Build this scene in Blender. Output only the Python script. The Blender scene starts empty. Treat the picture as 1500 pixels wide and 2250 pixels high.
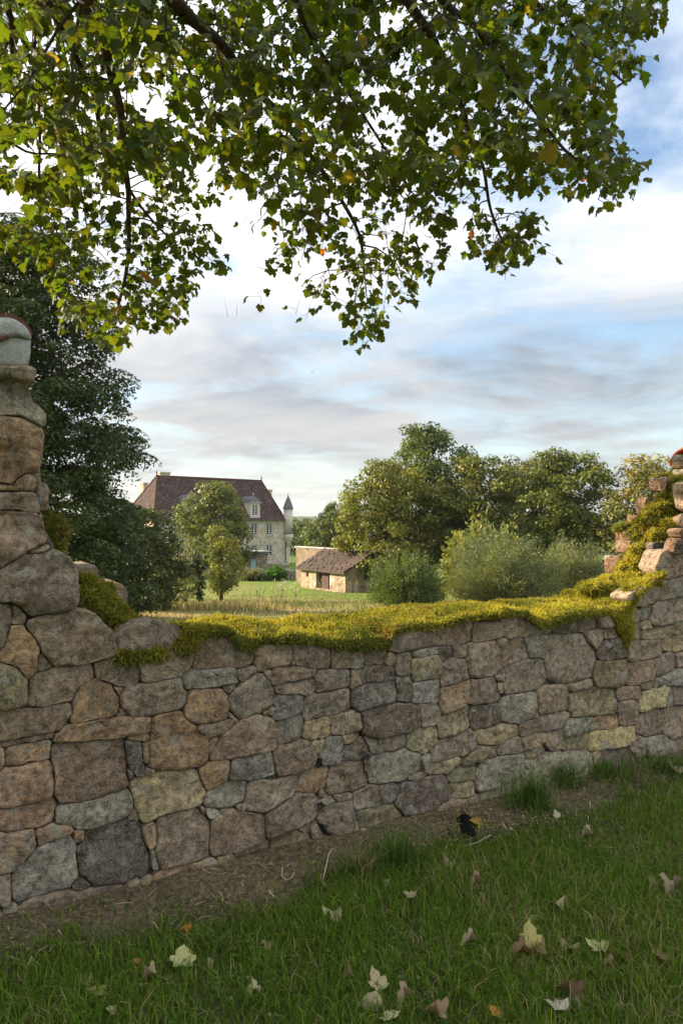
import bpy, math, random
import numpy as np
from mathutils import Vector, Matrix, Quaternion, noise as mnoise
R = math.radians
random.seed(7)
rng = np.random.default_rng(11)
scene = bpy.context.scene
COL = scene.collection

# ------------------------------------------------------------------ camera
F, HY, CZ = 1690.0, 1140.0, 1.55          # focal length and horizon row in photograph pixels, eye height
cam_d = bpy.data.cameras.new('camera')
cam_d.sensor_fit = 'VERTICAL'; cam_d.sensor_height = 36.0
cam_d.lens = 36.0 * F / 2250.0
cam_d.shift_y = (HY - 1125.0) / 2250.0
cam_d.clip_start = 0.05; cam_d.clip_end = 20000
cam = bpy.data.objects.new('camera', cam_d); COL.objects.link(cam)
cam.location = (0, 0, CZ); cam.rotation_euler = (R(90), 0, 0)
scene.camera = cam

# ------------------------------------------------------------------ sky and sun
SUN_EL, SUN_AZ = R(21), R(74)              # azimuth measured from +Y (view axis) towards -X
sun_dir = Vector((-math.sin(SUN_AZ) * math.cos(SUN_EL), math.cos(SUN_AZ) * math.cos(SUN_EL), math.sin(SUN_EL)))
sl = bpy.data.lights.new('sun', 'SUN'); sl.energy = 4.2; sl.angle = R(0.6); sl.color = (1.0, 0.84, 0.62)
so = bpy.data.objects.new('sun', sl); COL.objects.link(so)
so.rotation_euler = (-sun_dir).to_track_quat('-Z', 'Y').to_euler(); so.location = sun_dir * 60
world = bpy.data.worlds.new('World'); scene.world = world; world.use_nodes = True
wt = world.node_tree; wn = wt.nodes; wl = wt.links; wn.clear()
def WN(t, **kw):
    n = wn.new(t)
    for k, v in kw.items(): setattr(n, k, v)
    return n
def wmath(op, a, b=None, clamp=False):
    n = WN('ShaderNodeMath', operation=op, use_clamp=clamp)
    for i, v in enumerate((a, b)):
        if v is None: continue
        if isinstance(v, (int, float)): n.inputs[i].default_value = v
        else: wl.new(v, n.inputs[i])
    return n.outputs[0]
def wramp(fac, stops):
    n = WN('ShaderNodeValToRGB'); e = n.color_ramp.elements
    while len(e) > 1: e.remove(e[-1])
    for i, (p, c) in enumerate(stops):
        x = e[0] if i == 0 else e.new(p)
        x.position = p; x.color = (*c, 1) if len(c) == 3 else c
    wl.new(fac, n.inputs[0]); return n.outputs[0]
def wnoise(vec, scale, detail, rough, dist=0.0):
    n = WN('ShaderNodeTexNoise'); n.inputs['Scale'].default_value = scale; n.inputs['Detail'].default_value = detail
    n.inputs['Roughness'].default_value = rough; n.inputs['Distortion'].default_value = dist
    wl.new(vec, n.inputs['Vector']); return n.outputs['Fac']
def wmix(fac, a, b, mode='MIX'):
    n = WN('ShaderNodeMix', data_type='RGBA', blend_type=mode)
    if isinstance(fac, (int, float)): n.inputs[0].default_value = fac
    else: wl.new(fac, n.inputs[0])
    for i, v in ((6, a), (7, b)):
        if isinstance(v, tuple): n.inputs[i].default_value = (*v, 1)
        else: wl.new(v, n.inputs[i])
    return n.outputs[2]
sky = WN('ShaderNodeTexSky', sky_type='NISHITA'); sky.sun_disc = False
sky.sun_elevation = SUN_EL; sky.sun_rotation = -SUN_AZ; sky.air_density = 1.0; sky.dust_density = 0.6; sky.ozone_density = 2.0
tc = WN('ShaderNodeTexCoord'); sep = WN('ShaderNodeSeparateXYZ'); wl.new(tc.outputs['Generated'], sep.inputs[0])
zc = wmath('ADD', wmath('MAXIMUM', sep.outputs[2], 0.0), 0.13)
cmb = WN('ShaderNodeCombineXYZ')
wl.new(wmath('DIVIDE', sep.outputs[0], zc), cmb.inputs[0]); wl.new(wmath('DIVIDE', sep.outputs[1], zc), cmb.inputs[1])
cmb.inputs[2].default_value = 7.3
P = cmb.outputs[0]
big = wnoise(P, 0.42, 6.0, 0.60, 0.35)
det = wnoise(P, 1.7, 8.0, 0.62, 0.5)
dens = wmath('ADD', wmath('MULTIPLY', big, 0.68), wmath('MULTIPLY', det, 0.32))
cover = wramp(dens, [(0.42, (0, 0, 0)), (0.54, (1, 1, 1))])
shade = wramp(wnoise(P, 0.75, 7.0, 0.6, 0.4), [(0.36, (0.98, 1.2, 1.48)), (0.50, (1.85, 1.95, 2.05)), (0.62, (2.6, 2.5, 2.38))])
low = wramp(sep.outputs[2], [(0.0, (1, 1, 1)), (0.22, (0, 0, 0))])
skyc = wmix(1.0, sky.outputs[0], (.74, .74, .72), 'MULTIPLY')
grad = wmath('ADD', wmath('MULTIPLY', wmath('MAXIMUM', sep.outputs[2], 0.0), 3.0), 0.46)      # cloud deck grows brighter towards the zenith
gcol_ = WN('ShaderNodeCombineColor')
for i_ in range(3): wl.new(grad, gcol_.inputs[i_])
mixed = wmix(cover, skyc, wmix(1.0, shade, gcol_.outputs[0], 'MULTIPLY'))
mixed = wmix(wmath('MULTIPLY', low, 0.72), mixed, (1.65, 1.75, 1.84))
bg = WN('ShaderNodeBackground'); bg.inputs[1].default_value = 0.1
wl.new(mixed, bg.inputs[0])
wo = WN('ShaderNodeOutputWorld'); wl.new(bg.outputs[0], wo.inputs[0])

scene.view_settings.view_transform = 'Standard'; scene.view_settings.look = 'None'
scene.view_settings.gamma = 1.0; scene.view_settings.exposure = 1.9
scene.view_settings.use_curve_mapping = False
scene.render.engine = 'CYCLES'
scene.cycles.use_denoising = True
try: scene.cycles.denoiser = 'OPENIMAGEDENOISE'
except Exception: pass
scene.cycles.max_bounces = 8; scene.cycles.transparent_max_bounces = 8
scene.cycles.diffuse_bounces = 4; scene.cycles.transmission_bounces = 4; scene.cycles.volume_bounces = 0

# ------------------------------------------------------------------ helpers
def at(px, py, Y):                         # a point of the place seen at photograph pixel (px, py), Y metres away
    return Vector(((px - 750) / F * Y, Y, CZ - (py - HY) / F * Y))
def tag(o, label=None, cat=None, group=None, kind=None):
    if label: o['label'] = label
    if cat: o['category'] = cat
    if group: o['group'] = group
    if kind: o['kind'] = kind
    return o
def empty(name, loc=(0, 0, 0), rz=0.0, label=None, cat=None, group=None, kind=None):
    o = bpy.data.objects.new(name, None); COL.objects.link(o)
    o.location = loc; o.rotation_euler = (0, 0, rz); o.empty_display_size = 0.2
    return tag(o, label, cat, group, kind)
def link(name, me, parent=None, mat=None):
    o = bpy.data.objects.new(name, me); COL.objects.link(o)
    if parent: o.parent = parent
    if mat is not None and len(me.materials) == 0: me.materials.append(mat)
    return o
def raw_mesh(name, verts, tris=None, quads=None, cols=None, smooth=False):
    verts = np.asarray(verts, np.float32).reshape(-1, 3)
    t = np.zeros((0, 3), np.int32) if tris is None or len(tris) == 0 else np.asarray(tris, np.int32).reshape(-1, 3)
    q = np.zeros((0, 4), np.int32) if quads is None or len(quads) == 0 else np.asarray(quads, np.int32).reshape(-1, 4)
    me = bpy.data.meshes.new(name)
    me.vertices.add(len(verts)); me.vertices.foreach_set('co', verts.ravel())
    idx = np.concatenate([t.ravel(), q.ravel()])
    me.loops.add(len(idx)); me.loops.foreach_set('vertex_index', idx)
    n = len(t) + len(q); me.polygons.add(n)
    starts = np.concatenate([np.arange(len(t)) * 3, len(t) * 3 + np.arange(len(q)) * 4]).astype(np.int32)
    me.polygons.foreach_set('loop_start', starts)
    if smooth: me.polygons.foreach_set('use_smooth', np.ones(n, bool))
    if cols is not None:
        cols = np.asarray(cols, np.float32)
        a = me.attributes.new('Col', 'FLOAT_COLOR', 'POINT')
        if cols.shape[1] == 3: cols = np.concatenate([cols, np.ones((len(cols), 1), np.float32)], 1)
        a.data.foreach_set('color', cols.ravel())
    me.update(calc_edges=True); me.validate()
    return me
class MB:                                   # collects shapes, then becomes one mesh
    def __init__(s): s.v = []; s.f = []
    def add(s, vs, fs):
        n = len(s.v); s.v += [tuple(p) for p in vs]; s.f += [tuple(i + n for i in f) for f in fs]; return s
    def box(s, x0, x1, y0, y1, z0, z1):
        return s.add([(x0,y0,z0),(x1,y0,z0),(x1,y1,z0),(x0,y1,z0),(x0,y0,z1),(x1,y0,z1),(x1,y1,z1),(x0,y1,z1)],
                     [(0,3,2,1),(4,5,6,7),(0,1,5,4),(1,2,6,5),(2,3,7,6),(3,0,4,7)])
    def tube(s, pts, rad, n=8, cap=True):
        pts = [Vector(p) for p in pts]; m = len(pts)
        if not hasattr(rad, '__len__'): rad = [rad] * m
        vs = []; up = None
        for i, p in enumerate(pts):
            d = (pts[min(i + 1, m - 1)] - pts[max(i - 1, 0)]).normalized()
            if up is None: up = d.orthogonal().normalized()
            up = (up - d * up.dot(d)); up = up.normalized() if up.length > 1e-6 else d.orthogonal().normalized()
            w = d.cross(up)
            for k in range(n):
                a = 2 * math.pi * k / n
                vs.append(p + (up * math.cos(a) + w * math.sin(a)) * rad[i])
        fs = [(i*n+k, i*n+(k+1)%n, (i+1)*n+(k+1)%n, (i+1)*n+k) for i in range(m-1) for k in range(n)]
        if cap: fs += [tuple(range(n))[::-1], tuple((m-1)*n + k for k in range(n))]
        return s.add(vs, fs)
    def lathe(s, prof, cx, cy, n=16):
        vs = []
        for r, z in prof:
            for k in range(n):
                a = 2 * math.pi * k / n; vs.append((cx + r * math.cos(a), cy + r * math.sin(a), z))
        m = len(prof)
        fs = [(i*n+k, i*n+(k+1)%n, (i+1)*n+(k+1)%n, (i+1)*n+k) for i in range(m-1) for k in range(n)]
        fs += [tuple(range(n))[::-1], tuple((m-1)*n + k for k in range(n))]
        return s.add(vs, fs)
    def build(s, name, mat, parent=None, smooth=False):
        me = bpy.data.meshes.new(name); me.from_pydata(s.v, [], s.f); me.update()
        if smooth: me.polygons.foreach_set('use_smooth', [True] * len(me.polygons))
        me.materials.append(mat)
        return link(name, me, parent)
def fbm(x, y, sc=1.0, oct=4, seed=0.0):
    v = 0; a = 1; t = 0
    for i in range(oct):
        v += a * mnoise.noise((x * sc + seed, y * sc - seed * 1.7, seed + i * 3.1)); t += a; a *= .5; sc *= 2.03
    return v / t
def vnoise(p, sc, seed=0):                 # cheap smooth noise for arrays: sum of sines
    r = np.random.default_rng(seed); out = np.zeros(len(p))
    for i in range(7):
        k = r.normal(size=p.shape[1]) * sc * (1 + i * .35); out += np.sin(p @ k + r.uniform(0, 6.28)) / (1 + i * .3)
    return out / 3.2

# ------------------------------------------------------------------ materials
class NT:
    def __init__(s, name):
        s.m = bpy.data.materials.new(name); s.m.use_nodes = True; s.t = s.m.node_tree; s.n = s.t.nodes; s.l = s.t.links; s.n.clear()
        s.out = s.n.new('ShaderNodeOutputMaterial')
    def node(s, t, **kw):
        n = s.n.new(t)
        for k, v in kw.items(): setattr(n, k, v)
        return n
    def put(s, sock, v):
        if isinstance(v, (int, float)): sock.default_value = v
        elif isinstance(v, tuple): sock.default_value = (*v, 1) if len(v) == 3 and sock.type == 'RGBA' else v
        else: s.l.new(v, sock)
    def noise(s, vec, scale, detail=4, rough=.55, dist=0, col=False):
        n = s.node('ShaderNodeTexNoise'); s.put(n.inputs['Vector'], vec); s.put(n.inputs['Scale'], scale)
        s.put(n.inputs['Detail'], detail); s.put(n.inputs['Roughness'], rough); s.put(n.inputs['Distortion'], dist)
        return n.outputs['Color' if col else 'Fac']
    def voro(s, vec, scale, feature='F1', out='Distance', rand=1.0):
        n = s.node('ShaderNodeTexVoronoi', feature=feature); s.put(n.inputs['Vector'], vec); s.put(n.inputs['Scale'], scale)
        s.put(n.inputs['Randomness'], rand); return n.outputs[out]
    def ramp(s, fac, stops, interp='LINEAR'):
        n = s.node('ShaderNodeValToRGB'); n.color_ramp.interpolation = interp; e = n.color_ramp.elements
        while len(e) > 1: e.remove(e[-1])
        for i, (p, c) in enumerate(stops):
            x = e[0] if i == 0 else e.new(p)
            x.position = p; c = (c, c, c) if isinstance(c, (int, float)) else c; x.color = (*c, 1)
        s.put(n.inputs[0], fac); return n.outputs[0]
    def mix(s, fac, a, b, mode='MIX'):
        n = s.node('ShaderNodeMix', data_type='RGBA', blend_type=mode); s.put(n.inputs[0], fac); s.put(n.inputs[6], a); s.put(n.inputs[7], b)
        return n.outputs[2]
    def math(s, op, a, b=0.0, clamp=False):
        n = s.node('ShaderNodeMath', operation=op, use_clamp=clamp); s.put(n.inputs[0], a); s.put(n.inputs[1], b); return n.outputs[0]
    def bump(s, h, strength, dist):
        n = s.node('ShaderNodeBump'); s.put(n.inputs['Height'], h); n.inputs['Strength'].default_value = strength
        n.inputs['Distance'].default_value = dist; return n.outputs[0]
    def attr(s, name='Col'): return s.node('ShaderNodeAttribute', attribute_name=name).outputs['Color']
    def info(s): return s.node('ShaderNodeObjectInfo')
    def coord(s, which='Object'): return s.node('ShaderNodeTexCoord').outputs[which]
    def pos(s): return s.node('ShaderNodeNewGeometry').outputs['Position']
    def prin(s, col, rough=.85, normal=None, spec=.3, metal=0.0):
        b = s.node('ShaderNodeBsdfPrincipled'); s.put(b.inputs['Base Color'], col); s.put(b.inputs['Roughness'], rough)
        s.put(b.inputs['Specular IOR Level'], spec); s.put(b.inputs['Metallic'], metal)
        if normal is not None: s.l.new(normal, b.inputs['Normal'])
        return b.outputs[0]
    def done(s, sh): s.l.new(sh, s.out.inputs['Surface']); return s.m
def leafy(name, trans=.45, rough=.5, spec=.35, tint=(1.0, 1.0, 1.0), tcol=(1.25, 1.2, .5)):
    t = NT(name); c = t.mix(1.0, t.attr(), t.info().outputs['Color'], 'MULTIPLY')
    c = t.mix(1.0, c, tint, 'MULTIPLY')
    p = t.prin(c, rough, spec=spec)
    tr = t.node('ShaderNodeBsdfTranslucent'); t.put(tr.inputs['Color'], t.mix(1.0, c, tcol, 'MULTIPLY'))
    mx = t.node('ShaderNodeMixShader'); mx.inputs[0].default_value = trans
    t.l.new(p, mx.inputs[1]); t.l.new(tr.outputs[0], mx.inputs[2])
    return t.done(mx.outputs[0])
def plain(name, col, rough=.8, var=.25, scale=6.0, bump=.0, bscale=30.0, spec=.3):
    t = NT(name); p = t.coord()
    n = t.noise(p, scale, 5, .6)
    c = t.mix(n, tuple(x * (1 - var) for x in col), tuple(min(1, x * (1 + var)) for x in col))
    nb = t.bump(t.noise(p, bscale, 4, .6), 1.0, bump) if bump else None
    return t.done(t.prin(c, rough, nb, spec))
M = {}
# weathered granite: every stone's own tint comes from its object colour
t = NT('granite'); inf = t.info()
vadd = t.node('ShaderNodeVectorMath', operation='ADD'); t.put(vadd.inputs[0], t.coord('Object'))
cx = t.node('ShaderNodeCombineXYZ')
for i, k in enumerate((37.0, 91.0, 53.0)): t.put(cx.inputs[i], t.math('MULTIPLY', inf.outputs['Random'], k))
t.l.new(cx.outputs[0], vadd.inputs[1]); p = vadd.outputs[0]
n1 = t.noise(p, 7.0, 8, .72, .4); n2 = t.noise(p, 34.0, 7, .75, .2); n3 = t.noise(p, 130.0, 4, .75); n4 = t.noise(p, 5.0, 6, .68, .7)
C0 = inf.outputs['Color']
c = t.mix(t.ramp(n1, [(.36, 0), (.64, 1)]), t.mix(1.0, C0, (.66, .62, .60), 'MULTIPLY'), t.mix(1.0, C0, (1.22, 1.18, 1.12), 'MULTIPLY'))
c = t.mix(1.0, c, t.ramp(n2, [(.37, (.46, .44, .42)), (.5, (1.04, 1.04, 1.04)), (.62, (1.68, 1.64, 1.55))]), 'MULTIPLY')
c = t.mix(t.math('MULTIPLY', t.ramp(t.noise(p, 13.0, 7, .75, .9), [(.545, 0), (.60, 1)]), .72), c, (.64, .58, .46))      # pale lichen
c = t.mix(t.math('MULTIPLY', t.ramp(t.noise(p, 6.0, 6, .7, .5), [(.60, 0), (.74, 1)]), .5), c, (.30, .26, .10))        # yellow-green lichen
c = t.mix(t.math('MULTIPLY', t.ramp(t.math('ADD', t.math('MULTIPLY', n4, .7), t.math('MULTIPLY', n2, .3)), [(.585, 0), (.65, 1)]), .70), c, (.085, .068, .05))     # dark weathering
c = t.mix(t.ramp(n3, [(.30, .8), (.42, 0)]), c, (.10, .08, .065))
c = t.mix(t.ramp(n3, [(.55, 0), (.66, .8)]), c, (.72, .66, .58))
h = t.math('ADD', t.math('MULTIPLY', n2, .9), t.math('ADD', t.math('MULTIPLY', n3, .40), t.math('MULTIPLY', n1, 1.0)))
M['granite'] = t.done(t.prin(c, .92, t.bump(h, 1.0, .06), .15))
t = NT('mortar'); p = t.coord(); n = t.noise(p, 22, 6, .7)
c = t.ramp(n, [(.3, (.035, .03, .024)), (.55, (.13, .115, .09)), (.75, (.24, .22, .18))])
M['mortar'] = t.done(t.prin(c, .95, t.bump(t.noise(p, 50, 6, .7), 1.0, .02), .1))
t = NT('cement'); p = t.coord(); n = t.noise(p, 60, 5, .75)
c = t.mix(t.ramp(t.noise(p, 6, 5, .6), [(.4, 0), (.7, 1)]), (.40, .40, .35), (.27, .26, .22))
c = t.mix(t.ramp(n, [(.36, .7), (.5, 0)]), c, (.14, .14, .13))
M['cement'] = t.done(t.prin(c, .95, t.bump(n, .8, .006), .15))
def tile_mat(name, c1, c2, spots=None):
    t = NT(name); p = t.coord(); n = t.noise(p, 12, 5, .65)
    c = t.mix(n, c1, c2); c = t.mix(t.ramp(t.noise(p, 30, 4, .7), [(.58, 0), (.7, .7)]), c, spots or (.16, .14, .10))
    return t.done(t.prin(c, .85, t.bump(t.noise(p, 60, 4, .6), .5, .006), .2))
M['clay_red'] = tile_mat('clay_red', (.36, .075, .03), (.56, .13, .045))
M['clay_dark'] = tile_mat('clay_dark', (.085, .035, .026), (.15, .06, .042))
# ground under everything: its zone colour is stored with the terrain
t = NT('ground'); p = t.pos(); a = t.attr()
n = t.noise(p, 3.0, 6, .65); nf = t.noise(p, 45.0, 6, .75); nff = t.noise(p, 210.0, 3, .7)
c = t.mix(1.0, a, t.ramp(n, [(.3, (.72, .72, .72)), (.7, (1.25, 1.25, 1.2))]), 'MULTIPLY')
c = t.mix(1.0, c, t.ramp(nf, [(.36, (.35, .33, .32)), (.64, (1.6, 1.55, 1.5))]), 'MULTIPLY')
c = t.mix(t.ramp(nff, [(.66, 0), (.72, .55)]), c, (.34, .28, .20))
M['ground'] = t.done(t.prin(c, .95, t.bump(nf, .9, .012), .1))
M['leaf_maple'] = leafy('leaf_maple', .52, .55, .22, tcol=(1.8, 1.65, .32))
M['leaf_tree'] = leafy('leaf_tree', .32, .55, .3, tcol=(1.3, 1.25, .45))
M['leaf_dry'] = leafy('leaf_dry', .22, .75, .15, tcol=(1.1, 1.0, .7))
M['grass'] = leafy('grass', .35, .7, .08, tcol=(1.2, 1.25, .4))
M['straw'] = leafy('straw', .25, .7, .2, tcol=(1.1, 1.0, .7))
M['moss'] = leafy('moss', .40, .7, .15, tcol=(1.5, 1.25, .35))
t = NT('bark'); p = t.coord(); sc = t.node('ShaderNodeMapping'); t.put(sc.inputs['Vector'], p); sc.inputs['Scale'].default_value = (6, 6, 1.6)
n = t.noise(sc.outputs[0], 5, 6, .7, .4)
M['bark'] = t.done(t.prin(t.ramp(n, [(.3, (.022, .017, .013)), (.6, (.07, .055, .042)), (.8, (.12, .10, .08))]), .95, t.bump(n, 1.0, .02), .1))
M['twig'] = plain('twig', (.035, .026, .018), .9)
# rubble masonry for buildings too far off to pick their stones apart
def rubble(name, scale, cols, joint, plaster=None, pf=.5):
    t = NT(name); p = t.coord(); mp = t.node('ShaderNodeMapping'); t.put(mp.inputs['Vector'], p); mp.inputs['Scale'].default_value = (1, 1, 1.35)
    v = mp.outputs[0]; d = t.noise(v, 1.5, 3, .5, col=True)
    va = t.node('ShaderNodeVectorMath', operation='ADD'); t.put(va.inputs[0], v); dm = t.node('ShaderNodeVectorMath', operation='SCALE'); t.put(dm.inputs[0], d); dm.inputs['Scale'].default_value = .25
    t.l.new(dm.outputs[0], va.inputs[1]); v = va.outputs[0]
    ce = t.voro(v, scale, 'DISTANCE_TO_EDGE', 'Distance'); cc = t.voro(v, scale, 'F1', 'Color')
    sx = t.node('ShaderNodeSeparateColor'); t.put(sx.inputs[0], cc)
    c = t.ramp(sx.outputs[0], [(i / (len(cols) - 1), k) for i, k in enumerate(cols)])
    c = t.mix(t.ramp(ce, [(.03, 1), (.09, 0)]), c, joint)
    if plaster:
        c = t.mix(t.math('MULTIPLY', t.ramp(t.noise(p, .55, 5, .6), [(pf - .06, 0), (pf + .08, 1)]), .9), c, plaster)
    c = t.mix(1.0, c, t.ramp(t.noise(p, .8, 6, .65), [(.3, (.75, .74, .72)), (.7, (1.15, 1.14, 1.12))]), 'MULTIPLY')
    return t.done(t.prin(c, .93, t.bump(ce, .6, .05), .1))
M['rubble_house'] = rubble('rubble_house', 2.3, [(.36,.26,.18), (.54,.45,.34), (.62,.54,.43), (.44,.34,.26), (.56,.45,.31)], (.58, .53, .44))
M['rubble_shed'] = rubble('rubble_shed', 2.6, [(.20,.14,.09), (.32,.24,.16), (.38,.32,.23), (.25,.17,.12)], (.31, .26, .19), (.44, .41, .35), .62)
M['rubble_tan'] = rubble('rubble_tan', 2.6, [(.13,.095,.065), (.21,.155,.105), (.25,.195,.135), (.16,.11,.08)], (.20, .165, .12))
M['rubble_wall'] = rubble('rubble_wall', 2.6, [(.24,.19,.14), (.38,.31,.23), (.48,.42,.33), (.30,.24,.18)], (.20, .17, .13))
M['plaster'] = plain('plaster', (.60, .53, .42), .9, .18, .9, .01, 12)
M['dressed'] = plain('dressed', (.42, .38, .31), .9, .2, 2.5, .008, 20)
M['white_paint'] = plain('white_paint', (.74, .73, .68), .6, .08, 4)
M['door_blue'] = plain('door_blue', (.50, .66, .68), .6, .1, 4)
M['wood_dark'] = plain('wood_dark', (.075, .05, .035), .85, .5, 7, .01, 30)
M['iron'] = plain('iron', (.05, .05, .055), .5, .2, 5)
t = NT('glass_dark'); M['glass_dark'] = t.done(t.prin((.02, .024, .028), .08, None, .6))
t = NT('slate'); p = t.coord(); n = t.noise(p, 3, 5, .6)
M['slate'] = t.done(t.prin(t.ramp(n, [(.3, (.085, .085, .09)), (.7, (.17, .165, .165))]), .7, t.bump(t.noise(p, 14, 4, .7), .6, .02), .3))
def roof_mat(name, cols, spot, sf, rows):
    t = NT(name); p = t.coord(); n = t.noise(p, .6, 6, .65); nf = t.noise(p, 5.0, 4, .7)
    c = t.ramp(t.math('ADD', t.math('MULTIPLY', n, .6), t.math('MULTIPLY', nf, .4)), [(.32, cols[0]), (.5, cols[1]), (.68, cols[2])])
    c = t.mix(t.ramp(t.noise(p, 3.4, 3, .8), [(sf, 0), (sf + .05, .75)]), c, spot)
    sx = t.node('ShaderNodeSeparateXYZ'); t.put(sx.inputs[0], p)
    w = t.node('ShaderNodeTexWave', wave_type='BANDS', bands_direction='Z'); t.put(w.inputs['Vector'], p); w.inputs['Scale'].default_value = rows; w.inputs['Distortion'].default_value = 1.5
    return t.done(t.prin(c, .9, t.bump(t.math('ADD', w.outputs['Fac'], nf), .5, .03), .15))
M['roof_house'] = roof_mat('roof_house', [(.040, .026, .024), (.060, .037, .032), (.095, .060, .050)], (.30, .25, .21), .585, 4.0)
M['roof_shed'] = roof_mat('roof_shed', [(.045, .032, .027), (.08, .058, .046), (.13, .098, .076)], (.24, .19, .14), .68, 4.0)
M['black_plastic'] = plain('black_plastic', (.004, .004, .004), .7, .1, 10, spec=.1)
HAZE = 0.00008
# ------------------------------------------------------------------ terrain
WA, WB = 3.674, 0.6                        # front plane of the garden wall: Y = WA + WB X
WL = math.hypot(1, WB); TX, TY = 1 / WL, WB / WL
def wp(s, w, z): return Vector((TX * s - TY * w, WA + TY * s + TX * w, z))      # along the wall, into its thickness, up
def sw(x, y): return (x * TX + (y - WA) * TY, -x * TY + (y - WA) * TX)
def px_s(px, w=0.0):
    u = (px - 750) / F
    return (u * (WA + TX * w) + TY * w) / (TX - u * TY)
def at_w(px, py, w):
    s = px_s(px, w); q = wp(s, w, 0); return s, CZ - (py - HY) / F * q.y
GY = [(0, 0), (.25, 0), (.5, -.35), (4, -.6), (30, -3.05), (70, -5.65), (128, -6.2), (240, -9), (600, -14), (1500, -8), (2600, 8), (4200, 10)]
gxs = np.array([a for a, b in GY]); gzs = np.array([b for a, b in GY])
def gz_arr(x, y):
    dw = -x * TY + (y - WA) * TX
    d = np.where(dw < 4, dw, np.maximum(4, y - WA))
    z = np.interp(d, gxs, gzs)
    front = dw < .3
    p = np.stack([x, y], -1)
    z = z + np.where(front, .012 * vnoise(p, 3.0, 3) + .03 * vnoise(p, .7, 4) * np.clip(-dw, 0, 1), 0)
    z = z + np.where(front, .05 * np.exp(-np.maximum(-dw, 0) / .25), 0)
    z = z + np.where((dw > 8) & (y < 300), .25 * vnoise(p, .08, 5) * np.clip((dw - 8) / 30, 0, 1), 0)
    z = z + np.where(y > 300, vnoise(p, .004, 6) * np.clip((y - 300) / 1500, 0, 1) * 7, 0)
    return z
def gz(x, y): return float(gz_arr(np.array([float(x)]), np.array([float(y)]))[0])
def axis(lo, hi, step, far, neg, ratio=1.22):
    a = list(np.arange(lo, hi + 1e-6, step)); d = step
    while a[-1] < far: d *= ratio; a.append(a[-1] + d)
    d = step; b = [a[0]]
    while b[-1] > neg: d *= ratio; b.append(b[-1] - d)
    return np.array(b[:0:-1] + a)
ax = axis(-4.2, 5.4, .09, 4000, -4000, 1.12); ay = axis(-1.0, 7.8, .09, 5200, -300, 1.07)
gx, gy = np.meshgrid(ax, ay); gx = gx.ravel(); gy = gy.ravel(); gzv = gz_arr(gx, gy)
nx, ny = len(ax), len(ay)
ii = np.arange(ny - 1)[:, None] * nx + np.arange(nx - 1)[None, :]
quads = np.stack([ii, ii + 1, ii + nx + 1, ii + nx], -1).reshape(-1, 4)
gdw = -gx * TY + (gy - WA) * TX
def bare_width(s):                         # width of the bare strip at the foot of the wall
    return np.interp(s, [-2.5, -1.4, -.9, -.5, 0, .6, 1.2, 1.8, 2.4, 4], [.14, .18, .23, .27, .22, .18, .25, .14, .09, .09])
gs_ = gx * TX + (gy - WA) * TY
gp = np.stack([gx, gy], -1)
soil = np.array([.125, .098, .062]); turf = np.array([.055, .06, .026])
bw = bare_width(gs_) + .10 * vnoise(gp, 5.0, 21)
fr = np.clip((-gdw - bw) / .12, 0, 1)[:, None]
away = np.clip((1.2 - gy) / .8, 0, 1)[:, None]          # open lawn behind the viewer, too far for single blades
cfront = (soil * (1 - fr) + turf * fr) * (1 - away) + np.array([.105, .135, .035]) * away
tan = np.array([.27, .20, .085]); grn = np.array([.085, .13, .026]); lawn = np.array([.118, .178, .026]); farg = np.array([.05, .075, .025])
mz = np.clip(.5 + .8 * vnoise(gp, .16, 22), 0, 1)[:, None]
near = tan * mz + grn * (1 - mz)
kl = np.clip((gy - 58 + 4 * vnoise(gp, .12, 23)) / 5, 0, 1)[:, None] * np.clip(.8 + .45 * vnoise(gp, .25, 38), .35, 1)[:, None]
cb = near * (1 - kl) + lawn * kl
kf = np.clip((gy - 150) / 60, 0, 1)[:, None]
cb = cb * (1 - kf) + farg * kf
gc = np.where((gdw < .3)[:, None], cfront, cb)
ground = link('ground', raw_mesh('ground', np.stack([gx, gy, gzv], -1), None, quads, gc, True), None, M['ground'])
tag(ground, 'ground sheet of soil, lawn and meadow falling away behind the wall', None, None, 'structure')

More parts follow.
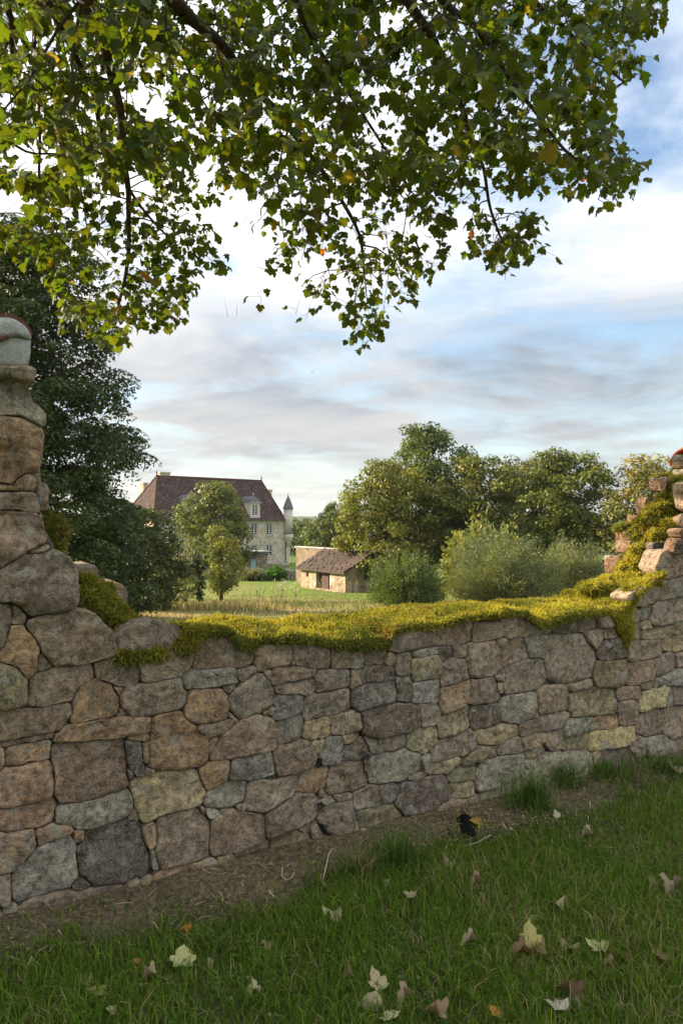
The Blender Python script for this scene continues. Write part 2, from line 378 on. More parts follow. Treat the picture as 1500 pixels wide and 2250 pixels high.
# ------------------------------------------------------------------ the garden wall
STONES = '''n -1501 1144 35 0 36 16 40 37 40 61 35 82 23 84 13 84 4 84 -4 84 -13 84 -23 82 -27 62 -30 46 -30 28 -29 13 -29 0 -29 -13 -33 -31 -34 -51 -34 -79 -28 -101 -16 -103 -5 -97 5 -91 12 -76 17 -61 22 -52 26 -40 27 -26 32 -14
n -1436 1178 30 0 23 10 15 15 11 22 5 30 -6 38 -21 43 -23 22 -21 9 -21 0 -26 -11 -26 -25 -15 -29 -5 -30 5 -30 15 -29 26 -25 30 -13
o -1427 1044 69 0 65 12 57 21 53 30 49 39 44 48 39 57 34 66 26 72 19 81 11 95 0 99 -11 100 -23 100 -36 99 -40 79 -44 64 -48 52 -52 42 -54 31 -59 22 -68 12 -79 0 -89 -16 -79 -29 -65 -37 -51 -41 -41 -45 -33 -48 -27 -52 -20 -55 -14 -59 -7 -65 0 -77 10 -89 25 -109 37 -104 47 -92 57 -84 61 -67 61 -50 61 -35 61 -23 69 -13
n -1230 1080 158 0 148 15 136 29 124 41 112 52 104 65 93 78 80 90 64 102 44 110 22 113 0 112 -21 105 -41 101 -63 100 -86 97 -115 97 -144 91 -171 80 -179 59 -164 35 -152 16 -141 0 -132 -14 -125 -27 -123 -41 -116 -54 -104 -66 -96 -80 -85 -96 -67 -107 -44 -108 -21 -107 0 -107 21 -107 44 -108 65 -104 88 -99 110 -92 141 -89 168 -79 167 -55 160 -34 160 -17
p -916 1052 182 0 182 13 172 25 140 32 119 38 97 42 85 49 70 54 56 61 40 68 21 72 0 80 -22 76 -43 73 -63 68 -79 61 -98 56 -114 49 -125 40 -137 31 -145 21 -148 11 -148 0 -145 -10 -145 -21 -141 -32 -138 -44 -132 -56 -114 -65 -94 -72 -69 -75 -42 -71 -19 -65 0 -60 17 -60 33 -56 52 -56 69 -53 86 -49 110 -47 130 -41 147 -33 166 -24 174 -12
m -1480 909 77 0 77 13 74 26 66 36 58 44 53 55 46 64 38 71 30 79 20 82 10 86 0 91 -11 94 -24 98 -39 103 -55 101 -62 86 -62 64 -65 50 -66 36 -67 23 -66 11 -70 0 -70 -12 -67 -23 -66 -36 -65 -50 -62 -64 -58 -80 -46 -85 -33 -85 -21 -84 -10 -84 0 -85 10 -84 20 -81 31 -81 44 -81 57 -78 71 -73 78 -60 78 -42 78 -27 78 -13
n -1287 900 117 0 134 13 133 26 132 41 129 56 122 72 90 70 66 69 46 69 30 69 15 69 0 69 -15 69 -28 65 -41 60 -54 57 -69 54 -86 50 -96 42 -109 33 -110 22 -110 11 -111 0 -110 -11 -111 -22 -111 -34 -112 -48 -117 -69 -98 -77 -76 -80 -54 -80 -35 -79 -16 -76 0 -75 15 -72 31 -72 48 -71 57 -60 61 -47 65 -38 69 -30 77 -24 82 -16 97 -9
n -1057 929 83 0 78 8 77 17 73 25 71 33 63 40 51 43 41 47 32 52 22 55 12 59 0 63 -12 63 -23 59 -37 60 -51 58 -65 56 -76 48 -92 43 -97 33 -93 20 -92 10 -92 0 -88 -9 -84 -18 -73 -24 -62 -29 -53 -34 -43 -37 -36 -41 -28 -45 -21 -52 -11 -56 0 -60 12 -61 27 -68 41 -66 57 -65 72 -61 85 -55 87 -41 86 -29 87 -19 86 -9
n -857 937 115 0 118 10 119 21 119 32 118 45 110 57 94 64 70 64 49 64 31 63 14 59 0 55 -13 55 -28 56 -40 52 -56 52 -70 48 -88 45 -107 41 -121 33 -124 22 -120 10 -117 0 -112 -10 -109 -19 -109 -29 -109 -41 -108 -55 -95 -65 -71 -66 -51 -66 -32 -65 -15 -61 0 -61 15 -61 30 -60 47 -60 62 -57 68 -46 80 -41 91 -35 106 -29 111 -19 114 -10
o -1147 812 96 0 92 12 84 22 80 33 74 42 69 53 63 65 52 72 39 76 28 84 14 90 0 95 -14 88 -28 84 -40 79 -52 72 -59 61 -68 53 -75 43 -79 32 -82 21 -86 11 -87 0 -86 -11 -88 -23 -92 -37 -99 -56 -93 -72 -74 -76 -52 -73 -37 -72 -23 -71 -12 -72 0 -71 11 -68 22 -67 35 -68 50 -69 66 -68 81 -63 92 -53 94 -38 100 -26 96 -12
p -906 803 135 0 135 11 127 21 123 32 119 44 116 57 110 72 79 70 56 70 36 70 17 65 0 65 -16 65 -34 65 -53 66 -72 64 -90 59 -117 58 -128 47 -136 35 -144 24 -141 12 -140 0 -137 -11 -136 -23 -125 -32 -115 -42 -108 -53 -95 -63 -76 -67 -57 -71 -36 -70 -18 -71 0 -71 18 -70 34 -67 53 -66 71 -63 95 -63 115 -57 128 -47 135 -35 135 -23 136 -11
p -1404 768 157 0 165 10 165 21 166 33 165 46 151 56 107 53 74 50 52 49 33 49 17 52 0 57 -20 59 -39 57 -56 53 -79 53 -106 53 -135 51 -145 40 -149 29 -150 19 -150 9 -151 0 -150 -9 -146 -18 -146 -29 -145 -40 -141 -53 -128 -64 -97 -65 -65 -61 -41 -60 -19 -56 0 -55 19 -56 36 -52 56 -53 78 -52 98 -49 120 -45 133 -37 142 -28 149 -19 154 -10
o -1108 700 179 0 179 7 182 15 183 24 163 30 137 34 115 38 93 41 67 42 42 41 20 41 0 41 -20 40 -38 37 -60 38 -84 37 -106 35 -150 37 -162 30 -171 22 -178 15 -190 8 -193 0 -195 -8 -201 -17 -191 -25 -161 -29 -134 -33 -101 -33 -81 -36 -58 -36 -37 -36 -19 -37 0 -39 21 -41 45 -44 71 -44 88 -39 114 -37 149 -37 175 -32 177 -23 178 -15 178 -7
p -1406 698 99 0 99 5 104 11 99 17 59 16 36 15 14 11 4 10 -4 10 -14 10 -24 10 -27 7 -43 7 -69 7 -83 4 -121 0 -122 -6 -100 -11 -78 -14 -45 -12 -28 -12 -15 -11 -5 -10 5 -10 15 -11 28 -12 39 -10 48 -8 76 -8 97 -5
o -1399 647 81 0 81 6 81 13 81 21 84 30 77 38 64 41 47 41 30 37 19 36 9 36 0 37 -9 36 -19 36 -30 36 -43 37 -55 35 -68 33 -77 28 -82 21 -82 13 -82 7 -83 0 -82 -7 -82 -13 -82 -21 -83 -30 -74 -36 -62 -40 -46 -40 -32 -39 -21 -40 -10 -39 0 -35 9 -36 19 -36 30 -36 41 -36 56 -36 67 -33 80 -29 80 -21 81 -13 81 -6
n -1510 639 25 0 24 8 25 18 24 28 23 40 16 44 9 44 3 45 -3 48 -10 48 -18 48 -21 37 -20 23 -16 11 -16 5 -15 0 -16 -5 -17 -12 -31 -35 -27 -47 -19 -51 -10 -51 -3 -47 3 -43 9 -43 13 -36 17 -30 20 -23 25 -17 24 -8
r -1414 529 109 0 108 12 105 23 105 36 105 51 101 66 91 79 67 79 48 79 31 79 15 79 0 75 -14 74 -29 75 -45 75 -69 81 -81 71 -95 62 -103 50 -108 37 -108 24 -112 12 -111 0 -115 -13 -112 -25 -108 -37 -104 -50 -100 -65 -83 -73 -66 -78 -49 -81 -30 -78 -15 -77 0 -77 15 -77 30 -77 47 -77 63 -74 81 -70 100 -65 105 -51 108 -37 108 -24 108 -12
r -1168 546 146 0 142 17 142 35 139 54 138 75 137 100 109 107 84 110 59 110 39 114 20 115 0 115 -20 115 -41 118 -64 119 -94 124 -128 125 -145 106 -147 80 -146 56 -138 34 -137 17 -133 0 -134 -16 -133 -33 -134 -52 -140 -76 -128 -94 -116 -114 -89 -117 -66 -122 -43 -124 -21 -125 0 -121 20 -121 41 -118 61 -114 83 -109 108 -106 138 -102 157 -85 151 -58 147 -37 146 -18
d -988 565 29 0 26 9 26 20 27 33 23 44 21 61 12 64 4 66 -4 67 -14 71 -25 75 -40 75 -39 48 -39 29 -35 13 -35 0 -34 -12 -31 -23 -27 -33 -22 -41 -15 -44 -10 -51 -4 -64 5 -76 15 -78 27 -79 38 -71 38 -47 35 -26 34 -12
o -945 586 11 0 12 9 13 22 11 40 4 42 -3 39 -10 37 -17 29 -14 11 -13 0 -13 -10 -10 -17 -9 -30 -4 -49 4 -49 11 -37 13 -22 12 -9
o -971 647 41 0 41 8 31 14 16 14 4 13 -4 13 -16 14 -32 14 -48 9 -49 0 -34 -7 -23 -10 -13 -11 -5 -14 5 -15 21 -19 39 -17 42 -8
o -812 598 141 0 118 17 103 29 91 40 83 52 81 68 68 75 57 86 45 95 33 110 20 132 0 138 -20 137 -41 135 -63 134 -87 131 -108 121 -114 96 -115 71 -114 51 -115 33 -117 16 -117 0 -118 -16 -118 -34 -122 -54 -124 -77 -104 -87 -88 -98 -68 -102 -50 -105 -32 -106 -16 -109 0 -109 17 -113 34 -114 54 -115 76 -114 101 -113 123 -103 139 -86 142 -63 141 -40 142 -20
y -850 395 156 0 152 14 144 28 140 42 135 57 130 74 113 85 85 87 60 87 40 90 20 89 0 93 -21 96 -44 97 -66 94 -88 90 -114 87 -147 83 -160 67 -159 48 -152 29 -148 14 -145 0 -140 -13 -140 -27 -133 -40 -128 -54 -124 -71 -117 -88 -103 -105 -74 -107 -42 -95 -20 -91 0 -87 19 -87 37 -83 58 -83 82 -84 110 -84 139 -79 155 -65 160 -48 167 -32 167 -16
r -1406 407 103 0 106 8 111 17 111 26 107 35 103 45 90 53 58 46 37 41 24 41 12 41 0 41 -12 41 -24 41 -37 41 -53 41 -73 43 -106 47 -112 37 -111 26 -108 16 -108 8 -109 0 -108 -8 -108 -16 -107 -25 -99 -32 -88 -39 -75 -44 -60 -47 -42 -47 -27 -47 -13 -47 0 -47 13 -47 29 -51 46 -51 60 -48 75 -44 90 -39 99 -32 104 -24 103 -15 102 -7
g -1139 374 145 0 144 9 142 19 140 29 137 40 132 52 122 64 88 62 59 59 35 55 16 51 0 49 -14 45 -30 46 -46 46 -60 43 -88 47 -127 50 -153 45 -159 33 -159 21 -158 10 -159 0 -161 -11 -147 -20 -128 -27 -109 -32 -96 -38 -90 -48 -77 -55 -59 -59 -42 -66 -21 -66 0 -63 19 -62 38 -58 58 -58 77 -55 98 -51 116 -46 129 -38 134 -28 141 -19 144 -9
n -992 326 13 0 13 6 11 11 11 22 5 29 -4 26 -10 19 -15 14 -18 7 -26 0 -23 -9 -15 -14 -8 -15 -3 -18 3 -19 13 -25 21 -20 18 -7
n -1467 291 96 0 96 12 92 24 93 38 89 51 84 65 64 65 47 66 33 65 22 65 11 66 0 65 -11 66 -24 73 -41 80 -59 82 -71 73 -75 58 -75 43 -75 31 -80 21 -88 11 -93 0 -84 -11 -75 -20 -75 -30 -75 -43 -75 -58 -72 -74 -56 -78 -41 -79 -27 -82 -13 -82 0 -83 13 -81 25 -75 34 -67 45 -62 53 -55 61 -47 69 -39 80 -33 87 -23 92 -12
r -1310 326 76 0 72 9 60 16 45 19 36 23 26 26 17 30 6 34 -7 38 -19 34 -30 31 -41 27 -55 24 -62 16 -64 8 -59 0 -60 -7 -55 -15 -56 -24 -54 -36 -36 -37 -16 -30 -5 -30 4 -25 14 -25 24 -25 35 -23 52 -22 71 -19 76 -10
b -1330 182 111 0 108 14 107 28 108 44 109 62 108 83 97 99 85 117 61 118 38 115 18 110 0 110 -17 105 -32 97 -45 87 -54 74 -65 66 -72 55 -83 47 -97 39 -111 29 -123 16 -128 0 -128 -16 -128 -33 -129 -52 -127 -72 -119 -91 -102 -105 -71 -98 -48 -94 -31 -94 -15 -94 0 -93 15 -94 31 -93 46 -90 65 -90 87 -89 96 -74 110 -62 118 -48 115 -30 112 -14
o -1210 291 19 0 23 9 19 18 11 22 3 21 -4 25 -15 28 -21 19 -20 8 -21 0 -19 -8 -17 -15 -12 -23 -4 -26 4 -26 12 -24 19 -18 19 -8
d -1069 183 131 0 122 16 118 32 115 49 111 66 107 86 102 109 82 117 62 125 44 140 21 137 0 133 -20 130 -41 128 -62 125 -84 121 -112 119 -119 95 -132 78 -148 63 -150 41 -149 20 -145 0 -145 -19 -142 -38 -136 -57 -115 -68 -105 -84 -94 -100 -80 -115 -59 -119 -38 -119 -19 -123 0 -123 20 -128 42 -133 61 -123 81 -117 114 -122 138 -111 149 -89 147 -62 144 -39 139 -18
o -925 236 27 0 27 9 27 18 23 26 21 37 17 47 10 48 3 48 -3 48 -10 47 -16 44 -25 43 -32 36 -29 20 -29 10 -25 0 -25 -8 -21 -14 -21 -24 -18 -30 -14 -38 -10 -49 -4 -58 4 -58 12 -55 18 -48 23 -40 23 -26 24 -17 27 -9
n -784 191 121 0 122 17 122 35 120 53 107 67 98 82 81 91 72 108 55 116 36 118 17 117 0 117 -17 117 -35 117 -53 113 -73 110 -97 109 -113 95 -114 71 -111 49 -114 32 -114 16 -116 0 -124 -17 -122 -35 -115 -51 -114 -71 -106 -90 -97 -109 -73 -111 -51 -108 -33 -110 -16 -110 0 -111 16 -110 33 -110 52 -111 73 -111 98 -110 117 -98 118 -73 115 -51 118 -34 118 -16
p -1251 1 237 0 236 13 233 27 224 40 206 52 166 56 134 60 106 64 83 71 52 69 26 72 0 86 -32 87 -63 84 -98 84 -137 83 -165 74 -179 61 -192 48 -199 36 -204 23 -214 12 -222 0 -222 -12 -223 -26 -220 -39 -218 -55 -194 -66 -156 -70 -122 -74 -86 -74 -58 -77 -29 -78 0 -78 29 -78 56 -74 81 -70 108 -66 139 -63 184 -62 229 -58 233 -42 237 -27 236 -13
o -767 -8 189 0 184 13 176 25 158 34 145 44 138 57 132 72 116 86 81 85 52 84 25 84 0 83 -25 84 -52 84 -81 85 -114 84 -138 76 -148 61 -163 50 -178 39 -190 27 -190 13 -191 0 -191 -13 -199 -28 -204 -44 -189 -58 -159 -66 -127 -70 -99 -73 -70 -73 -45 -72 -22 -72 0 -73 22 -72 45 -73 74 -77 105 -77 148 -81 190 -78 197 -60 196 -43 193 -27 192 -13
n -1497 145 35 0 35 11 35 22 35 37 35 57 23 58 13 59 4 59 -5 62 -14 63 -25 62 -37 60 -38 40 -38 24 -37 11 -37 0 -37 -11 -38 -24 -37 -39 -31 -49 -21 -53 -12 -54 -4 -57 5 -68 15 -69 26 -66 37 -60 35 -37 35 -22 35 -11
l -1468 49 18 0 32 14 26 26 16 34 4 27 -4 26 -12 24 -22 23 -26 11 -23 0 -23 -10 -19 -20 -17 -36 -6 -42 4 -29 11 -22 15 -15 17 -8
n -1514 13 24 0 23 9 24 19 21 28 20 42 18 58 12 71 4 74 -4 75 -14 79 -23 73 -25 51 -25 33 -28 23 -29 11 -29 0 -29 -11 -29 -24 -29 -39 -26 -52 -19 -61 -11 -62 -4 -64 4 -65 12 -66 20 -65 29 -59 33 -44 36 -30 35 -14
y -992 47 26 0 26 7 22 14 11 15 3 13 -3 12 -8 10 -16 10 -22 6 -25 0 -28 -8 -19 -12 -10 -13 -3 -14 3 -15 11 -14 14 -9 18 -5
d -1203 93 29 0 25 8 17 12 13 18 5 22 -5 26 -15 22 -24 16 -31 9 -34 0 -31 -9 -23 -16 -12 -17 -4 -20 4 -20 14 -20 25 -18 36 -11
g -909 122 8 0 7 5 7 12 5 18 3 31 -5 52 -14 49 -14 24 -14 10 -9 0 -9 -6 -10 -16 -8 -26 -3 -36 4 -41 13 -44 22 -36 16 -11
o -698 296 11 0 11 5 8 7 5 9 2 11 -2 14 -8 15 -13 12 -9 4 -9 0 -8 -3 -8 -7 -5 -10 -2 -13 3 -16 8 -16 12 -11 12 -5
l -655 273 32 0 27 8 17 12 10 15 3 15 -4 19 -16 23 -26 19 -27 8 -23 0 -20 -6 -18 -13 -12 -17 -5 -23 4 -21 13 -20 19 -14 29 -9
n -1041 755 19 0 14 5 11 9 8 13 3 16 -4 20 -10 16 -10 8 -9 3 -13 0 -21 -7 -17 -14 -9 -14 -2 -11 2 -11 7 -11 15 -12 22 -8
d -1007 501 13 0 10 5 10 11 6 14 2 18 -3 19 -11 25 -12 13 -11 5 -7 0 -8 -4 -7 -8 -7 -17 -3 -24 3 -21 7 -17 12 -14 13 -6
n -930 501 24 0 16 5 10 8 7 10 2 11 -3 15 -12 18 -15 11 -16 5 -15 0 -16 -5 -15 -11 -9 -14 -3 -13 3 -13 9 -14 14 -10 21 -7
m -977 7 15 0 14 4 20 11 62 55 42 57 25 52 10 38 3 29 -2 25 -5 20 -10 21 -16 22 -28 25 -37 20 -34 9 -33 0 -33 -9 -33 -18 -34 -30 -34 -47 -27 -57 -15 -55 -4 -51 4 -46 10 -36 15 -31 16 -22 16 -14 15 -8 14 -4
n -1344 988 22 0 17 7 13 13 8 17 4 25 -6 39 -19 38 -20 19 -19 8 -19 0 -20 -8 -23 -22 -15 -31 -4 -28 4 -25 12 -24 21 -21 35 -15
n -1055 853 17 0 17 6 10 9 6 11 2 11 -2 11 -8 15 -18 15 -14 5 -11 0 -7 -2 -7 -6 -5 -10 -3 -16 3 -20 10 -18 11 -10 14 -5
p -614 964 132 0 109 10 95 17 77 22 73 29 73 39 68 48 62 60 52 71 36 76 18 77 0 79 -20 84 -40 84 -65 88 -91 87 -111 79 -126 68 -128 51 -130 37 -120 22 -120 11 -119 0 -120 -11 -119 -22 -124 -35 -126 -50 -113 -60 -90 -64 -67 -65 -48 -65 -30 -64 -15 -63 0 -65 15 -63 30 -64 49 -66 79 -76 108 -77 133 -71 155 -62 160 -45 163 -30 152 -13
g -663 858 128 0 124 7 121 15 124 23 119 32 104 37 83 40 62 39 44 39 27 38 13 39 0 39 -13 39 -27 38 -45 41 -78 50 -91 44 -108 38 -120 32 -126 24 -127 15 -123 7 -123 0 -122 -7 -120 -14 -115 -22 -111 -29 -106 -38 -82 -39 -60 -39 -46 -42 -30 -42 -15 -42 0 -41 15 -42 30 -42 46 -42 60 -38 77 -37 98 -35 132 -35 132 -25 128 -16 128 -8
n -493 864 46 0 48 8 48 16 42 24 35 30 22 29 11 25 3 24 -3 21 -9 21 -16 21 -25 21 -38 21 -41 14 -44 7 -41 0 -37 -6 -37 -12 -37 -21 -33 -28 -26 -35 -15 -35 -4 -31 4 -27 10 -23 15 -20 19 -16 23 -13 28 -9 38 -6
o -677 741 98 0 94 11 91 21 94 34 86 44 78 54 71 65 58 72 41 72 27 72 13 72 0 71 -13 72 -27 72 -43 75 -61 75 -78 71 -89 61 -90 46 -89 32 -92 21 -96 11 -100 0 -100 -11 -101 -24 -96 -35 -89 -45 -78 -54 -67 -61 -56 -69 -42 -73 -27 -72 -13 -72 0 -73 13 -72 27 -72 40 -69 56 -69 76 -69 93 -64 95 -49 98 -36 98 -23 98 -11
n -465 755 110 0 106 13 103 26 95 36 90 49 83 60 71 69 63 83 52 97 35 101 17 101 0 93 -14 84 -27 77 -39 72 -50 66 -61 59 -69 50 -81 44 -89 34 -101 25 -111 13 -112 0 -108 -13 -109 -27 -108 -42 -98 -53 -89 -65 -78 -76 -67 -87 -50 -92 -31 -88 -14 -84 0 -79 13 -76 27 -76 41 -76 52 -68 65 -63 80 -58 95 -51 103 -40 107 -27 110 -13
n -571 805 25 0 32 9 28 19 15 20 3 15 -3 15 -11 15 -18 12 -33 10 -27 0 -24 -7 -19 -12 -13 -17 -6 -27 5 -20 10 -14 14 -9 20 -6
n -359 928 100 0 100 9 101 19 101 30 104 44 92 52 70 52 51 52 36 52 23 52 12 55 0 55 -12 55 -25 56 -39 56 -56 56 -75 57 -92 52 -98 41 -101 30 -95 18 -87 8 -87 0 -90 -8 -91 -17 -94 -28 -89 -37 -83 -47 -82 -62 -67 -68 -42 -60 -25 -56 -12 -56 0 -56 11 -52 23 -52 37 -53 53 -53 71 -53 85 -48 89 -37 93 -28 100 -19 97 -9
p -159 909 96 0 92 9 89 18 81 25 77 34 69 41 60 47 45 47 34 50 22 51 12 55 0 55 -12 59 -26 60 -43 64 -64 68 -88 69 -95 56 -96 42 -94 29 -95 19 -98 10 -95 0 -94 -9 -91 -18 -86 -27 -79 -35 -70 -41 -53 -42 -43 -46 -33 -49 -21 -49 -11 -53 0 -57 12 -58 28 -65 44 -66 62 -66 83 -65 93 -55 96 -42 96 -30 97 -19 96 -9
n 28 883 85 0 83 8 85 16 85 25 88 37 77 43 61 46 46 46 32 45 20 45 11 49 0 49 -11 50 -23 50 -35 50 -53 53 -72 54 -82 46 -85 36 -87 26 -85 16 -86 8 -87 0 -86 -8 -85 -16 -87 -26 -88 -37 -77 -43 -58 -44 -43 -44 -32 -46 -21 -46 -10 -46 0 -47 11 -49 23 -50 38 -55 57 -58 68 -51 82 -46 88 -37 82 -24 85 -16 86 -8
p 190 873 71 0 76 10 79 22 71 32 52 35 34 36 18 35 6 34 -6 34 -18 35 -34 36 -57 39 -71 32 -75 21 -72 9 -73 0 -75 -10 -71 -19 -61 -27 -49 -33 -36 -38 -20 -38 -7 -39 7 -42 22 -42 39 -41 56 -38 60 -27 67 -18 68 -9
n -267 833 133 0 136 8 128 15 106 19 89 23 69 24 59 27 49 31 36 31 26 36 14 38 0 39 -14 39 -29 39 -44 39 -63 40 -81 38 -91 32 -97 25 -102 19 -102 12 -102 6 -103 0 -103 -6 -109 -13 -110 -20 -104 -27 -99 -35 -92 -43 -62 -39 -39 -34 -24 -33 -12 -33 0 -33 12 -33 22 -30 34 -30 48 -30 61 -28 76 -27 94 -24 119 -22 128 -15 132 -8
p -236 770 91 0 90 5 90 11 89 17 89 24 85 31 80 38 55 35 38 34 22 30 10 29 0 29 -10 29 -19 27 -29 26 -41 26 -57 27 -74 26 -88 23 -103 19 -120 15 -121 7 -120 0 -117 -7 -112 -14 -90 -17 -75 -20 -64 -23 -50 -24 -38 -24 -29 -26 -19 -27 -9 -26 0 -27 9 -26 25 -35 46 -41 61 -39 78 -37 87 -31 89 -24 90 -17 94 -11 94 -6
n -50 787 99 0 98 9 99 18 99 27 95 37 83 44 65 45 49 46 36 48 24 49 12 49 0 49 -13 53 -26 53 -40 53 -56 53 -75 52 -80 42 -82 32 -91 25 -95 17 -93 8 -93 0 -92 -8 -91 -16 -88 -24 -92 -36 -90 -47 -75 -53 -55 -52 -39 -52 -25 -51 -12 -51 0 -51 11 -48 23 -47 35 -47 49 -46 63 -44 83 -43 91 -36 92 -25 95 -17 98 -9
n 77 777 29 0 28 8 25 15 25 24 22 32 17 39 11 43 4 46 -4 47 -12 47 -21 49 -24 35 -24 23 -23 14 -24 7 -27 0 -28 -8 -30 -18 -32 -30 -26 -37 -20 -46 -11 -45 -3 -41 3 -37 9 -37 16 -37 23 -34 35 -33 39 -23 29 -8
d 207 788 107 0 103 8 102 15 101 23 90 29 75 33 59 35 47 37 40 44 24 41 11 40 0 41 -11 40 -25 44 -41 46 -62 49 -88 52 -95 42 -112 37 -106 25 -102 15 -100 7 -100 0 -97 -7 -97 -15 -94 -22 -90 -29 -82 -36 -69 -41 -51 -40 -36 -40 -25 -44 -12 -43 0 -43 12 -43 25 -44 40 -44 60 -48 83 -49 97 -43 102 -33 108 -25 113 -17 110 -8
d 183 684 134 0 132 10 131 20 127 30 126 42 120 54 89 54 70 57 49 56 32 57 16 57 0 57 -17 60 -34 60 -55 63 -71 57 -88 53 -108 49 -123 41 -125 30 -125 19 -124 9 -125 0 -124 -9 -125 -19 -123 -29 -121 -41 -110 -50 -101 -61 -83 -67 -54 -62 -34 -60 -16 -57 0 -55 15 -56 29 -52 45 -52 64 -52 82 -49 108 -49 128 -43 131 -31 131 -20 134 -10
n 287 852 31 0 30 12 23 20 15 27 5 32 -6 36 -17 32 -22 19 -25 10 -29 0 -32 -12 -27 -24 -16 -29 -5 -29 5 -32 17 -31 23 -21 27 -10
g -285 690 83 0 82 9 79 18 83 29 79 39 67 45 57 51 43 51 30 51 19 51 9 50 0 54 -10 54 -22 58 -35 59 -51 61 -62 55 -68 46 -69 34 -72 25 -72 16 -68 8 -65 0 -68 -8 -73 -17 -79 -28 -80 -40 -72 -48 -64 -57 -51 -61 -34 -58 -22 -57 -10 -54 0 -53 9 -50 19 -49 29 -49 41 -49 52 -46 63 -42 70 -35 76 -27 82 -19 82 -9
n -74 674 129 0 128 10 127 20 127 31 128 44 126 58 107 66 81 67 53 62 34 62 16 57 0 57 -15 57 -32 58 -47 55 -71 58 -89 55 -109 50 -123 42 -126 31 -124 19 -124 9 -123 0 -128 -10 -134 -21 -131 -32 -128 -44 -123 -57 -108 -66 -76 -63 -50 -58 -32 -58 -16 -59 0 -59 17 -62 32 -59 49 -57 67 -55 84 -52 104 -48 126 -43 132 -32 131 -20 129 -10
g -273 580 70 0 71 9 74 19 75 29 71 39 68 50 61 60 46 61 31 57 19 56 9 56 0 56 -9 52 -18 52 -27 52 -37 49 -49 48 -60 44 -68 38 -68 27 -68 17 -68 8 -69 0 -68 -8 -65 -16 -68 -26 -69 -38 -65 -48 -61 -60 -47 -63 -32 -59 -20 -59 -10 -59 0 -55 9 -56 19 -55 29 -54 39 -52 49 -48 59 -44 61 -33 64 -25 63 -16 66 -8
y -131 563 69 0 68 7 69 14 72 23 68 31 68 42 60 49 45 50 32 49 20 48 9 42 0 38 -9 45 -19 45 -27 41 -38 42 -51 42 -61 38 -63 29 -67 22 -71 15 -71 7 -74 0 -75 -8 -79 -16 -78 -25 -72 -33 -63 -39 -52 -42 -42 -46 -28 -43 -19 -46 -9 -46 0 -43 8 -39 19 -46 30 -46 42 -46 53 -43 60 -37 67 -31 69 -22 69 -14 68 -7
p 29 568 84 0 81 8 84 17 81 25 81 35 73 43 60 48 50 53 41 61 24 56 12 55 0 53 -11 52 -22 52 -33 49 -46 48 -58 45 -76 45 -89 39 -87 27 -87 17 -86 8 -87 0 -86 -8 -87 -17 -87 -27 -86 -38 -76 -45 -62 -48 -46 -49 -35 -52 -22 -52 -11 -52 0 -51 11 -52 22 -52 35 -52 46 -49 62 -49 82 -48 89 -39 92 -29 89 -18 85 -8
r -486 572 139 0 140 13 139 26 139 40 135 55 124 67 112 81 92 90 70 96 48 103 23 100 0 95 -21 92 -39 84 -56 77 -69 68 -80 58 -91 50 -108 44 -123 35 -132 24 -133 12 -141 0 -152 -14 -164 -30 -178 -51 -177 -72 -141 -77 -107 -77 -82 -80 -56 -77 -36 -77 -18 -77 0 -77 18 -77 36 -77 56 -77 78 -76 104 -76 131 -71 141 -57 139 -40 139 -26 143 -13
p -253 449 114 0 108 11 103 22 99 33 91 42 84 52 77 64 64 72 49 77 34 83 15 76 0 71 -14 71 -28 68 -43 68 -61 68 -81 68 -92 58 -104 48 -112 37 -109 23 -108 11 -108 0 -104 -11 -101 -21 -99 -33 -98 -46 -92 -58 -83 -69 -68 -76 -47 -74 -30 -73 -15 -73 0 -70 15 -73 29 -72 41 -66 57 -65 73 -61 92 -57 107 -50 111 -37 112 -24 116 -12
y -127 487 29 0 33 12 30 25 15 25 3 18 -4 24 -15 26 -34 28 -34 12 -27 0 -23 -8 -19 -16 -16 -27 -7 -40 6 -34 16 -27 23 -19 26 -9
g -50 447 53 0 52 8 53 17 59 29 57 40 57 54 51 64 38 65 29 69 18 68 9 69 0 73 -10 75 -19 72 -29 69 -36 62 -40 51 -44 42 -44 31 -47 24 -52 17 -60 9 -65 0 -84 -13 -65 -21 -60 -30 -59 -42 -54 -51 -46 -58 -35 -59 -24 -59 -17 -64 -9 -66 0 -67 9 -66 18 -66 28 -67 39 -66 50 -63 61 -58 57 -40 53 -27 52 -17 52 -8
o 53 493 45 0 48 7 48 14 43 21 33 24 20 23 9 19 3 19 -3 19 -9 19 -18 20 -28 21 -41 20 -43 12 -42 6 -43 0 -42 -6 -39 -11 -38 -18 -34 -25 -25 -28 -12 -25 -4 -24 3 -21 10 -21 19 -21 24 -17 33 -15 37 -11 44 -6
d 85 426 69 0 68 7 65 14 61 20 57 26 53 33 48 40 45 50 39 61 26 65 11 57 0 46 -9 44 -17 42 -26 41 -34 38 -45 37 -56 35 -77 35 -79 26 -79 17 -78 8 -79 0 -78 -8 -75 -16 -73 -24 -68 -31 -63 -39 -51 -42 -38 -43 -29 -46 -19 -47 -9 -46 0 -50 10 -50 21 -50 29 -46 38 -42 45 -37 48 -30 57 -26 96 -31 82 -17 69 -7
g -465 440 102 0 99 8 99 17 99 26 95 35 95 47 84 56 59 53 42 52 27 52 13 53 0 53 -13 53 -27 52 -42 52 -59 53 -80 53 -96 48 -100 37 -105 28 -105 18 -105 9 -108 0 -109 -9 -113 -19 -112 -29 -103 -38 -88 -44 -68 -45 -54 -48 -38 -48 -27 -52 -14 -55 0 -55 14 -55 29 -56 44 -55 60 -54 73 -49 96 -48 110 -41 107 -28 107 -18 103 -8
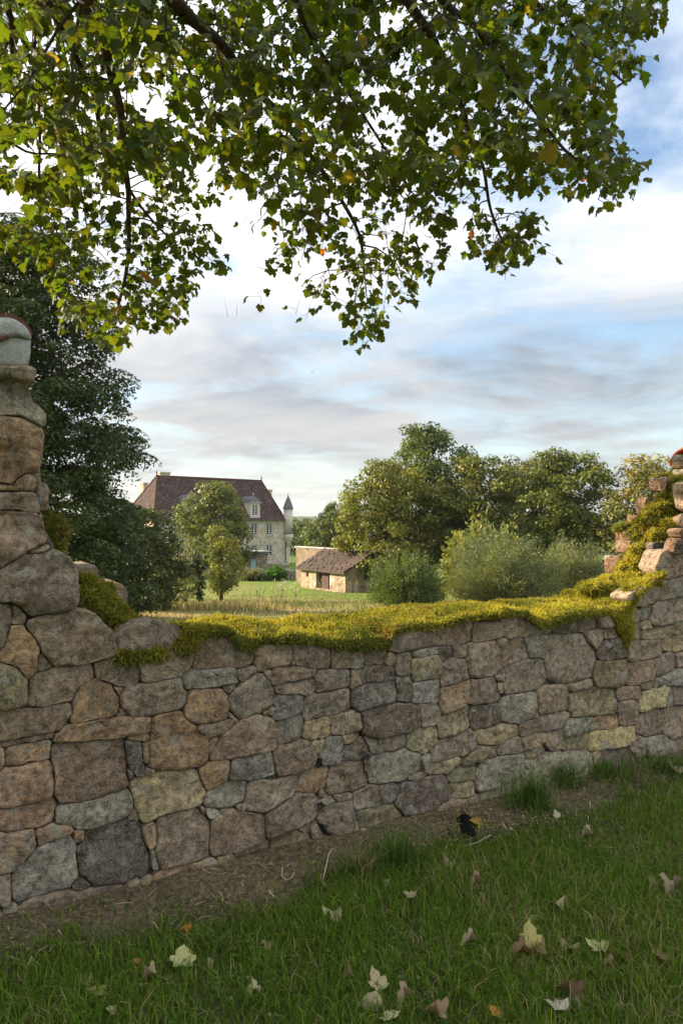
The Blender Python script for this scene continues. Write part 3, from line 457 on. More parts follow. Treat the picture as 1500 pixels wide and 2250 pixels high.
o -642 442 63 0 68 9 68 18 68 28 71 41 63 49 49 51 36 50 26 50 17 50 9 54 0 53 -9 54 -18 54 -29 57 -37 51 -45 46 -55 42 -66 38 -72 29 -69 18 -68 9 -65 0 -62 -8 -60 -16 -56 -23 -54 -31 -52 -40 -45 -47 -41 -57 -32 -63 -21 -65 -11 -66 0 -63 9 -58 18 -54 26 -50 33 -46 44 -45 55 -43 59 -34 60 -24 59 -16 64 -8
g -586 338 91 0 92 8 91 17 92 27 97 40 87 49 70 52 54 54 39 55 27 59 13 59 0 58 -12 54 -23 50 -33 46 -43 43 -54 40 -64 36 -79 33 -89 26 -97 18 -100 9 -104 0 -104 -10 -105 -20 -103 -30 -93 -38 -76 -42 -62 -46 -50 -50 -39 -54 -26 -57 -12 -54 0 -57 13 -57 26 -57 39 -54 49 -49 62 -46 78 -43 84 -35 87 -25 88 -16 92 -8
n -376 311 133 0 138 12 140 25 141 39 141 55 125 65 90 63 66 62 46 61 28 57 14 57 0 57 -15 62 -33 69 -52 70 -75 71 -99 69 -110 58 -114 44 -114 32 -115 20 -118 10 -119 0 -122 -11 -126 -22 -122 -34 -118 -46 -113 -59 -96 -67 -77 -72 -59 -79 -40 -83 -20 -82 0 -75 17 -71 31 -64 45 -60 59 -55 70 -49 84 -44 101 -39 114 -32 125 -22 133 -12
o -153 327 79 0 82 9 83 19 84 29 83 41 79 53 63 56 36 43 28 47 21 55 12 63 0 61 -10 56 -22 57 -33 56 -44 53 -58 52 -67 45 -75 37 -76 27 -77 17 -77 8 -80 0 -81 -9 -85 -19 -88 -31 -81 -40 -69 -46 -57 -51 -43 -52 -33 -56 -22 -59 -11 -60 0 -63 12 -64 24 -63 32 -54 41 -49 62 -55 67 -45 67 -33 71 -25 75 -17 78 -9
n 35 303 114 0 100 10 99 20 98 31 99 44 95 56 83 66 65 69 46 69 31 73 16 77 0 77 -17 80 -33 76 -48 73 -69 74 -90 72 -101 60 -101 45 -102 32 -105 21 -108 11 -113 0 -116 -11 -117 -24 -120 -38 -117 -52 -100 -60 -84 -67 -62 -67 -45 -67 -29 -67 -14 -67 0 -67 14 -68 30 -71 48 -72 67 -72 84 -66 101 -60 122 -54 126 -40 122 -25 118 -12
p -269 191 138 0 135 12 134 25 132 38 130 53 125 69 101 74 79 78 59 82 41 90 21 95 0 82 -17 73 -32 69 -44 61 -58 57 -73 53 -84 46 -102 42 -118 34 -135 25 -136 12 -133 0 -132 -12 -129 -24 -129 -37 -129 -52 -128 -70 -118 -87 -88 -87 -55 -76 -33 -72 -16 -71 0 -71 16 -71 33 -71 47 -66 60 -60 76 -55 101 -55 114 -46 125 -36 130 -24 134 -12
l -86 221 47 0 40 5 35 10 31 14 24 17 18 20 12 24 4 26 -4 26 -10 20 -14 15 -19 13 -45 21 -49 14 -48 7 -48 0 -45 -6 -41 -11 -17 -8 -14 -10 -11 -12 -8 -17 -3 -21 5 -28 15 -29 22 -24 30 -21 44 -20 59 -17 56 -8
n -16 121 90 0 86 11 85 22 81 32 78 44 78 60 74 75 55 75 41 78 26 79 13 80 0 79 -13 79 -25 75 -39 75 -50 69 -66 67 -74 56 -80 45 -101 41 -124 32 -118 15 -107 0 -84 -11 -75 -19 -73 -29 -67 -38 -63 -48 -58 -58 -48 -65 -36 -68 -24 -73 -13 -80 0 -88 15 -91 29 -88 44 -85 61 -84 72 -73 81 -62 86 -48 86 -35 86 -22 90 -11
n 13 218 45 0 45 8 35 15 18 15 5 14 -5 14 -18 16 -43 18 -53 10 -47 0 -38 -7 -33 -14 -17 -15 -5 -14 5 -14 18 -16 44 -19 49 -9
n 143 190 74 0 71 7 71 15 67 22 63 29 67 41 62 50 47 51 35 54 24 57 11 54 0 49 -9 46 -19 45 -28 43 -37 40 -48 39 -63 39 -76 34 -77 25 -77 16 -77 8 -80 0 -78 -8 -77 -16 -77 -25 -77 -35 -71 -43 -62 -50 -43 -47 -28 -43 -18 -43 -9 -46 0 -47 9 -46 19 -47 30 -46 42 -46 58 -47 76 -46 79 -36 75 -24 75 -16 74 -8
m 206 92 127 0 120 8 112 15 105 22 100 30 95 38 83 44 63 45 48 49 30 48 15 49 0 47 -15 49 -30 48 -48 49 -68 49 -98 53 -120 49 -132 39 -128 27 -127 17 -124 8 -121 0 -120 -8 -116 -16 -112 -24 -111 -33 -101 -41 -77 -42 -62 -45 -48 -49 -31 -49 -16 -52 0 -53 16 -52 31 -49 48 -49 63 -45 83 -45 103 -42 125 -38 148 -32 143 -20 133 -9
p -539 166 137 0 134 15 133 30 129 45 118 58 97 65 80 71 62 75 48 81 33 87 17 90 0 97 -20 108 -42 110 -67 113 -84 100 -98 87 -116 77 -119 59 -118 41 -118 27 -122 13 -123 0 -122 -14 -125 -28 -127 -45 -123 -61 -118 -79 -101 -90 -75 -90 -55 -93 -35 -91 -17 -90 0 -98 17 -93 34 -90 51 -87 70 -84 93 -83 114 -76 138 -68 140 -49 138 -31 138 -15
m -263 54 105 0 100 9 97 17 89 25 80 31 62 33 54 38 46 43 38 50 29 61 15 61 0 63 -15 61 -30 62 -44 59 -61 58 -76 53 -89 47 -105 41 -107 30 -110 20 -107 9 -106 0 -102 -9 -99 -18 -95 -26 -90 -35 -81 -43 -63 -44 -49 -46 -35 -47 -24 -49 -12 -50 0 -53 13 -53 26 -55 41 -54 62 -58 84 -59 104 -55 112 -44 109 -30 109 -19 108 -9
p -467 -1 101 0 107 13 104 26 101 39 95 51 93 68 92 88 76 99 50 91 30 86 14 82 0 81 -13 77 -25 73 -38 70 -54 70 -68 66 -80 58 -87 47 -91 35 -97 24 -110 13 -107 0 -103 -12 -104 -25 -103 -39 -100 -54 -99 -72 -89 -85 -66 -87 -47 -86 -29 -82 -14 -81 0 -79 13 -77 26 -74 39 -71 54 -70 69 -67 84 -61 92 -49 96 -37 96 -24 100 -12
n -260 -48 119 0 118 8 118 17 118 26 118 37 104 44 73 41 54 41 41 44 26 44 13 43 0 43 -14 47 -28 48 -48 52 -73 56 -93 53 -101 43 -104 33 -106 24 -106 15 -107 8 -109 0 -111 -8 -118 -17 -124 -28 -116 -37 -98 -42 -79 -45 -60 -46 -45 -49 -29 -49 -14 -49 0 -49 14 -49 29 -48 42 -45 59 -45 79 -45 98 -42 112 -36 117 -26 118 -17 118 -8
m -590 49 32 0 41 12 31 22 17 24 5 22 -4 19 -16 24 -33 23 -40 12 -33 0 -31 -9 -25 -17 -16 -22 -6 -28 7 -33 20 -28 27 -18 28 -8
n -119 65 9 0 9 2 10 4 9 6 7 8 7 11 6 19 3 28 -5 51 -25 76 -40 67 -47 52 -47 33 -47 20 -45 9 -39 0 -35 -7 -35 -15 -32 -23 -32 -34 -28 -47 -20 -59 -5 -49 4 -37 10 -31 16 -28 43 -47 56 -40 21 -9 9 -2
n -192 112 23 0 25 8 25 19 15 24 5 24 -4 20 -10 16 -18 14 -27 9 -35 0 -26 -8 -17 -13 -11 -18 -5 -24 5 -25 17 -27 23 -17 22 -7
m 21 -47 165 0 164 12 162 23 127 28 102 32 84 35 71 40 63 48 53 56 41 69 23 78 0 75 -21 71 -43 72 -62 67 -83 63 -100 56 -130 55 -151 47 -151 34 -151 22 -150 11 -147 0 -146 -10 -147 -21 -143 -32 -139 -43 -120 -51 -97 -54 -77 -58 -58 -62 -38 -62 -18 -62 0 -61 18 -62 38 -62 58 -62 82 -62 111 -62 142 -60 153 -48 157 -35 161 -23 164 -11
n 133 17 57 0 60 8 57 16 45 20 33 23 21 23 14 27 5 27 -5 30 -16 31 -29 31 -40 28 -53 24 -65 18 -69 9 -59 0 -51 -7 -47 -13 -41 -18 -35 -24 -24 -26 -15 -29 -5 -29 5 -29 17 -32 31 -33 47 -33 53 -24 53 -15 56 -7
n -640 639 78 0 82 9 82 20 73 29 55 33 32 30 18 30 5 28 -5 25 -15 25 -27 25 -44 26 -65 26 -81 20 -85 10 -77 0 -70 -8 -61 -15 -51 -20 -47 -28 -38 -36 -26 -43 -7 -39 7 -34 19 -32 30 -28 40 -24 51 -20 61 -15 70 -8
o -648 571 19 0 26 12 26 27 13 28 4 25 -3 24 -10 20 -14 15 -17 8 -17 0 -17 -8 -19 -20 -18 -38 -4 -30 3 -19 7 -15 8 -8 10 -5
n -557 674 15 0 9 3 6 6 3 6 2 10 -3 16 -16 28 -21 19 -21 8 -13 0 -8 -3 -5 -4 -3 -6 -2 -11 4 -25 12 -22 22 -20 23 -9
n -387 848 13 0 17 7 16 15 10 20 3 20 -3 17 -9 17 -16 16 -25 10 -15 0 -10 -4 -9 -9 -8 -15 -4 -24 4 -27 10 -20 13 -13 14 -6
l -519 273 21 0 18 5 17 12 11 15 3 15 -3 15 -11 15 -17 12 -25 7 -23 0 -18 -5 -13 -9 -7 -11 -3 -12 3 -13 12 -17 21 -15 22 -7
n -369 381 26 0 22 5 16 8 8 8 2 7 -2 7 -8 8 -17 8 -27 6 -28 0 -20 -4 -13 -7 -9 -9 -3 -9 3 -9 9 -9 20 -10 26 -5
n -381 680 23 0 27 8 24 16 16 22 4 17 -2 11 -8 12 -13 8 -20 6 -32 0 -32 -9 -21 -14 -10 -14 -4 -17 4 -20 12 -17 19 -12 20 -6
n -258 884 8 0 5 2 5 5 4 8 2 12 -2 14 -5 9 -5 5 -8 3 -7 0 -8 -3 -9 -8 -4 -8 -1 -8 1 -9 6 -12 9 -9 8 -3
m -110 236 7 0 18 27 11 35 8 40 6 44 4 44 2 45 1 45 -1 44 -2 41 -3 40 -5 40 -7 36 -10 31 -15 22 -6 0 -2 -3 -1 -4 -1 -4 -1 -4 0 -4 0 -4 0 -4 0 -4 0 -4 0 -4 1 -4 1 -4 1 -4 2 -3
n 76 62 15 0 13 7 11 13 7 18 4 33 -4 29 -4 9 -3 4 -4 2 -4 0 -6 -3 -20 -24 -9 -21 -2 -17 2 -17 7 -17 12 -14 18 -9
d 289 549 173 0 168 13 165 25 160 38 155 52 138 62 119 71 89 72 67 76 47 82 24 87 0 83 -23 82 -45 79 -69 79 -94 76 -126 75 -158 71 -177 59 -174 41 -174 27 -170 13 -167 0 -167 -12 -170 -26 -166 -39 -157 -52 -139 -63 -117 -70 -97 -78 -75 -85 -46 -81 -22 -79 0 -81 23 -82 44 -78 69 -78 101 -81 124 -74 149 -67 175 -58 178 -42 177 -27 176 -13
p 413 938 148 0 145 9 145 19 145 30 132 39 109 43 86 45 66 47 50 50 35 54 17 54 0 55 -18 58 -37 58 -59 59 -82 58 -109 57 -118 46 -122 36 -126 26 -126 17 -130 9 -134 0 -135 -9 -137 -18 -138 -29 -137 -40 -120 -47 -104 -55 -82 -58 -55 -55 -35 -55 -17 -54 0 -53 16 -51 32 -49 46 -46 65 -46 83 -44 108 -43 134 -39 152 -32 150 -20 148 -10
p 696 947 119 0 119 9 123 20 123 31 121 42 116 55 101 64 78 66 56 66 34 63 16 61 0 57 -15 57 -29 54 -45 54 -59 50 -80 50 -98 46 -114 40 -125 31 -132 21 -132 10 -132 0 -129 -10 -129 -21 -129 -32 -125 -44 -116 -55 -89 -56 -65 -55 -49 -59 -32 -59 -16 -59 0 -63 17 -62 32 -59 49 -59 69 -59 89 -56 108 -51 117 -41 119 -30 117 -19 118 -9
n 916 942 99 0 102 8 102 17 106 28 105 39 93 46 71 47 51 46 37 46 26 50 12 49 0 49 -12 49 -26 51 -41 51 -60 54 -81 54 -93 46 -93 34 -94 25 -97 16 -96 8 -97 0 -96 -8 -97 -16 -97 -26 -98 -36 -99 -49 -82 -54 -58 -52 -40 -51 -26 -51 -12 -50 0 -51 12 -50 26 -50 37 -47 56 -50 68 -45 86 -43 104 -39 107 -28 107 -18 102 -8
n 1140 949 111 0 106 9 98 18 93 26 89 35 82 44 78 56 70 67 56 75 36 75 17 71 0 67 -16 67 -30 64 -45 60 -62 60 -79 56 -97 52 -110 43 -114 32 -113 21 -118 10 -120 0 -118 -10 -117 -21 -114 -32 -112 -45 -93 -50 -80 -57 -67 -65 -46 -62 -29 -60 -13 -58 0 -57 13 -57 26 -54 45 -61 64 -62 87 -62 108 -58 129 -51 129 -36 118 -21 114 -10
d 1343 929 71 0 71 9 74 19 73 31 56 36 36 37 20 36 6 35 -6 35 -20 36 -35 36 -49 32 -65 28 -78 20 -85 11 -81 0 -77 -10 -69 -18 -61 -26 -51 -33 -37 -38 -21 -38 -6 -37 6 -37 21 -38 39 -40 51 -34 69 -30 70 -19 70 -9
d 1527 921 94 0 91 6 92 13 91 20 90 28 87 36 78 43 58 44 42 44 26 43 12 40 0 39 -12 39 -21 35 -34 35 -47 35 -59 33 -76 32 -92 28 -103 23 -107 15 -108 8 -109 0 -108 -8 -108 -15 -107 -24 -97 -30 -80 -33 -61 -34 -50 -37 -35 -37 -22 -37 -11 -37 0 -37 11 -37 23 -37 39 -41 55 -41 76 -42 97 -40 98 -30 95 -21 95 -14 95 -7
p 362 822 44 0 44 12 48 26 48 43 41 56 27 59 15 57 5 58 -5 58 -15 57 -27 58 -36 50 -41 37 -44 24 -44 12 -47 0 -47 -12 -47 -26 -42 -38 -37 -50 -27 -58 -16 -62 -5 -63 5 -63 16 -63 29 -61 36 -50 37 -33 40 -22 40 -11
g 500 869 77 0 76 7 77 14 73 21 60 27 34 24 18 23 6 22 -6 22 -16 20 -27 19 -42 19 -55 16 -70 13 -85 7 -87 0 -86 -7 -84 -15 -65 -19 -50 -22 -32 -22 -18 -23 -6 -22 6 -22 18 -23 31 -22 42 -19 63 -19 79 -14 77 -7
y 500 787 99 0 102 10 102 21 94 30 87 38 82 48 76 60 58 62 40 61 25 58 12 58 0 57 -12 58 -25 58 -38 57 -54 58 -76 60 -89 53 -91 40 -94 29 -93 19 -94 9 -97 0 -98 -10 -96 -19 -91 -28 -90 -40 -86 -51 -75 -59 -55 -59 -39 -59 -25 -60 -12 -59 0 -59 12 -59 25 -60 39 -59 55 -59 75 -59 86 -51 90 -40 90 -28 89 -18 94 -9
d 630 853 53 0 52 9 48 18 47 28 35 32 22 32 12 31 4 34 -4 34 -14 34 -25 35 -38 35 -48 29 -48 18 -48 8 -43 0 -44 -8 -44 -16 -40 -24 -36 -33 -29 -41 -17 -43 -5 -41 5 -40 14 -34 20 -29 27 -25 37 -22 50 -18 55 -10
n 728 853 42 0 42 7 42 16 46 27 34 32 22 32 12 31 4 31 -4 30 -11 29 -19 27 -30 28 -44 26 -45 17 -42 7 -41 0 -39 -7 -42 -15 -41 -25 -32 -30 -20 -29 -13 -32 -4 -33 4 -33 13 -33 23 -33 33 -30 38 -23 38 -14 39 -7
n 887 795 115 0 115 14 112 28 117 45 107 58 99 73 91 89 74 97 50 93 32 93 16 93 0 93 -16 93 -32 93 -49 90 -74 97 -96 94 -111 81 -113 62 -117 45 -121 30 -123 15 -117 0 -112 -14 -113 -28 -109 -42 -105 -57 -100 -73 -89 -86 -70 -91 -52 -96 -34 -99 -17 -99 0 -95 16 -95 33 -95 52 -96 72 -94 89 -87 104 -76 118 -64 123 -48 119 -30 116 -14
n 1019 877 38 0 39 11 30 19 14 19 5 22 -5 22 -14 19 -30 20 -40 11 -33 0 -28 -8 -24 -16 -17 -23 -7 -29 5 -21 16 -21 24 -16 32 -9
p 1108 813 101 0 98 10 98 21 94 31 89 42 85 54 81 68 67 75 49 78 30 75 14 72 0 71 -14 71 -29 71 -42 66 -51 58 -59 50 -70 44 -82 38 -97 32 -102 22 -106 11 -106 0 -103 -11 -102 -22 -101 -34 -98 -46 -94 -59 -87 -73 -68 -77 -46 -74 -28 -69 -13 -66 0 -65 12 -61 23 -57 35 -56 47 -53 59 -49 73 -46 90 -42 116 -38 114 -24 106 -11
g 1290 829 77 0 76 9 76 19 76 30 84 46 78 58 60 59 44 58 32 59 20 59 10 58 0 63 -12 69 -22 63 -32 59 -44 58 -60 59 -75 55 -92 50 -92 36 -85 21 -84 10 -79 0 -76 -9 -76 -19 -72 -28 -67 -37 -60 -45 -56 -55 -46 -61 -33 -61 -22 -65 -11 -66 0 -65 12 -69 24 -69 39 -73 57 -76 65 -64 68 -50 69 -38 72 -28 74 -19 76 -9
p 1553 736 214 0 212 23 192 42 173 59 153 73 141 91 127 109 112 130 86 140 55 141 27 141 0 145 -28 144 -57 145 -92 150 -134 156 -171 147 -183 118 -183 88 -186 63 -190 42 -196 21 -202 0 -195 -21 -187 -41 -180 -61 -181 -87 -163 -106 -140 -120 -111 -129 -83 -136 -55 -140 -28 -144 0 -140 28 -144 55 -141 86 -140 117 -136 153 -132 186 -120 194 -93 203 -69 209 -46 220 -24
p 683 749 91 0 90 10 87 20 87 31 86 44 81 56 71 65 55 67 39 67 26 70 13 72 0 78 -14 79 -27 72 -38 66 -49 60 -61 56 -73 50 -79 40 -85 31 -88 20 -88 10 -89 0 -89 -10 -92 -21 -89 -32 -90 -46 -89 -61 -79 -72 -57 -70 -40 -69 -24 -65 -12 -66 0 -65 12 -65 23 -61 34 -58 47 -58 58 -53 73 -50 91 -46 104 -37 95 -22 94 -11
n 1196 670 173 0 170 14 163 28 157 42 154 58 149 75 129 87 99 89 71 91 47 94 24 98 0 95 -22 90 -43 86 -63 81 -82 75 -105 71 -133 67 -159 60 -157 42 -155 27 -158 13 -163 0 -166 -14 -170 -29 -170 -45 -166 -62 -160 -81 -123 -83 -95 -86 -67 -86 -44 -87 -21 -86 0 -85 21 -86 44 -87 67 -86 95 -86 116 -78 131 -66 147 -55 161 -43 170 -29 174 -15
n 1004 694 33 0 34 7 30 13 27 19 26 28 23 38 14 42 4 38 -3 30 -7 22 -11 18 -14 15 -22 15 -27 12 -41 8 -42 0 -38 -8 -34 -14 -30 -21 -24 -25 -18 -29 -10 -29 -3 -29 3 -29 10 -29 20 -33 26 -28 26 -18 30 -13 30 -6
d 366 694 49 0 48 9 48 17 47 27 45 35 44 47 40 58 34 65 23 63 15 63 7 62 0 63 -7 62 -15 63 -23 63 -34 66 -46 65 -52 56 -55 44 -52 29 -51 19 -48 8 -43 0 -44 -8 -44 -16 -47 -27 -48 -38 -47 -51 -38 -55 -30 -57 -21 -57 -15 -61 -8 -66 0 -65 8 -70 16 -69 26 -70 35 -66 45 -64 48 -52 52 -41 48 -27 48 -17 48 -9
g 505 666 85 0 84 9 85 18 84 28 84 40 81 51 69 58 51 58 36 58 23 58 11 58 0 57 -11 58 -23 58 -36 58 -51 58 -69 59 -85 54 -87 41 -88 29 -87 19 -86 9 -87 0 -86 -9 -84 -18 -88 -29 -90 -42 -80 -51 -64 -55 -48 -55 -34 -55 -23 -58 -11 -58 0 -59 11 -58 23 -59 38 -62 55 -62 73 -62 84 -54 84 -40 84 -28 85 -18 84 -9
o 688 617 99 0 98 11 98 22 99 35 99 49 98 66 92 82 64 77 42 72 26 68 12 67 0 63 -12 64 -24 64 -35 60 -49 59 -67 60 -83 56 -93 46 -93 33 -94 21 -94 10 -93 0 -98 -11 -101 -23 -97 -34 -94 -47 -90 -61 -85 -76 -70 -84 -47 -80 -29 -76 -13 -72 0 -72 13 -68 24 -65 38 -64 48 -58 63 -56 78 -52 86 -43 89 -32 94 -21 98 -11
n 887 624 98 0 95 10 94 20 92 31 87 41 83 53 75 64 63 72 45 72 28 71 14 71 0 71 -14 71 -27 68 -43 69 -64 74 -92 79 -97 62 -97 46 -97 33 -97 21 -96 10 -97 0 -96 -10 -97 -21 -105 -35 -107 -51 -93 -59 -75 -64 -56 -64 -40 -64 -26 -66 -13 -67 0 -69 13 -68 27 -68 43 -69 60 -69 81 -69 98 -63 110 -52 117 -39 110 -24 99 -11
o 1006 631 15 0 16 8 20 22 11 25 4 28 -4 29 -12 28 -23 26 -21 10 -20 0 -16 -8 -16 -18 -10 -23 -4 -30 5 -34 15 -34 20 -22 16 -8
g 1149 501 133 0 132 12 132 25 130 38 129 54 123 69 105 79 79 80 56 79 36 79 17 79 0 79 -17 79 -36 79 -56 80 -83 83 -101 76 -119 67 -135 56 -145 43 -142 27 -138 13 -135 0 -134 -13 -134 -26 -134 -40 -127 -53 -110 -62 -92 -69 -76 -77 -57 -81 -37 -81 -19 -86 0 -95 20 -89 38 -84 54 -76 73 -73 98 -73 134 -75 143 -60 134 -40 132 -25 132 -12
n 1410 518 124 0 132 13 135 27 131 40 124 53 115 67 96 75 71 75 52 77 34 78 17 79 0 79 -18 83 -36 83 -57 83 -79 82 -93 72 -113 66 -131 57 -132 41 -128 25 -125 12 -125 0 -124 -12 -124 -25 -125 -38 -124 -53 -119 -69 -105 -81 -76 -79 -53 -79 -34 -78 -17 -77 0 -77 17 -77 34 -78 53 -79 76 -79 105 -81 119 -69 120 -52 123 -38 124 -25 124 -12
p 527 547 71 0 68 9 66 18 62 26 59 35 55 44 49 52 37 53 26 53 17 52 9 56 0 57 -9 56 -18 56 -28 56 -40 57 -58 61 -72 57 -73 43 -69 29 -64 17 -61 8 -60 0 -57 -7 -57 -15 -56 -23 -56 -33 -57 -45 -52 -55 -42 -59 -30 -60 -19 -60 -9 -58 0 -59 9 -58 19 -60 30 -60 42 -59 52 -55 60 -47 63 -37 67 -28 72 -19 75 -10
d 896 490 113 0 114 11 109 21 106 31 102 42 93 52 83 62 63 63 44 63 29 63 14 61 0 61 -14 61 -29 63 -47 66 -66 66 -87 65 -95 53 -102 42 -106 31 -107 20 -110 10 -110 0 -107 -10 -107 -20 -106 -31 -102 -42 -95 -53 -84 -62 -67 -67 -47 -66 -30 -66 -15 -65 0 -67 15 -65 28 -62 41 -58 54 -54 70 -52 91 -51 113 -47 114 -34 113 -21 114 -11
n 769 539 25 0 29 10 25 20 13 22 4 24 -4 21 -12 20 -23 18 -36 13 -28 0 -23 -8 -15 -12 -12 -19 -5 -26 6 -30 17 -28 18 -15 21 -8
y 679 476 107 0 106 10 102 21 95 30 80 35 71 42 66 52 59 63 48 71 31 72 14 68 0 65 -13 63 -26 60 -38 57 -54 57 -66 52 -78 46 -85 37 -89 28 -93 19 -100 10 -100 0 -97 -9 -96 -19 -93 -29 -94 -41 -95 -56 -85 -67 -61 -65 -43 -64 -26 -60 -13 -59 0 -59 12 -56 24 -56 35 -52 47 -50 62 -49 75 -44 92 -40 105 -33 110 -22 107 -10
y 485 423 93 0 96 10 96 20 94 30 92 42 88 54 74 61 56 61 39 61 26 62 12 62 0 61 -13 64 -24 57 -37 57 -49 54 -65 53 -76 47 -91 41 -96 31 -99 21 -102 10 -103 0 -103 -11 -108 -23 -96 -31 -83 -38 -72 -44 -62 -51 -48 -53 -35 -55 -24 -58 -14 -67 0 -74 15 -75 29 -71 42 -65 53 -58 61 -50 71 -43 80 -37 87 -28 96 -20 96 -10
p 289 431 89 0 92 7 92 14 96 22 95 31 87 38 67 39 50 39 34 37 20 34 10 33 0 33 -11 37 -22 37 -34 37 -44 34 -59 34 -70 30 -82 26 -87 20 -91 13 -91 7 -91 0 -91 -7 -92 -13 -94 -21 -94 -30 -90 -39 -68 -39 -45 -35 -32 -35 -21 -35 -10 -36 0 -39 11 -39 23 -38 32 -35 44 -35 55 -32 73 -32 84 -27 88 -20 88 -13 88 -6
n 689 357 149 0 148 10 145 21 141 31 138 43 130 55 121 68 106 81 68 73 41 67 18 59 0 59 -16 55 -33 55 -49 52 -67 51 -86 48 -103 44 -114 36 -119 26 -131 19 -143 10 -157 0 -158 -11 -155 -22 -154 -34 -150 -47 -147 -62 -118 -66 -91 -69 -61 -65 -37 -61 -17 -57 0 -57 16 -53 32 -53 57 -61 71 -54 88 -49 105 -45 121 -38 135 -30 148 -21 152 -11
y 987 380 162 0 159 9 158 19 146 27 128 33 107 37 88 41 72 45 56 50 40 55 20 56 0 55 -19 52 -38 52 -53 47 -69 43 -88 41 -119 42 -156 41 -163 30 -156 19 -152 9 -149 0 -145 -8 -143 -17 -140 -26 -135 -35 -118 -41 -100 -47 -79 -50 -59 -52 -38 -53 -20 -56 0 -57 20 -56 38 -52 55 -48 72 -45 88 -41 107 -37 129 -34 158 -29 166 -20 163 -9
p 1219 381 59 0 60 9 60 20 59 32 55 45 36 46 19 43 6 43 -6 42 -17 39 -27 35 -36 30 -48 26 -61 20 -67 11 -65 0 -64 -10 -61 -20 -67 -36 -50 -41 -32 -42 -18 -41 -6 -41 6 -40 16 -38 29 -37 45 -37 58 -31 60 -20 60 -9
n 1404 391 128 0 140 9 148 20 144 30 129 38 107 43 87 46 64 46 46 46 29 45 14 45 0 45 -14 45 -29 45 -46 46 -64 46 -87 46 -105 42 -114 34 -121 26 -122 16 -122 8 -123 0 -122 -8 -122 -16 -122 -26 -121 -36 -117 -47 -91 -48 -66 -48 -51 -51 -30 -47 -15 -47 0 -47 16 -50 33 -51 51 -52 71 -51 81 -43 86 -34 92 -27 97 -20 102 -14 113 -7
o 1253 303 96 0 96 7 98 15 101 24 96 32 82 37 62 38 46 37 32 37 23 40 10 38 0 37 -10 37 -20 35 -28 33 -41 33 -56 34 -74 34 -99 33 -98 23 -94 14 -90 7 -87 0 -83 -6 -81 -13 -78 -19 -75 -25 -75 -34 -73 -44 -59 -48 -41 -47 -24 -43 -12 -43 0 -39 11 -39 22 -39 31 -35 41 -33 53 -32 63 -28 73 -24 84 -20 89 -14 93 -7
n 1083 294 83 0 79 6 76 13 74 19 70 25 67 33 67 44 58 51 41 51 26 50 12 45 0 41 -10 41 -20 38 -31 38 -40 35 -50 32 -63 31 -74 27 -84 22 -93 15 -96 8 -100 0 -97 -8 -95 -16 -93 -24 -88 -32 -72 -35 -54 -35 -40 -35 -28 -35 -20 -38 -10 -38 0 -39 10 -38 22 -41 34 -43 48 -42 60 -39 79 -38 90 -33 92 -24 91 -15 86 -7
m 870 288 110 0 107 7 112 14 118 23 117 33 90 34 74 37 56 38 42 40 27 41 14 41 0 45 -16 48 -30 44 -41 39 -49 33 -58 29 -68 26 -78 22 -88 17 -92 12 -101 6 -113 0 -124 -8 -128 -16 -135 -27 -131 -36 -97 -37 -60 -30 -48 -33 -37 -35 -27 -41 -16 -47 0 -43 13 -39 24 -35 34 -33 48 -33 60 -30 78 -29 103 -29 114 -23 115 -15 111 -7
g 505 310 28 0 24 6 25 14 25 22 23 31 17 36 10 37 3 35 -3 34 -9 33 -14 30 -22 30 -26 23 -29 16 -31 8 -27 0 -27 -7 -24 -13 -20 -18 -19 -26 -17 -35 -12 -44 -4 -41 3 -37 9 -33 14 -30 19 -26 24 -22 28 -15 28 -7
y 622 261 107 0 111 6 115 14 115 21 114 30 107 38 85 40 57 36 37 33 23 31 10 28 0 27 -10 27 -20 28 -28 25 -44 28 -61 29 -81 29 -91 24 -97 18 -108 13 -117 7 -127 0 -124 -7 -117 -14 -105 -20 -98 -26 -84 -30 -71 -33 -53 -34 -37 -33 -24 -33 -12 -33 0 -38 17 -47 32 -44 41 -37 51 -32 55 -26 63 -22 68 -18 76 -14 87 -10 105 -6
y 1273 235 81 0 80 8 77 17 72 26 64 35 43 36 20 30 5 25 -5 25 -17 25 -26 22 -40 21 -59 21 -83 18 -86 9 -83 0 -82 -9 -82 -18 -74 -26 -58 -31 -38 -32 -22 -32 -7 -32 7 -32 19 -28 32 -27 45 -24 58 -20 76 -16 80 -8
n 1424 281 71 0 73 9 67 17 66 25 65 35 62 45 57 55 43 56 30 55 19 56 10 56 0 55 -10 59 -21 59 -32 59 -45 59 -58 56 -66 48 -69 37 -70 27 -71 18 -78 9 -81 0 -81 -10 -75 -19 -69 -27 -62 -34 -54 -39 -47 -45 -40 -53 -31 -57 -21 -61 -10 -60 0 -57 10 -56 20 -57 31 -57 44 -57 65 -63 70 -51 69 -38 70 -27 70 -17 70 -9
l 1006 174 183 0 181 13 187 28 181 42 179 58 168 74 129 75 95 75 70 78 47 82 23 82 0 82 -24 85 -48 82 -73 81 -99 78 -121 71 -143 63 -157 51 -170 39 -176 26 -176 13 -176 0 -173 -13 -176 -26 -175 -41 -168 -55 -160 -70 -146 -85 -115 -90 -78 -87 -48 -83 -23 -82 0 -83 22 -78 43 -74 65 -73 94 -74 116 -68 134 -59 151 -49 170 -39 186 -28 191 -14
l 311 313 163 0 159 13 165 27 157 40 138 49 116 56 98 63 84 73 67 82 44 84 21 80 0 75 -19 75 -41 79 -65 79 -89 77 -120 78 -140 68 -149 53 -149 38 -152 25 -152 12 -153 0 -152 -12 -149 -24 -148 -38 -145 -52 -134 -65 -109 -70 -88 -76 -63 -77 -42 -80 -21 -80 0 -81 22 -84 44 -84 66 -81 83 -72 92 -59 118 -57 140 -50 172 -44 170 -28 166 -13
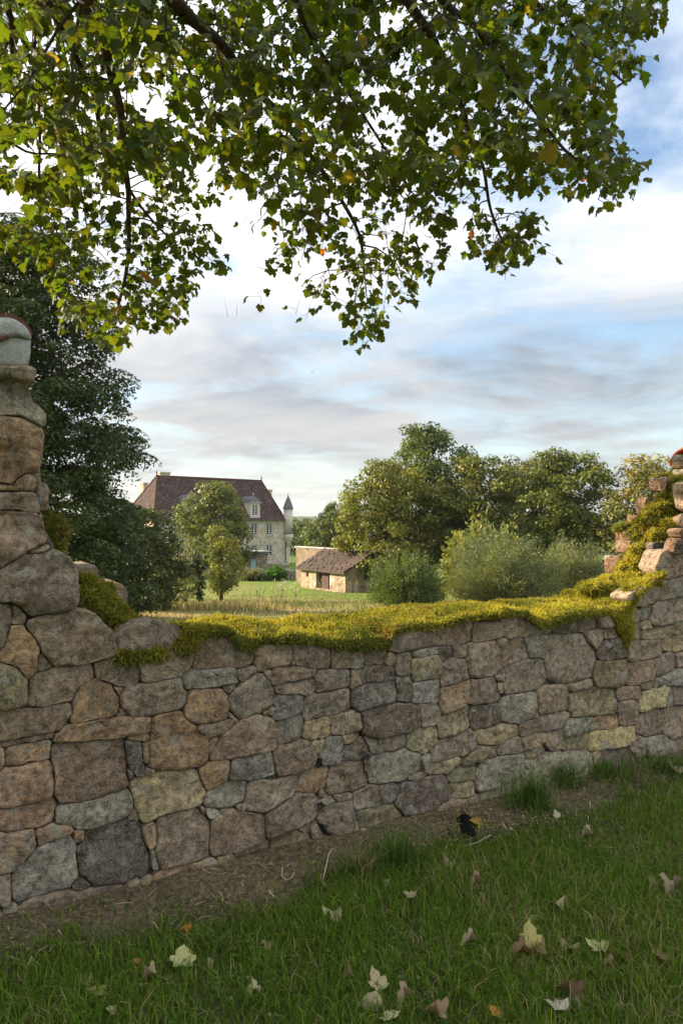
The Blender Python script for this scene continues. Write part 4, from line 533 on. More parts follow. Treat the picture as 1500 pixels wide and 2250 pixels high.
d 486 140 163 0 161 13 164 28 159 42 153 57 145 72 126 84 95 85 67 84 45 88 22 88 0 87 -21 84 -41 80 -64 81 -92 83 -117 78 -142 71 -144 53 -152 40 -160 27 -169 14 -179 0 -176 -15 -168 -28 -155 -41 -143 -53 -133 -67 -121 -80 -95 -85 -70 -88 -45 -88 -22 -89 0 -93 23 -92 45 -89 69 -88 86 -77 104 -69 123 -62 153 -57 170 -45 171 -29 165 -14
m 743 198 83 0 83 6 87 13 90 21 86 28 78 34 60 35 45 35 31 35 19 34 10 34 0 35 -11 37 -23 39 -37 42 -49 39 -59 35 -65 29 -73 24 -84 20 -95 14 -100 7 -100 0 -96 -7 -92 -14 -88 -20 -82 -27 -70 -31 -53 -31 -39 -31 -31 -34 -19 -34 -10 -34 0 -37 11 -37 21 -37 34 -38 49 -39 66 -39 85 -37 83 -27 83 -19 84 -12 83 -6
y 744 119 88 0 84 7 82 14 82 22 81 30 74 37 56 37 41 37 29 37 18 36 9 36 0 37 -10 41 -20 40 -33 42 -50 45 -69 46 -89 44 -94 35 -93 25 -90 15 -90 7 -87 0 -83 -7 -81 -14 -77 -20 -67 -25 -63 -31 -54 -36 -42 -38 -32 -40 -22 -44 -12 -47 0 -47 12 -47 24 -47 34 -43 48 -43 65 -44 79 -40 86 -32 89 -24 89 -15 88 -7
p 715 13 151 0 154 12 151 24 146 36 143 50 137 64 97 61 71 60 47 56 30 56 16 59 0 63 -18 68 -43 79 -63 75 -77 65 -102 63 -120 56 -139 48 -147 36 -138 22 -133 10 -133 0 -132 -10 -133 -21 -133 -33 -132 -46 -124 -58 -116 -72 -88 -74 -62 -73 -41 -76 -20 -76 0 -73 18 -69 35 -64 52 -62 68 -57 86 -53 105 -49 123 -43 138 -34 146 -23 150 -12
m 992 29 141 0 142 11 145 24 145 37 134 48 118 57 104 67 82 71 55 67 33 63 16 63 0 59 -15 59 -31 59 -45 55 -64 56 -86 56 -106 52 -121 43 -130 33 -129 21 -126 10 -123 0 -119 -10 -121 -20 -123 -31 -121 -43 -118 -57 -114 -74 -97 -84 -63 -77 -39 -73 -18 -69 0 -61 15 -59 28 -54 42 -52 55 -48 69 -45 82 -40 99 -35 118 -30 132 -22 138 -11
l 1349 155 125 0 124 10 125 21 125 32 132 47 127 61 101 65 74 65 50 62 34 64 17 65 0 61 -15 57 -27 52 -40 49 -55 48 -72 46 -95 46 -128 46 -155 40 -155 25 -150 12 -137 0 -112 -9 -104 -17 -100 -25 -98 -35 -95 -46 -98 -63 -82 -71 -59 -72 -37 -71 -17 -67 0 -67 17 -67 36 -68 52 -64 70 -61 86 -56 99 -48 110 -39 117 -30 121 -20 124 -10
l 1191 95 58 0 59 11 55 22 54 35 47 46 34 52 21 56 6 52 -5 41 -13 36 -21 32 -29 28 -38 24 -47 18 -59 11 -78 0 -69 -13 -54 -21 -49 -31 -38 -37 -28 -43 -18 -49 -7 -54 7 -58 19 -51 28 -42 35 -34 39 -25 44 -17 52 -10
l 1615 100 135 0 130 14 131 29 127 44 115 56 100 65 88 76 72 84 53 88 36 92 17 91 0 91 -18 95 -37 96 -58 95 -83 97 -118 103 -136 89 -138 67 -137 47 -141 31 -143 16 -141 0 -135 -15 -125 -28 -109 -38 -101 -49 -88 -58 -77 -67 -65 -77 -54 -89 -43 -111 -21 -113 0 -109 20 -105 39 -100 59 -98 82 -96 101 -88 114 -75 127 -62 142 -49 153 -34 142 -15
g 1562 338 65 0 64 7 64 14 68 24 71 35 63 42 49 43 39 46 27 46 17 46 9 50 0 53 -11 57 -20 53 -30 50 -39 47 -48 43 -52 35 -56 28 -63 22 -67 15 -70 8 -74 0 -72 -8 -68 -15 -68 -24 -68 -34 -64 -43 -56 -50 -39 -47 -27 -45 -16 -42 -8 -46 0 -47 9 -46 17 -46 27 -46 39 -47 53 -47 67 -45 69 -34 68 -24 64 -14 64 -7
p 384 -14 193 0 192 11 193 22 194 34 192 47 177 58 143 63 100 59 74 62 48 63 24 63 0 66 -26 70 -51 66 -74 62 -99 59 -126 55 -158 52 -185 45 -190 33 -190 21 -194 11 -195 0 -194 -11 -194 -22 -193 -34 -186 -46 -170 -56 -151 -66 -113 -67 -80 -67 -49 -63 -24 -63 0 -63 22 -59 45 -58 70 -58 94 -56 126 -55 162 -53 198 -48 201 -35 197 -22 193 -11
d 272 189 61 0 65 12 64 24 54 32 41 38 28 40 16 40 5 39 -5 39 -17 43 -30 44 -47 44 -61 37 -59 22 -54 10 -51 0 -50 -9 -50 -18 -50 -30 -45 -42 -31 -45 -18 -46 -6 -48 6 -49 19 -49 31 -44 38 -35 45 -27 50 -18 57 -10
n 1556 474 19 0 18 7 19 16 19 27 19 42 16 54 9 58 3 57 -3 57 -9 57 -15 52 -18 40 -19 27 -19 16 -17 7 -17 0 -21 -9 -22 -19 -24 -34 -18 -41 -13 -46 -8 -47 -3 -58 3 -62 9 -58 16 -54 19 -42 19 -27 19 -16 18 -7
m 1379 27 159 0 150 9 143 18 131 25 122 33 111 41 102 50 93 61 71 66 45 65 21 62 0 58 -19 58 -39 57 -58 54 -81 54 -110 54 -136 50 -145 40 -145 28 -149 19 -148 9 -149 0 -152 -9 -153 -19 -152 -30 -156 -43 -147 -54 -122 -60 -85 -56 -59 -55 -38 -55 -19 -56 0 -51 17 -50 35 -51 51 -47 72 -48 97 -48 121 -45 161 -44 185 -36 186 -23 174 -11
n 786 242 58 0 50 6 41 11 26 15 6 11 -5 9 -12 7 -26 7 -61 7 -83 0 -50 -6 -30 -8 -13 -7 -4 -6 4 -6 13 -7 31 -8 61 -7
n 166 441 29 0 28 8 33 19 29 28 21 31 15 35 9 36 3 35 -3 35 -9 36 -19 44 -35 52 -32 31 -21 12 -16 5 -11 0 -12 -3 -9 -6 -8 -8 -8 -12 -9 -20 -5 -22 -2 -25 3 -32 9 -36 19 -43 25 -37 25 -25 28 -17 28 -8
d 146 347 13 0 13 8 13 19 11 31 3 29 -3 28 -9 26 -16 23 -9 5 -7 0 -8 -5 -9 -12 -8 -25 -4 -34 4 -37 10 -29 10 -14 10 -6
n 451 242 61 0 45 8 37 15 26 22 7 18 -5 15 -17 15 -30 12 -52 9 -53 0 -56 -10 -41 -17 -22 -19 -6 -18 5 -15 17 -15 28 -12 56 -10
p 1701 939 84 0 81 9 80 18 76 26 73 35 69 45 60 52 46 54 33 54 22 56 11 56 0 57 -11 56 -22 57 -36 60 -48 57 -59 52 -69 45 -78 38 -81 28 -79 17 -78 8 -79 0 -78 -8 -75 -17 -74 -26 -74 -36 -71 -46 -67 -58 -51 -60 -38 -63 -23 -59 -11 -56 0 -55 10 -52 20 -51 29 -47 41 -48 55 -48 73 -48 83 -40 86 -29 85 -19 84 -9
p 1870 935 84 0 81 7 79 14 76 21 72 27 66 34 55 37 41 38 32 41 20 40 10 42 0 45 -11 45 -23 45 -34 45 -45 41 -55 38 -63 32 -72 27 -81 22 -83 15 -84 7 -79 0 -80 -7 -80 -14 -80 -22 -79 -30 -74 -38 -58 -40 -44 -40 -33 -43 -19 -39 -10 -39 0 -39 10 -39 19 -38 28 -36 39 -36 58 -39 70 -36 84 -32 87 -24 87 -15 85 -7
p 1757 843 69 0 68 8 69 17 68 26 69 37 67 48 51 49 39 50 29 52 16 45 8 44 0 45 -8 44 -16 44 -24 44 -33 42 -44 42 -53 38 -68 36 -85 32 -86 21 -78 9 -71 0 -66 -8 -59 -14 -55 -21 -51 -27 -45 -32 -39 -38 -31 -40 -26 -46 -19 -55 -10 -59 0 -71 14 -81 22 -63 26 -47 30 -39 36 -35 41 -30 48 -26 54 -20 64 -16 71 -8
n 1884 860 54 0 51 8 50 16 47 24 41 33 29 36 16 35 5 33 -5 32 -14 32 -26 32 -41 32 -50 26 -54 17 -54 8 -53 0 -54 -8 -54 -17 -50 -26 -42 -34 -26 -32 -14 -32 -5 -32 5 -32 14 -32 26 -32 39 -32 53 -28 57 -18 54 -8
d 1915 761 127 0 130 10 131 21 134 34 127 45 116 56 99 64 78 67 59 72 39 74 17 64 0 63 -16 63 -33 63 -52 64 -69 60 -92 59 -108 52 -121 43 -128 33 -129 21 -133 11 -140 0 -144 -12 -144 -24 -140 -35 -128 -46 -112 -54 -90 -58 -70 -61 -53 -65 -34 -65 -17 -65 0 -65 17 -65 34 -65 54 -66 75 -65 101 -65 125 -60 130 -46 127 -32 127 -21 123 -10
m 1904 613 149 0 150 13 149 26 149 41 149 58 141 74 114 79 84 79 60 79 38 78 19 79 0 79 -19 79 -38 79 -64 84 -96 90 -126 87 -138 72 -142 55 -146 40 -154 27 -158 14 -159 0 -158 -14 -154 -27 -146 -40 -141 -55 -126 -66 -107 -74 -80 -75 -59 -77 -40 -81 -20 -83 0 -85 22 -90 46 -94 68 -90 91 -85 112 -78 134 -70 146 -56 149 -41 149 -26 150 -13
p 2080 885 102 0 99 8 97 16 91 24 61 25 38 24 20 23 5 19 -5 19 -18 20 -31 20 -51 21 -88 23 -93 15 -92 7 -89 0 -88 -7 -86 -14 -83 -22 -74 -30 -52 -33 -24 -27 -6 -21 6 -20 19 -22 34 -22 46 -19 68 -18 89 -14 101 -8
n 2082 957 85 0 85 8 89 18 87 27 73 32 61 36 53 41 44 47 33 49 23 54 13 59 0 63 -13 63 -25 57 -34 51 -44 47 -51 40 -61 36 -72 31 -82 25 -87 17 -86 8 -87 0 -86 -8 -83 -17 -83 -26 -82 -36 -75 -44 -63 -49 -47 -50 -33 -49 -21 -49 -10 -49 0 -49 10 -49 20 -45 31 -45 43 -46 59 -46 77 -45 87 -38 85 -26 85 -17 84 -8
g 2226 962 55 0 56 10 55 21 59 37 51 50 34 50 17 46 6 46 -5 42 -14 38 -23 34 -32 31 -41 26 -49 19 -52 10 -56 0 -56 -10 -57 -22 -55 -34 -49 -47 -33 -50 -17 -46 -6 -46 5 -43 16 -42 25 -37 32 -31 39 -25 44 -17 51 -9
n 2203 1066 147 0 146 10 147 20 149 31 150 44 140 55 112 59 83 58 59 58 38 58 18 58 0 57 -18 58 -37 58 -54 54 -71 50 -86 45 -100 39 -117 34 -132 27 -149 20 -167 11 -172 0 -167 -11 -154 -20 -142 -29 -133 -39 -117 -46 -98 -51 -78 -55 -61 -61 -43 -66 -22 -69 0 -67 19 -59 35 -55 52 -52 72 -51 83 -44 107 -42 130 -38 145 -30 147 -20 146 -10
n 2437 1093 81 0 80 9 80 19 81 30 77 41 77 54 71 67 56 71 38 67 23 63 11 63 0 59 -11 60 -22 62 -34 60 -44 56 -55 52 -63 44 -68 36 -75 28 -78 19 -79 9 -82 0 -82 -10 -83 -20 -86 -32 -83 -43 -83 -58 -69 -65 -51 -65 -36 -65 -22 -61 -11 -60 0 -60 10 -56 21 -57 32 -57 45 -57 57 -54 70 -49 73 -38 77 -29 77 -18 80 -9
p 2498 1257 151 0 152 14 152 29 148 44 144 60 131 74 111 83 90 91 65 93 43 95 21 95 0 95 -21 95 -43 95 -64 91 -85 86 -106 80 -123 70 -132 55 -137 41 -144 28 -152 14 -161 0 -167 -16 -163 -31 -152 -45 -141 -59 -127 -72 -109 -82 -92 -93 -70 -100 -44 -97 -20 -93 0 -90 21 -95 40 -88 57 -82 80 -81 104 -78 136 -77 151 -63 152 -45 152 -29 152 -14
g 2593 1105 64 0 60 9 60 18 62 28 72 47 73 63 67 78 51 79 33 73 21 72 10 70 0 70 -9 67 -20 68 -30 67 -43 67 -52 60 -64 56 -74 48 -75 35 -75 22 -71 10 -71 0 -70 -10 -70 -21 -75 -35 -79 -51 -73 -64 -57 -66 -41 -65 -29 -65 -20 -68 -10 -68 0 -69 10 -68 21 -72 33 -74 49 -76 65 -75 69 -61 66 -43 65 -30 66 -19 64 -9
p 2477 951 208 0 205 13 205 26 205 41 203 57 186 71 154 78 120 82 89 85 57 86 28 85 0 82 -26 81 -52 77 -76 73 -108 74 -145 73 -181 69 -187 53 -191 38 -191 25 -191 12 -195 0 -203 -13 -217 -28 -211 -42 -203 -57 -193 -73 -159 -81 -123 -84 -87 -84 -56 -84 -26 -80 0 -79 24 -72 48 -72 72 -69 100 -68 129 -65 171 -65 209 -59 209 -42 209 -27 208 -13
y 2228 886 41 0 42 6 40 13 36 19 33 26 24 30 14 30 4 30 -4 27 -12 26 -20 25 -28 22 -41 21 -46 15 -46 7 -43 0 -42 -6 -42 -14 -41 -22 -37 -30 -24 -30 -12 -26 -3 -23 3 -23 10 -23 18 -23 29 -23 44 -23 53 -17 46 -7
y 2334 829 145 0 144 7 144 14 148 23 147 32 136 39 94 36 68 36 49 36 31 35 15 34 0 35 -17 39 -35 39 -49 36 -62 32 -83 32 -107 31 -124 27 -142 22 -148 15 -150 7 -150 0 -147 -7 -148 -15 -147 -22 -142 -31 -119 -35 -89 -35 -71 -37 -52 -38 -34 -38 -16 -38 0 -37 16 -38 36 -41 56 -41 67 -35 79 -31 93 -27 123 -26 143 -22 144 -14 144 -7
y 2577 842 89 0 89 7 89 14 88 21 89 30 84 38 70 43 53 44 37 43 22 39 10 38 0 39 -10 38 -22 39 -33 38 -43 35 -59 36 -76 35 -82 28 -89 21 -90 14 -94 7 -95 0 -94 -7 -94 -14 -94 -23 -94 -32 -83 -38 -64 -39 -47 -39 -33 -38 -21 -37 -10 -37 0 -37 10 -37 21 -37 34 -39 51 -42 68 -41 77 -35 81 -27 88 -21 89 -14 89 -7
n 2108 831 71 0 71 8 73 17 76 29 63 36 37 33 21 33 6 29 -6 29 -19 29 -32 28 -45 26 -67 25 -79 18 -89 10 -92 0 -84 -9 -70 -16 -63 -23 -55 -32 -37 -33 -20 -32 -7 -32 7 -32 20 -32 37 -33 56 -32 72 -27 73 -17 74 -8
p 2208 732 167 0 166 10 162 21 165 33 162 45 150 57 114 57 84 57 60 58 41 60 20 60 0 61 -21 64 -43 64 -67 64 -95 65 -128 65 -152 58 -157 44 -161 32 -165 21 -166 10 -161 0 -162 -10 -158 -20 -161 -32 -157 -44 -149 -56 -128 -64 -91 -62 -63 -60 -41 -61 -20 -60 0 -63 21 -63 41 -61 63 -60 90 -61 114 -57 141 -53 168 -47 176 -35 173 -22 167 -10
y 2528 746 141 0 138 9 137 18 134 27 130 37 124 48 101 52 79 55 56 55 36 54 18 54 0 55 -18 54 -36 54 -56 55 -80 55 -105 54 -123 48 -136 39 -142 29 -149 20 -154 10 -151 0 -150 -10 -149 -20 -145 -30 -136 -39 -111 -43 -91 -47 -67 -46 -48 -47 -33 -50 -19 -60 0 -58 19 -58 36 -55 55 -54 78 -54 105 -54 130 -50 141 -40 152 -31 149 -20 146 -9
p 2177 593 125 0 124 11 121 23 121 36 118 49 116 65 101 75 75 75 51 71 33 72 16 72 0 75 -17 75 -34 75 -54 76 -75 75 -97 72 -118 66 -119 49 -120 35 -119 22 -118 11 -119 0 -118 -11 -119 -23 -124 -36 -129 -53 -123 -69 -98 -73 -73 -73 -55 -77 -35 -77 -17 -76 0 -70 15 -69 32 -70 49 -69 66 -66 89 -66 116 -65 125 -52 136 -40 132 -25 128 -12
n 2413 622 109 0 112 11 112 22 108 33 105 45 100 58 85 65 71 73 51 73 33 74 15 69 0 65 -13 61 -26 58 -40 58 -52 54 -66 50 -81 46 -98 42 -114 35 -115 22 -114 11 -111 0 -110 -10 -107 -21 -104 -32 -103 -44 -96 -55 -87 -67 -73 -75 -53 -77 -31 -71 -14 -66 0 -63 13 -61 26 -59 38 -55 53 -55 67 -52 82 -47 101 -43 107 -33 109 -21 108 -10
p 2609 632 81 0 80 8 80 17 77 26 76 36 71 45 62 52 49 56 36 57 23 56 11 56 0 55 -11 56 -23 56 -35 56 -47 53 -62 52 -82 52 -90 42 -83 28 -82 18 -79 8 -79 0 -82 -9 -83 -18 -83 -27 -86 -40 -78 -49 -59 -50 -47 -53 -33 -52 -21 -52 -10 -52 0 -53 11 -56 23 -56 36 -57 50 -56 68 -57 82 -52 86 -40 84 -28 84 -18 81 -8
g 2532 519 133 0 131 8 129 17 126 25 122 35 121 46 104 53 83 57 60 58 38 58 19 60 0 61 -18 56 -35 52 -51 49 -65 45 -81 41 -98 38 -120 34 -147 30 -169 22 -166 11 -159 0 -155 -10 -153 -20 -142 -29 -117 -33 -105 -40 -86 -44 -69 -48 -50 -48 -34 -52 -17 -52 0 -51 17 -53 37 -56 58 -56 82 -56 111 -57 135 -52 141 -40 138 -28 137 -18 134 -9
y 2235 501 55 0 58 7 59 14 60 24 40 25 25 24 14 23 4 19 -4 19 -12 20 -21 20 -33 20 -50 20 -60 15 -60 7 -57 0 -56 -7 -56 -14 -49 -19 -37 -22 -25 -24 -15 -25 -5 -24 5 -24 15 -25 26 -25 35 -21 42 -17 51 -12 54 -6
l 2333 511 37 0 36 7 32 13 29 19 26 25 19 29 11 29 4 32 -4 33 -13 36 -21 32 -27 27 -31 20 -31 12 -34 6 -35 0 -34 -7 -37 -15 -36 -23 -31 -31 -20 -31 -11 -30 -3 -27 3 -27 10 -27 18 -27 26 -26 36 -23 44 -17 40 -8
p 2069 476 116 0 109 7 104 15 104 23 99 31 88 37 67 37 49 37 39 41 25 40 12 39 0 41 -12 40 -29 48 -46 48 -64 48 -81 45 -98 41 -114 35 -116 25 -112 16 -111 8 -110 0 -107 -7 -107 -15 -102 -22 -98 -30 -90 -37 -74 -41 -55 -41 -38 -40 -24 -40 -11 -36 0 -35 12 -39 27 -44 46 -48 65 -48 87 -48 100 -41 107 -33 112 -24 112 -16 113 -8
Y 2294 413 117 0 128 11 137 23 150 40 149 56 130 65 111 75 83 75 53 67 32 64 16 64 0 70 -16 67 -30 60 -46 59 -66 60 -94 63 -107 54 -107 40 -108 29 -119 20 -128 11 -131 0 -136 -11 -135 -23 -136 -36 -135 -51 -130 -65 -110 -74 -85 -77 -61 -77 -35 -69 -16 -65 0 -61 15 -61 30 -59 49 -62 72 -65 98 -66 101 -51 104 -39 108 -29 108 -18 112 -9
g 2447 397 35 0 32 9 32 18 31 29 30 44 28 62 18 73 6 69 -4 48 -10 41 -14 32 -19 27 -25 23 -29 16 -34 9 -40 0 -42 -12 -49 -28 -45 -42 -33 -48 -22 -48 -12 -49 -4 -48 4 -45 11 -45 20 -45 31 -44 39 -37 36 -21 35 -10
p 2585 399 97 0 96 10 96 20 93 29 91 41 85 51 76 61 56 61 40 61 26 62 13 61 0 61 -13 62 -27 65 -43 66 -60 65 -82 66 -105 63 -106 48 -104 33 -103 21 -102 10 -99 0 -98 -10 -98 -20 -96 -31 -95 -42 -85 -51 -65 -52 -51 -55 -37 -56 -24 -58 -12 -60 0 -63 13 -64 28 -67 46 -71 66 -72 92 -74 100 -60 101 -45 100 -32 100 -20 97 -10
m 1768 454 194 0 190 13 185 26 183 40 180 56 160 67 128 72 100 75 75 79 50 83 26 88 0 94 -27 91 -53 87 -82 87 -116 87 -156 87 -191 80 -190 59 -190 42 -191 27 -190 13 -191 0 -190 -13 -192 -27 -204 -45 -200 -62 -163 -68 -127 -71 -95 -72 -71 -75 -47 -78 -24 -82 0 -85 24 -82 49 -81 78 -83 115 -87 167 -93 192 -81 194 -60 196 -43 201 -29 205 -14
n 2066 351 89 0 88 11 88 23 87 36 85 49 76 60 65 68 51 73 39 77 26 81 13 84 0 84 -13 80 -26 81 -41 81 -57 81 -76 80 -79 62 -80 47 -80 33 -84 22 -85 11 -91 0 -95 -12 -92 -25 -91 -38 -87 -51 -79 -62 -64 -67 -52 -74 -38 -76 -26 -79 -13 -83 0 -79 13 -80 25 -79 38 -76 53 -75 68 -71 80 -63 88 -52 93 -39 95 -25 95 -12
o 1869 321 101 0 100 7 98 15 98 23 93 31 81 36 66 39 49 39 35 40 25 44 12 43 0 43 -13 47 -27 48 -42 47 -59 48 -75 45 -97 44 -103 34 -102 24 -102 15 -102 8 -103 0 -102 -8 -102 -15 -102 -24 -98 -32 -76 -34 -62 -37 -48 -38 -36 -41 -23 -41 -12 -43 0 -45 13 -45 25 -44 40 -46 57 -46 76 -46 100 -45 111 -37 106 -25 102 -15 100 -7
l 1696 332 65 0 66 10 65 21 61 32 46 37 29 37 17 39 6 41 -6 44 -20 45 -38 48 -57 46 -63 33 -65 21 -66 10 -67 0 -66 -10 -62 -20 -62 -32 -50 -40 -32 -40 -18 -41 -6 -41 6 -41 18 -41 35 -44 54 -44 65 -34 66 -21 66 -10
m 1611 242 107 0 106 8 106 16 106 25 107 35 105 46 81 47 60 48 42 47 27 46 13 47 0 47 -13 47 -27 46 -42 47 -64 51 -80 47 -99 43 -112 36 -114 26 -113 17 -112 8 -113 0 -112 -8 -113 -17 -114 -26 -112 -36 -97 -43 -73 -43 -54 -43 -38 -42 -24 -42 -12 -41 0 -41 13 -45 27 -46 45 -49 65 -51 100 -58 107 -47 107 -35 106 -25 106 -16 106 -8
Y 1916 216 203 0 199 10 198 21 202 34 202 47 168 53 124 52 100 57 79 63 47 58 22 57 0 56 -22 57 -46 57 -76 61 -115 65 -163 68 -191 60 -194 45 -194 32 -194 21 -194 10 -193 0 -194 -10 -194 -21 -194 -32 -196 -46 -178 -56 -129 -54 -105 -59 -68 -54 -46 -57 -23 -57 0 -61 24 -61 52 -65 86 -69 118 -67 152 -64 169 -53 189 -44 201 -33 205 -22 206 -11
n 2275 260 123 0 124 12 123 24 123 37 124 53 122 70 105 80 83 85 61 88 39 89 19 89 0 85 -18 81 -34 76 -51 73 -70 72 -91 69 -106 61 -113 48 -116 35 -129 25 -143 14 -149 0 -155 -15 -155 -30 -147 -44 -124 -53 -105 -60 -85 -65 -70 -72 -54 -78 -37 -84 -18 -83 0 -79 17 -79 35 -79 55 -80 81 -84 109 -83 123 -70 124 -53 123 -37 123 -24 124 -12
p 2542 236 131 0 137 15 149 34 148 53 146 73 125 84 99 89 76 92 56 95 36 96 18 99 0 103 -19 104 -41 108 -65 111 -92 112 -120 108 -139 93 -140 70 -140 50 -139 32 -140 16 -141 0 -140 -16 -139 -32 -140 -50 -135 -68 -116 -78 -99 -88 -80 -97 -64 -109 -43 -113 -20 -109 0 -102 19 -105 39 -104 62 -105 90 -108 120 -108 138 -93 137 -68 136 -48 135 -31 132 -15
g 2366 84 159 0 156 14 147 27 131 37 109 44 95 52 80 58 67 65 53 73 38 81 20 88 0 89 -20 89 -44 93 -68 93 -95 92 -117 84 -129 70 -139 56 -144 41 -145 27 -148 13 -149 0 -148 -13 -143 -26 -130 -37 -116 -47 -104 -56 -90 -65 -80 -78 -62 -84 -41 -88 -20 -89 0 -91 21 -92 41 -87 59 -80 78 -76 99 -72 119 -64 142 -57 169 -48 171 -31 164 -15
n 2160 123 57 0 62 10 66 22 76 38 70 50 58 56 46 59 37 64 27 66 18 68 9 72 0 77 -10 79 -20 76 -30 72 -37 64 -43 55 -51 49 -60 43 -73 37 -82 27 -81 13 -75 0 -70 -11 -62 -20 -56 -28 -51 -36 -43 -41 -37 -48 -32 -54 -26 -64 -20 -74 -11 -87 0 -90 11 -88 22 -84 32 -78 43 -74 54 -69 58 -56 55 -39 54 -27 54 -18 58 -9
p 1974 66 151 0 144 12 131 22 123 32 115 42 109 53 102 67 89 78 67 82 41 80 21 82 0 83 -21 83 -45 86 -73 91 -103 91 -138 90 -161 79 -168 61 -171 44 -172 28 -169 14 -173 0 -175 -14 -167 -28 -144 -37 -120 -43 -103 -50 -85 -55 -68 -60 -53 -66 -36 -70 -19 -75 0 -81 23 -90 49 -95 76 -94 104 -91 140 -91 174 -85 182 -66 179 -46 172 -28 160 -13
y 1778 117 19 0 20 6 25 16 31 33 24 40 17 43 10 44 3 42 -3 39 -9 40 -16 40 -24 40 -33 35 -32 21 -28 9 -28 0 -24 -7 -24 -15 -21 -22 -17 -28 -14 -34 -10 -43 -3 -48 4 -52 12 -55 21 -52 24 -40 24 -25 21 -14 20 -6
n 2606 81 71 0 68 7 67 14 67 22 67 31 63 39 51 43 38 43 27 43 19 47 9 46 0 47 -9 46 -19 47 -29 46 -42 47 -61 51 -76 48 -84 39 -87 29 -79 17 -77 8 -76 0 -73 -8 -71 -15 -69 -23 -64 -30 -55 -34 -45 -37 -34 -38 -26 -41 -17 -42 -9 -45 0 -45 10 -50 21 -53 37 -58 55 -61 69 -57 72 -45 71 -33 71 -23 71 -15 72 -7
n 2220 -9 66 0 61 12 54 22 46 30 35 35 27 43 18 50 7 56 -7 56 -19 53 -32 49 -42 42 -57 37 -61 24 -58 11 -54 0 -57 -11 -58 -23 -54 -35 -45 -45 -31 -48 -17 -46 -5 -46 6 -47 19 -51 33 -51 47 -47 54 -35 58 -23 62 -12
n 1973 389 9 0 9 7 10 17 10 34 4 41 -2 27 -5 18 -7 12 -7 5 -7 0 -7 -5 -8 -14 -9 -32 -3 -36 3 -32 6 -22 6 -10 7 -5
n 1647 570 103 0 102 8 99 16 94 25 78 31 50 31 25 28 8 26 -7 23 -21 23 -36 23 -51 21 -88 23 -114 19 -112 9 -108 0 -101 -8 -97 -16 -89 -24 -75 -30 -43 -27 -23 -26 -8 -26 8 -26 23 -26 42 -26 65 -26 88 -23 99 -16 102 -8
l -1456 2000 79 0 71 8 69 16 67 24 66 33 62 42 58 52 50 61 39 66 27 72 14 76 0 84 -16 85 -32 85 -49 83 -67 81 -86 77 -97 66 -98 49 -99 35 -98 22 -98 11 -97 0 -98 -11 -98 -22 -99 -35 -97 -48 -86 -58 -67 -60 -47 -57 -33 -56 -21 -55 -10 -56 0 -55 10 -56 21 -55 35 -60 60 -73 104 -94 121 -81 122 -61 120 -43 106 -24 94 -11
o -1455 1820 109 0 110 18 112 38 113 60 107 80 88 89 72 97 58 104 44 112 29 115 15 119 0 119 -15 120 -30 119 -47 119 -65 118 -95 126 -110 110 -111 83 -103 54 -88 30 -87 15 -87 0 -87 -15 -87 -29 -91 -48 -91 -68 -91 -92 -90 -120 -73 -131 -52 -133 -34 -133 -17 -136 0 -135 15 -120 27 -107 38 -96 51 -93 74 -99 93 -93 99 -74 105 -55 108 -37 109 -18
o -1439 1680 69 0 68 7 69 15 68 24 62 33 50 41 29 42 5 22 -3 13 -6 9 -8 7 -8 4 -6 2 -7 2 -21 2 -92 0 -98 -10 -96 -20 -72 -25 -47 -25 -30 -25 -16 -24 -5 -24 5 -24 16 -24 30 -24 42 -22 63 -22 65 -14 68 -7
p -1451 1616 88 0 85 6 85 12 81 18 80 26 77 33 65 37 48 37 34 37 22 37 10 36 0 37 -10 36 -22 37 -34 37 -48 37 -66 37 -89 38 -90 29 -91 20 -93 14 -94 7 -95 0 -94 -7 -94 -14 -94 -21 -93 -29 -76 -32 -58 -33 -42 -32 -29 -31 -19 -32 -9 -31 0 -31 9 -31 19 -32 33 -36 53 -41 78 -44 95 -41 97 -31 93 -21 93 -13 89 -6
p -1453 1485 119 0 116 16 114 33 110 49 104 65 94 80 74 83 58 88 43 91 28 94 14 94 0 95 -14 94 -28 95 -44 95 -62 94 -83 94 -93 79 -94 59 -89 40 -89 26 -88 12 -89 0 -88 -12 -89 -26 -89 -39 -89 -56 -89 -75 -86 -97 -83 -127 -60 -129 -35 -118 -16 -106 0 -93 13 -86 23 -77 33 -70 43 -65 51 -58 63 -54 78 -49 94 -42 113 -32 119 -17
n -1356 1431 29 0 37 8 35 18 21 21 3 10 -2 8 -6 7 -13 6 -15 3 -28 0 -46 -10 -31 -15 -15 -15 -3 -11 3 -10 10 -11 18 -9 22 -5
p -1362 1299 147 0 148 16 147 32 144 49 136 66 128 83 116 101 97 113 76 125 52 134 23 119 0 117 -22 114 -45 115 -64 105 -81 95 -96 83 -113 74 -130 63 -157 54 -178 39 -180 19 -177 0 -176 -19 -173 -38 -170 -58 -140 -68 -102 -66 -86 -75 -71 -83 -58 -95 -44 -114 -24 -125 0 -123 23 -119 46 -118 70 -116 98 -114 124 -107 141 -92 148 -72 152 -52 151 -33 151 -16
o -2288 107 214 0 211 55 208 120 156 171 70 172 0 171 -68 168 -149 163 -236 136 -237 61 -228 0 -219 -57 -206 -119 -136 -149 -66 -162 0 -173 77 -188 179 -196 214 -124 215 -56
y -1804 120 265 0 265 58 254 124 185 171 85 175 0 172 -83 172 -186 172 -268 131 -272 59 -268 0 -267 -58 -257 -126 -175 -162 -83 -171 0 -174 89 -184 195 -181 255 -124 262 -57
g -2236 459 292 0 297 61 297 138 186 163 91 178 0 176 -88 173 -189 166 -278 129 -282 59 -281 0 -278 -58 -270 -125 -209 -183 -95 -186 0 -182 90 -178 186 -163 276 -128 288 -60
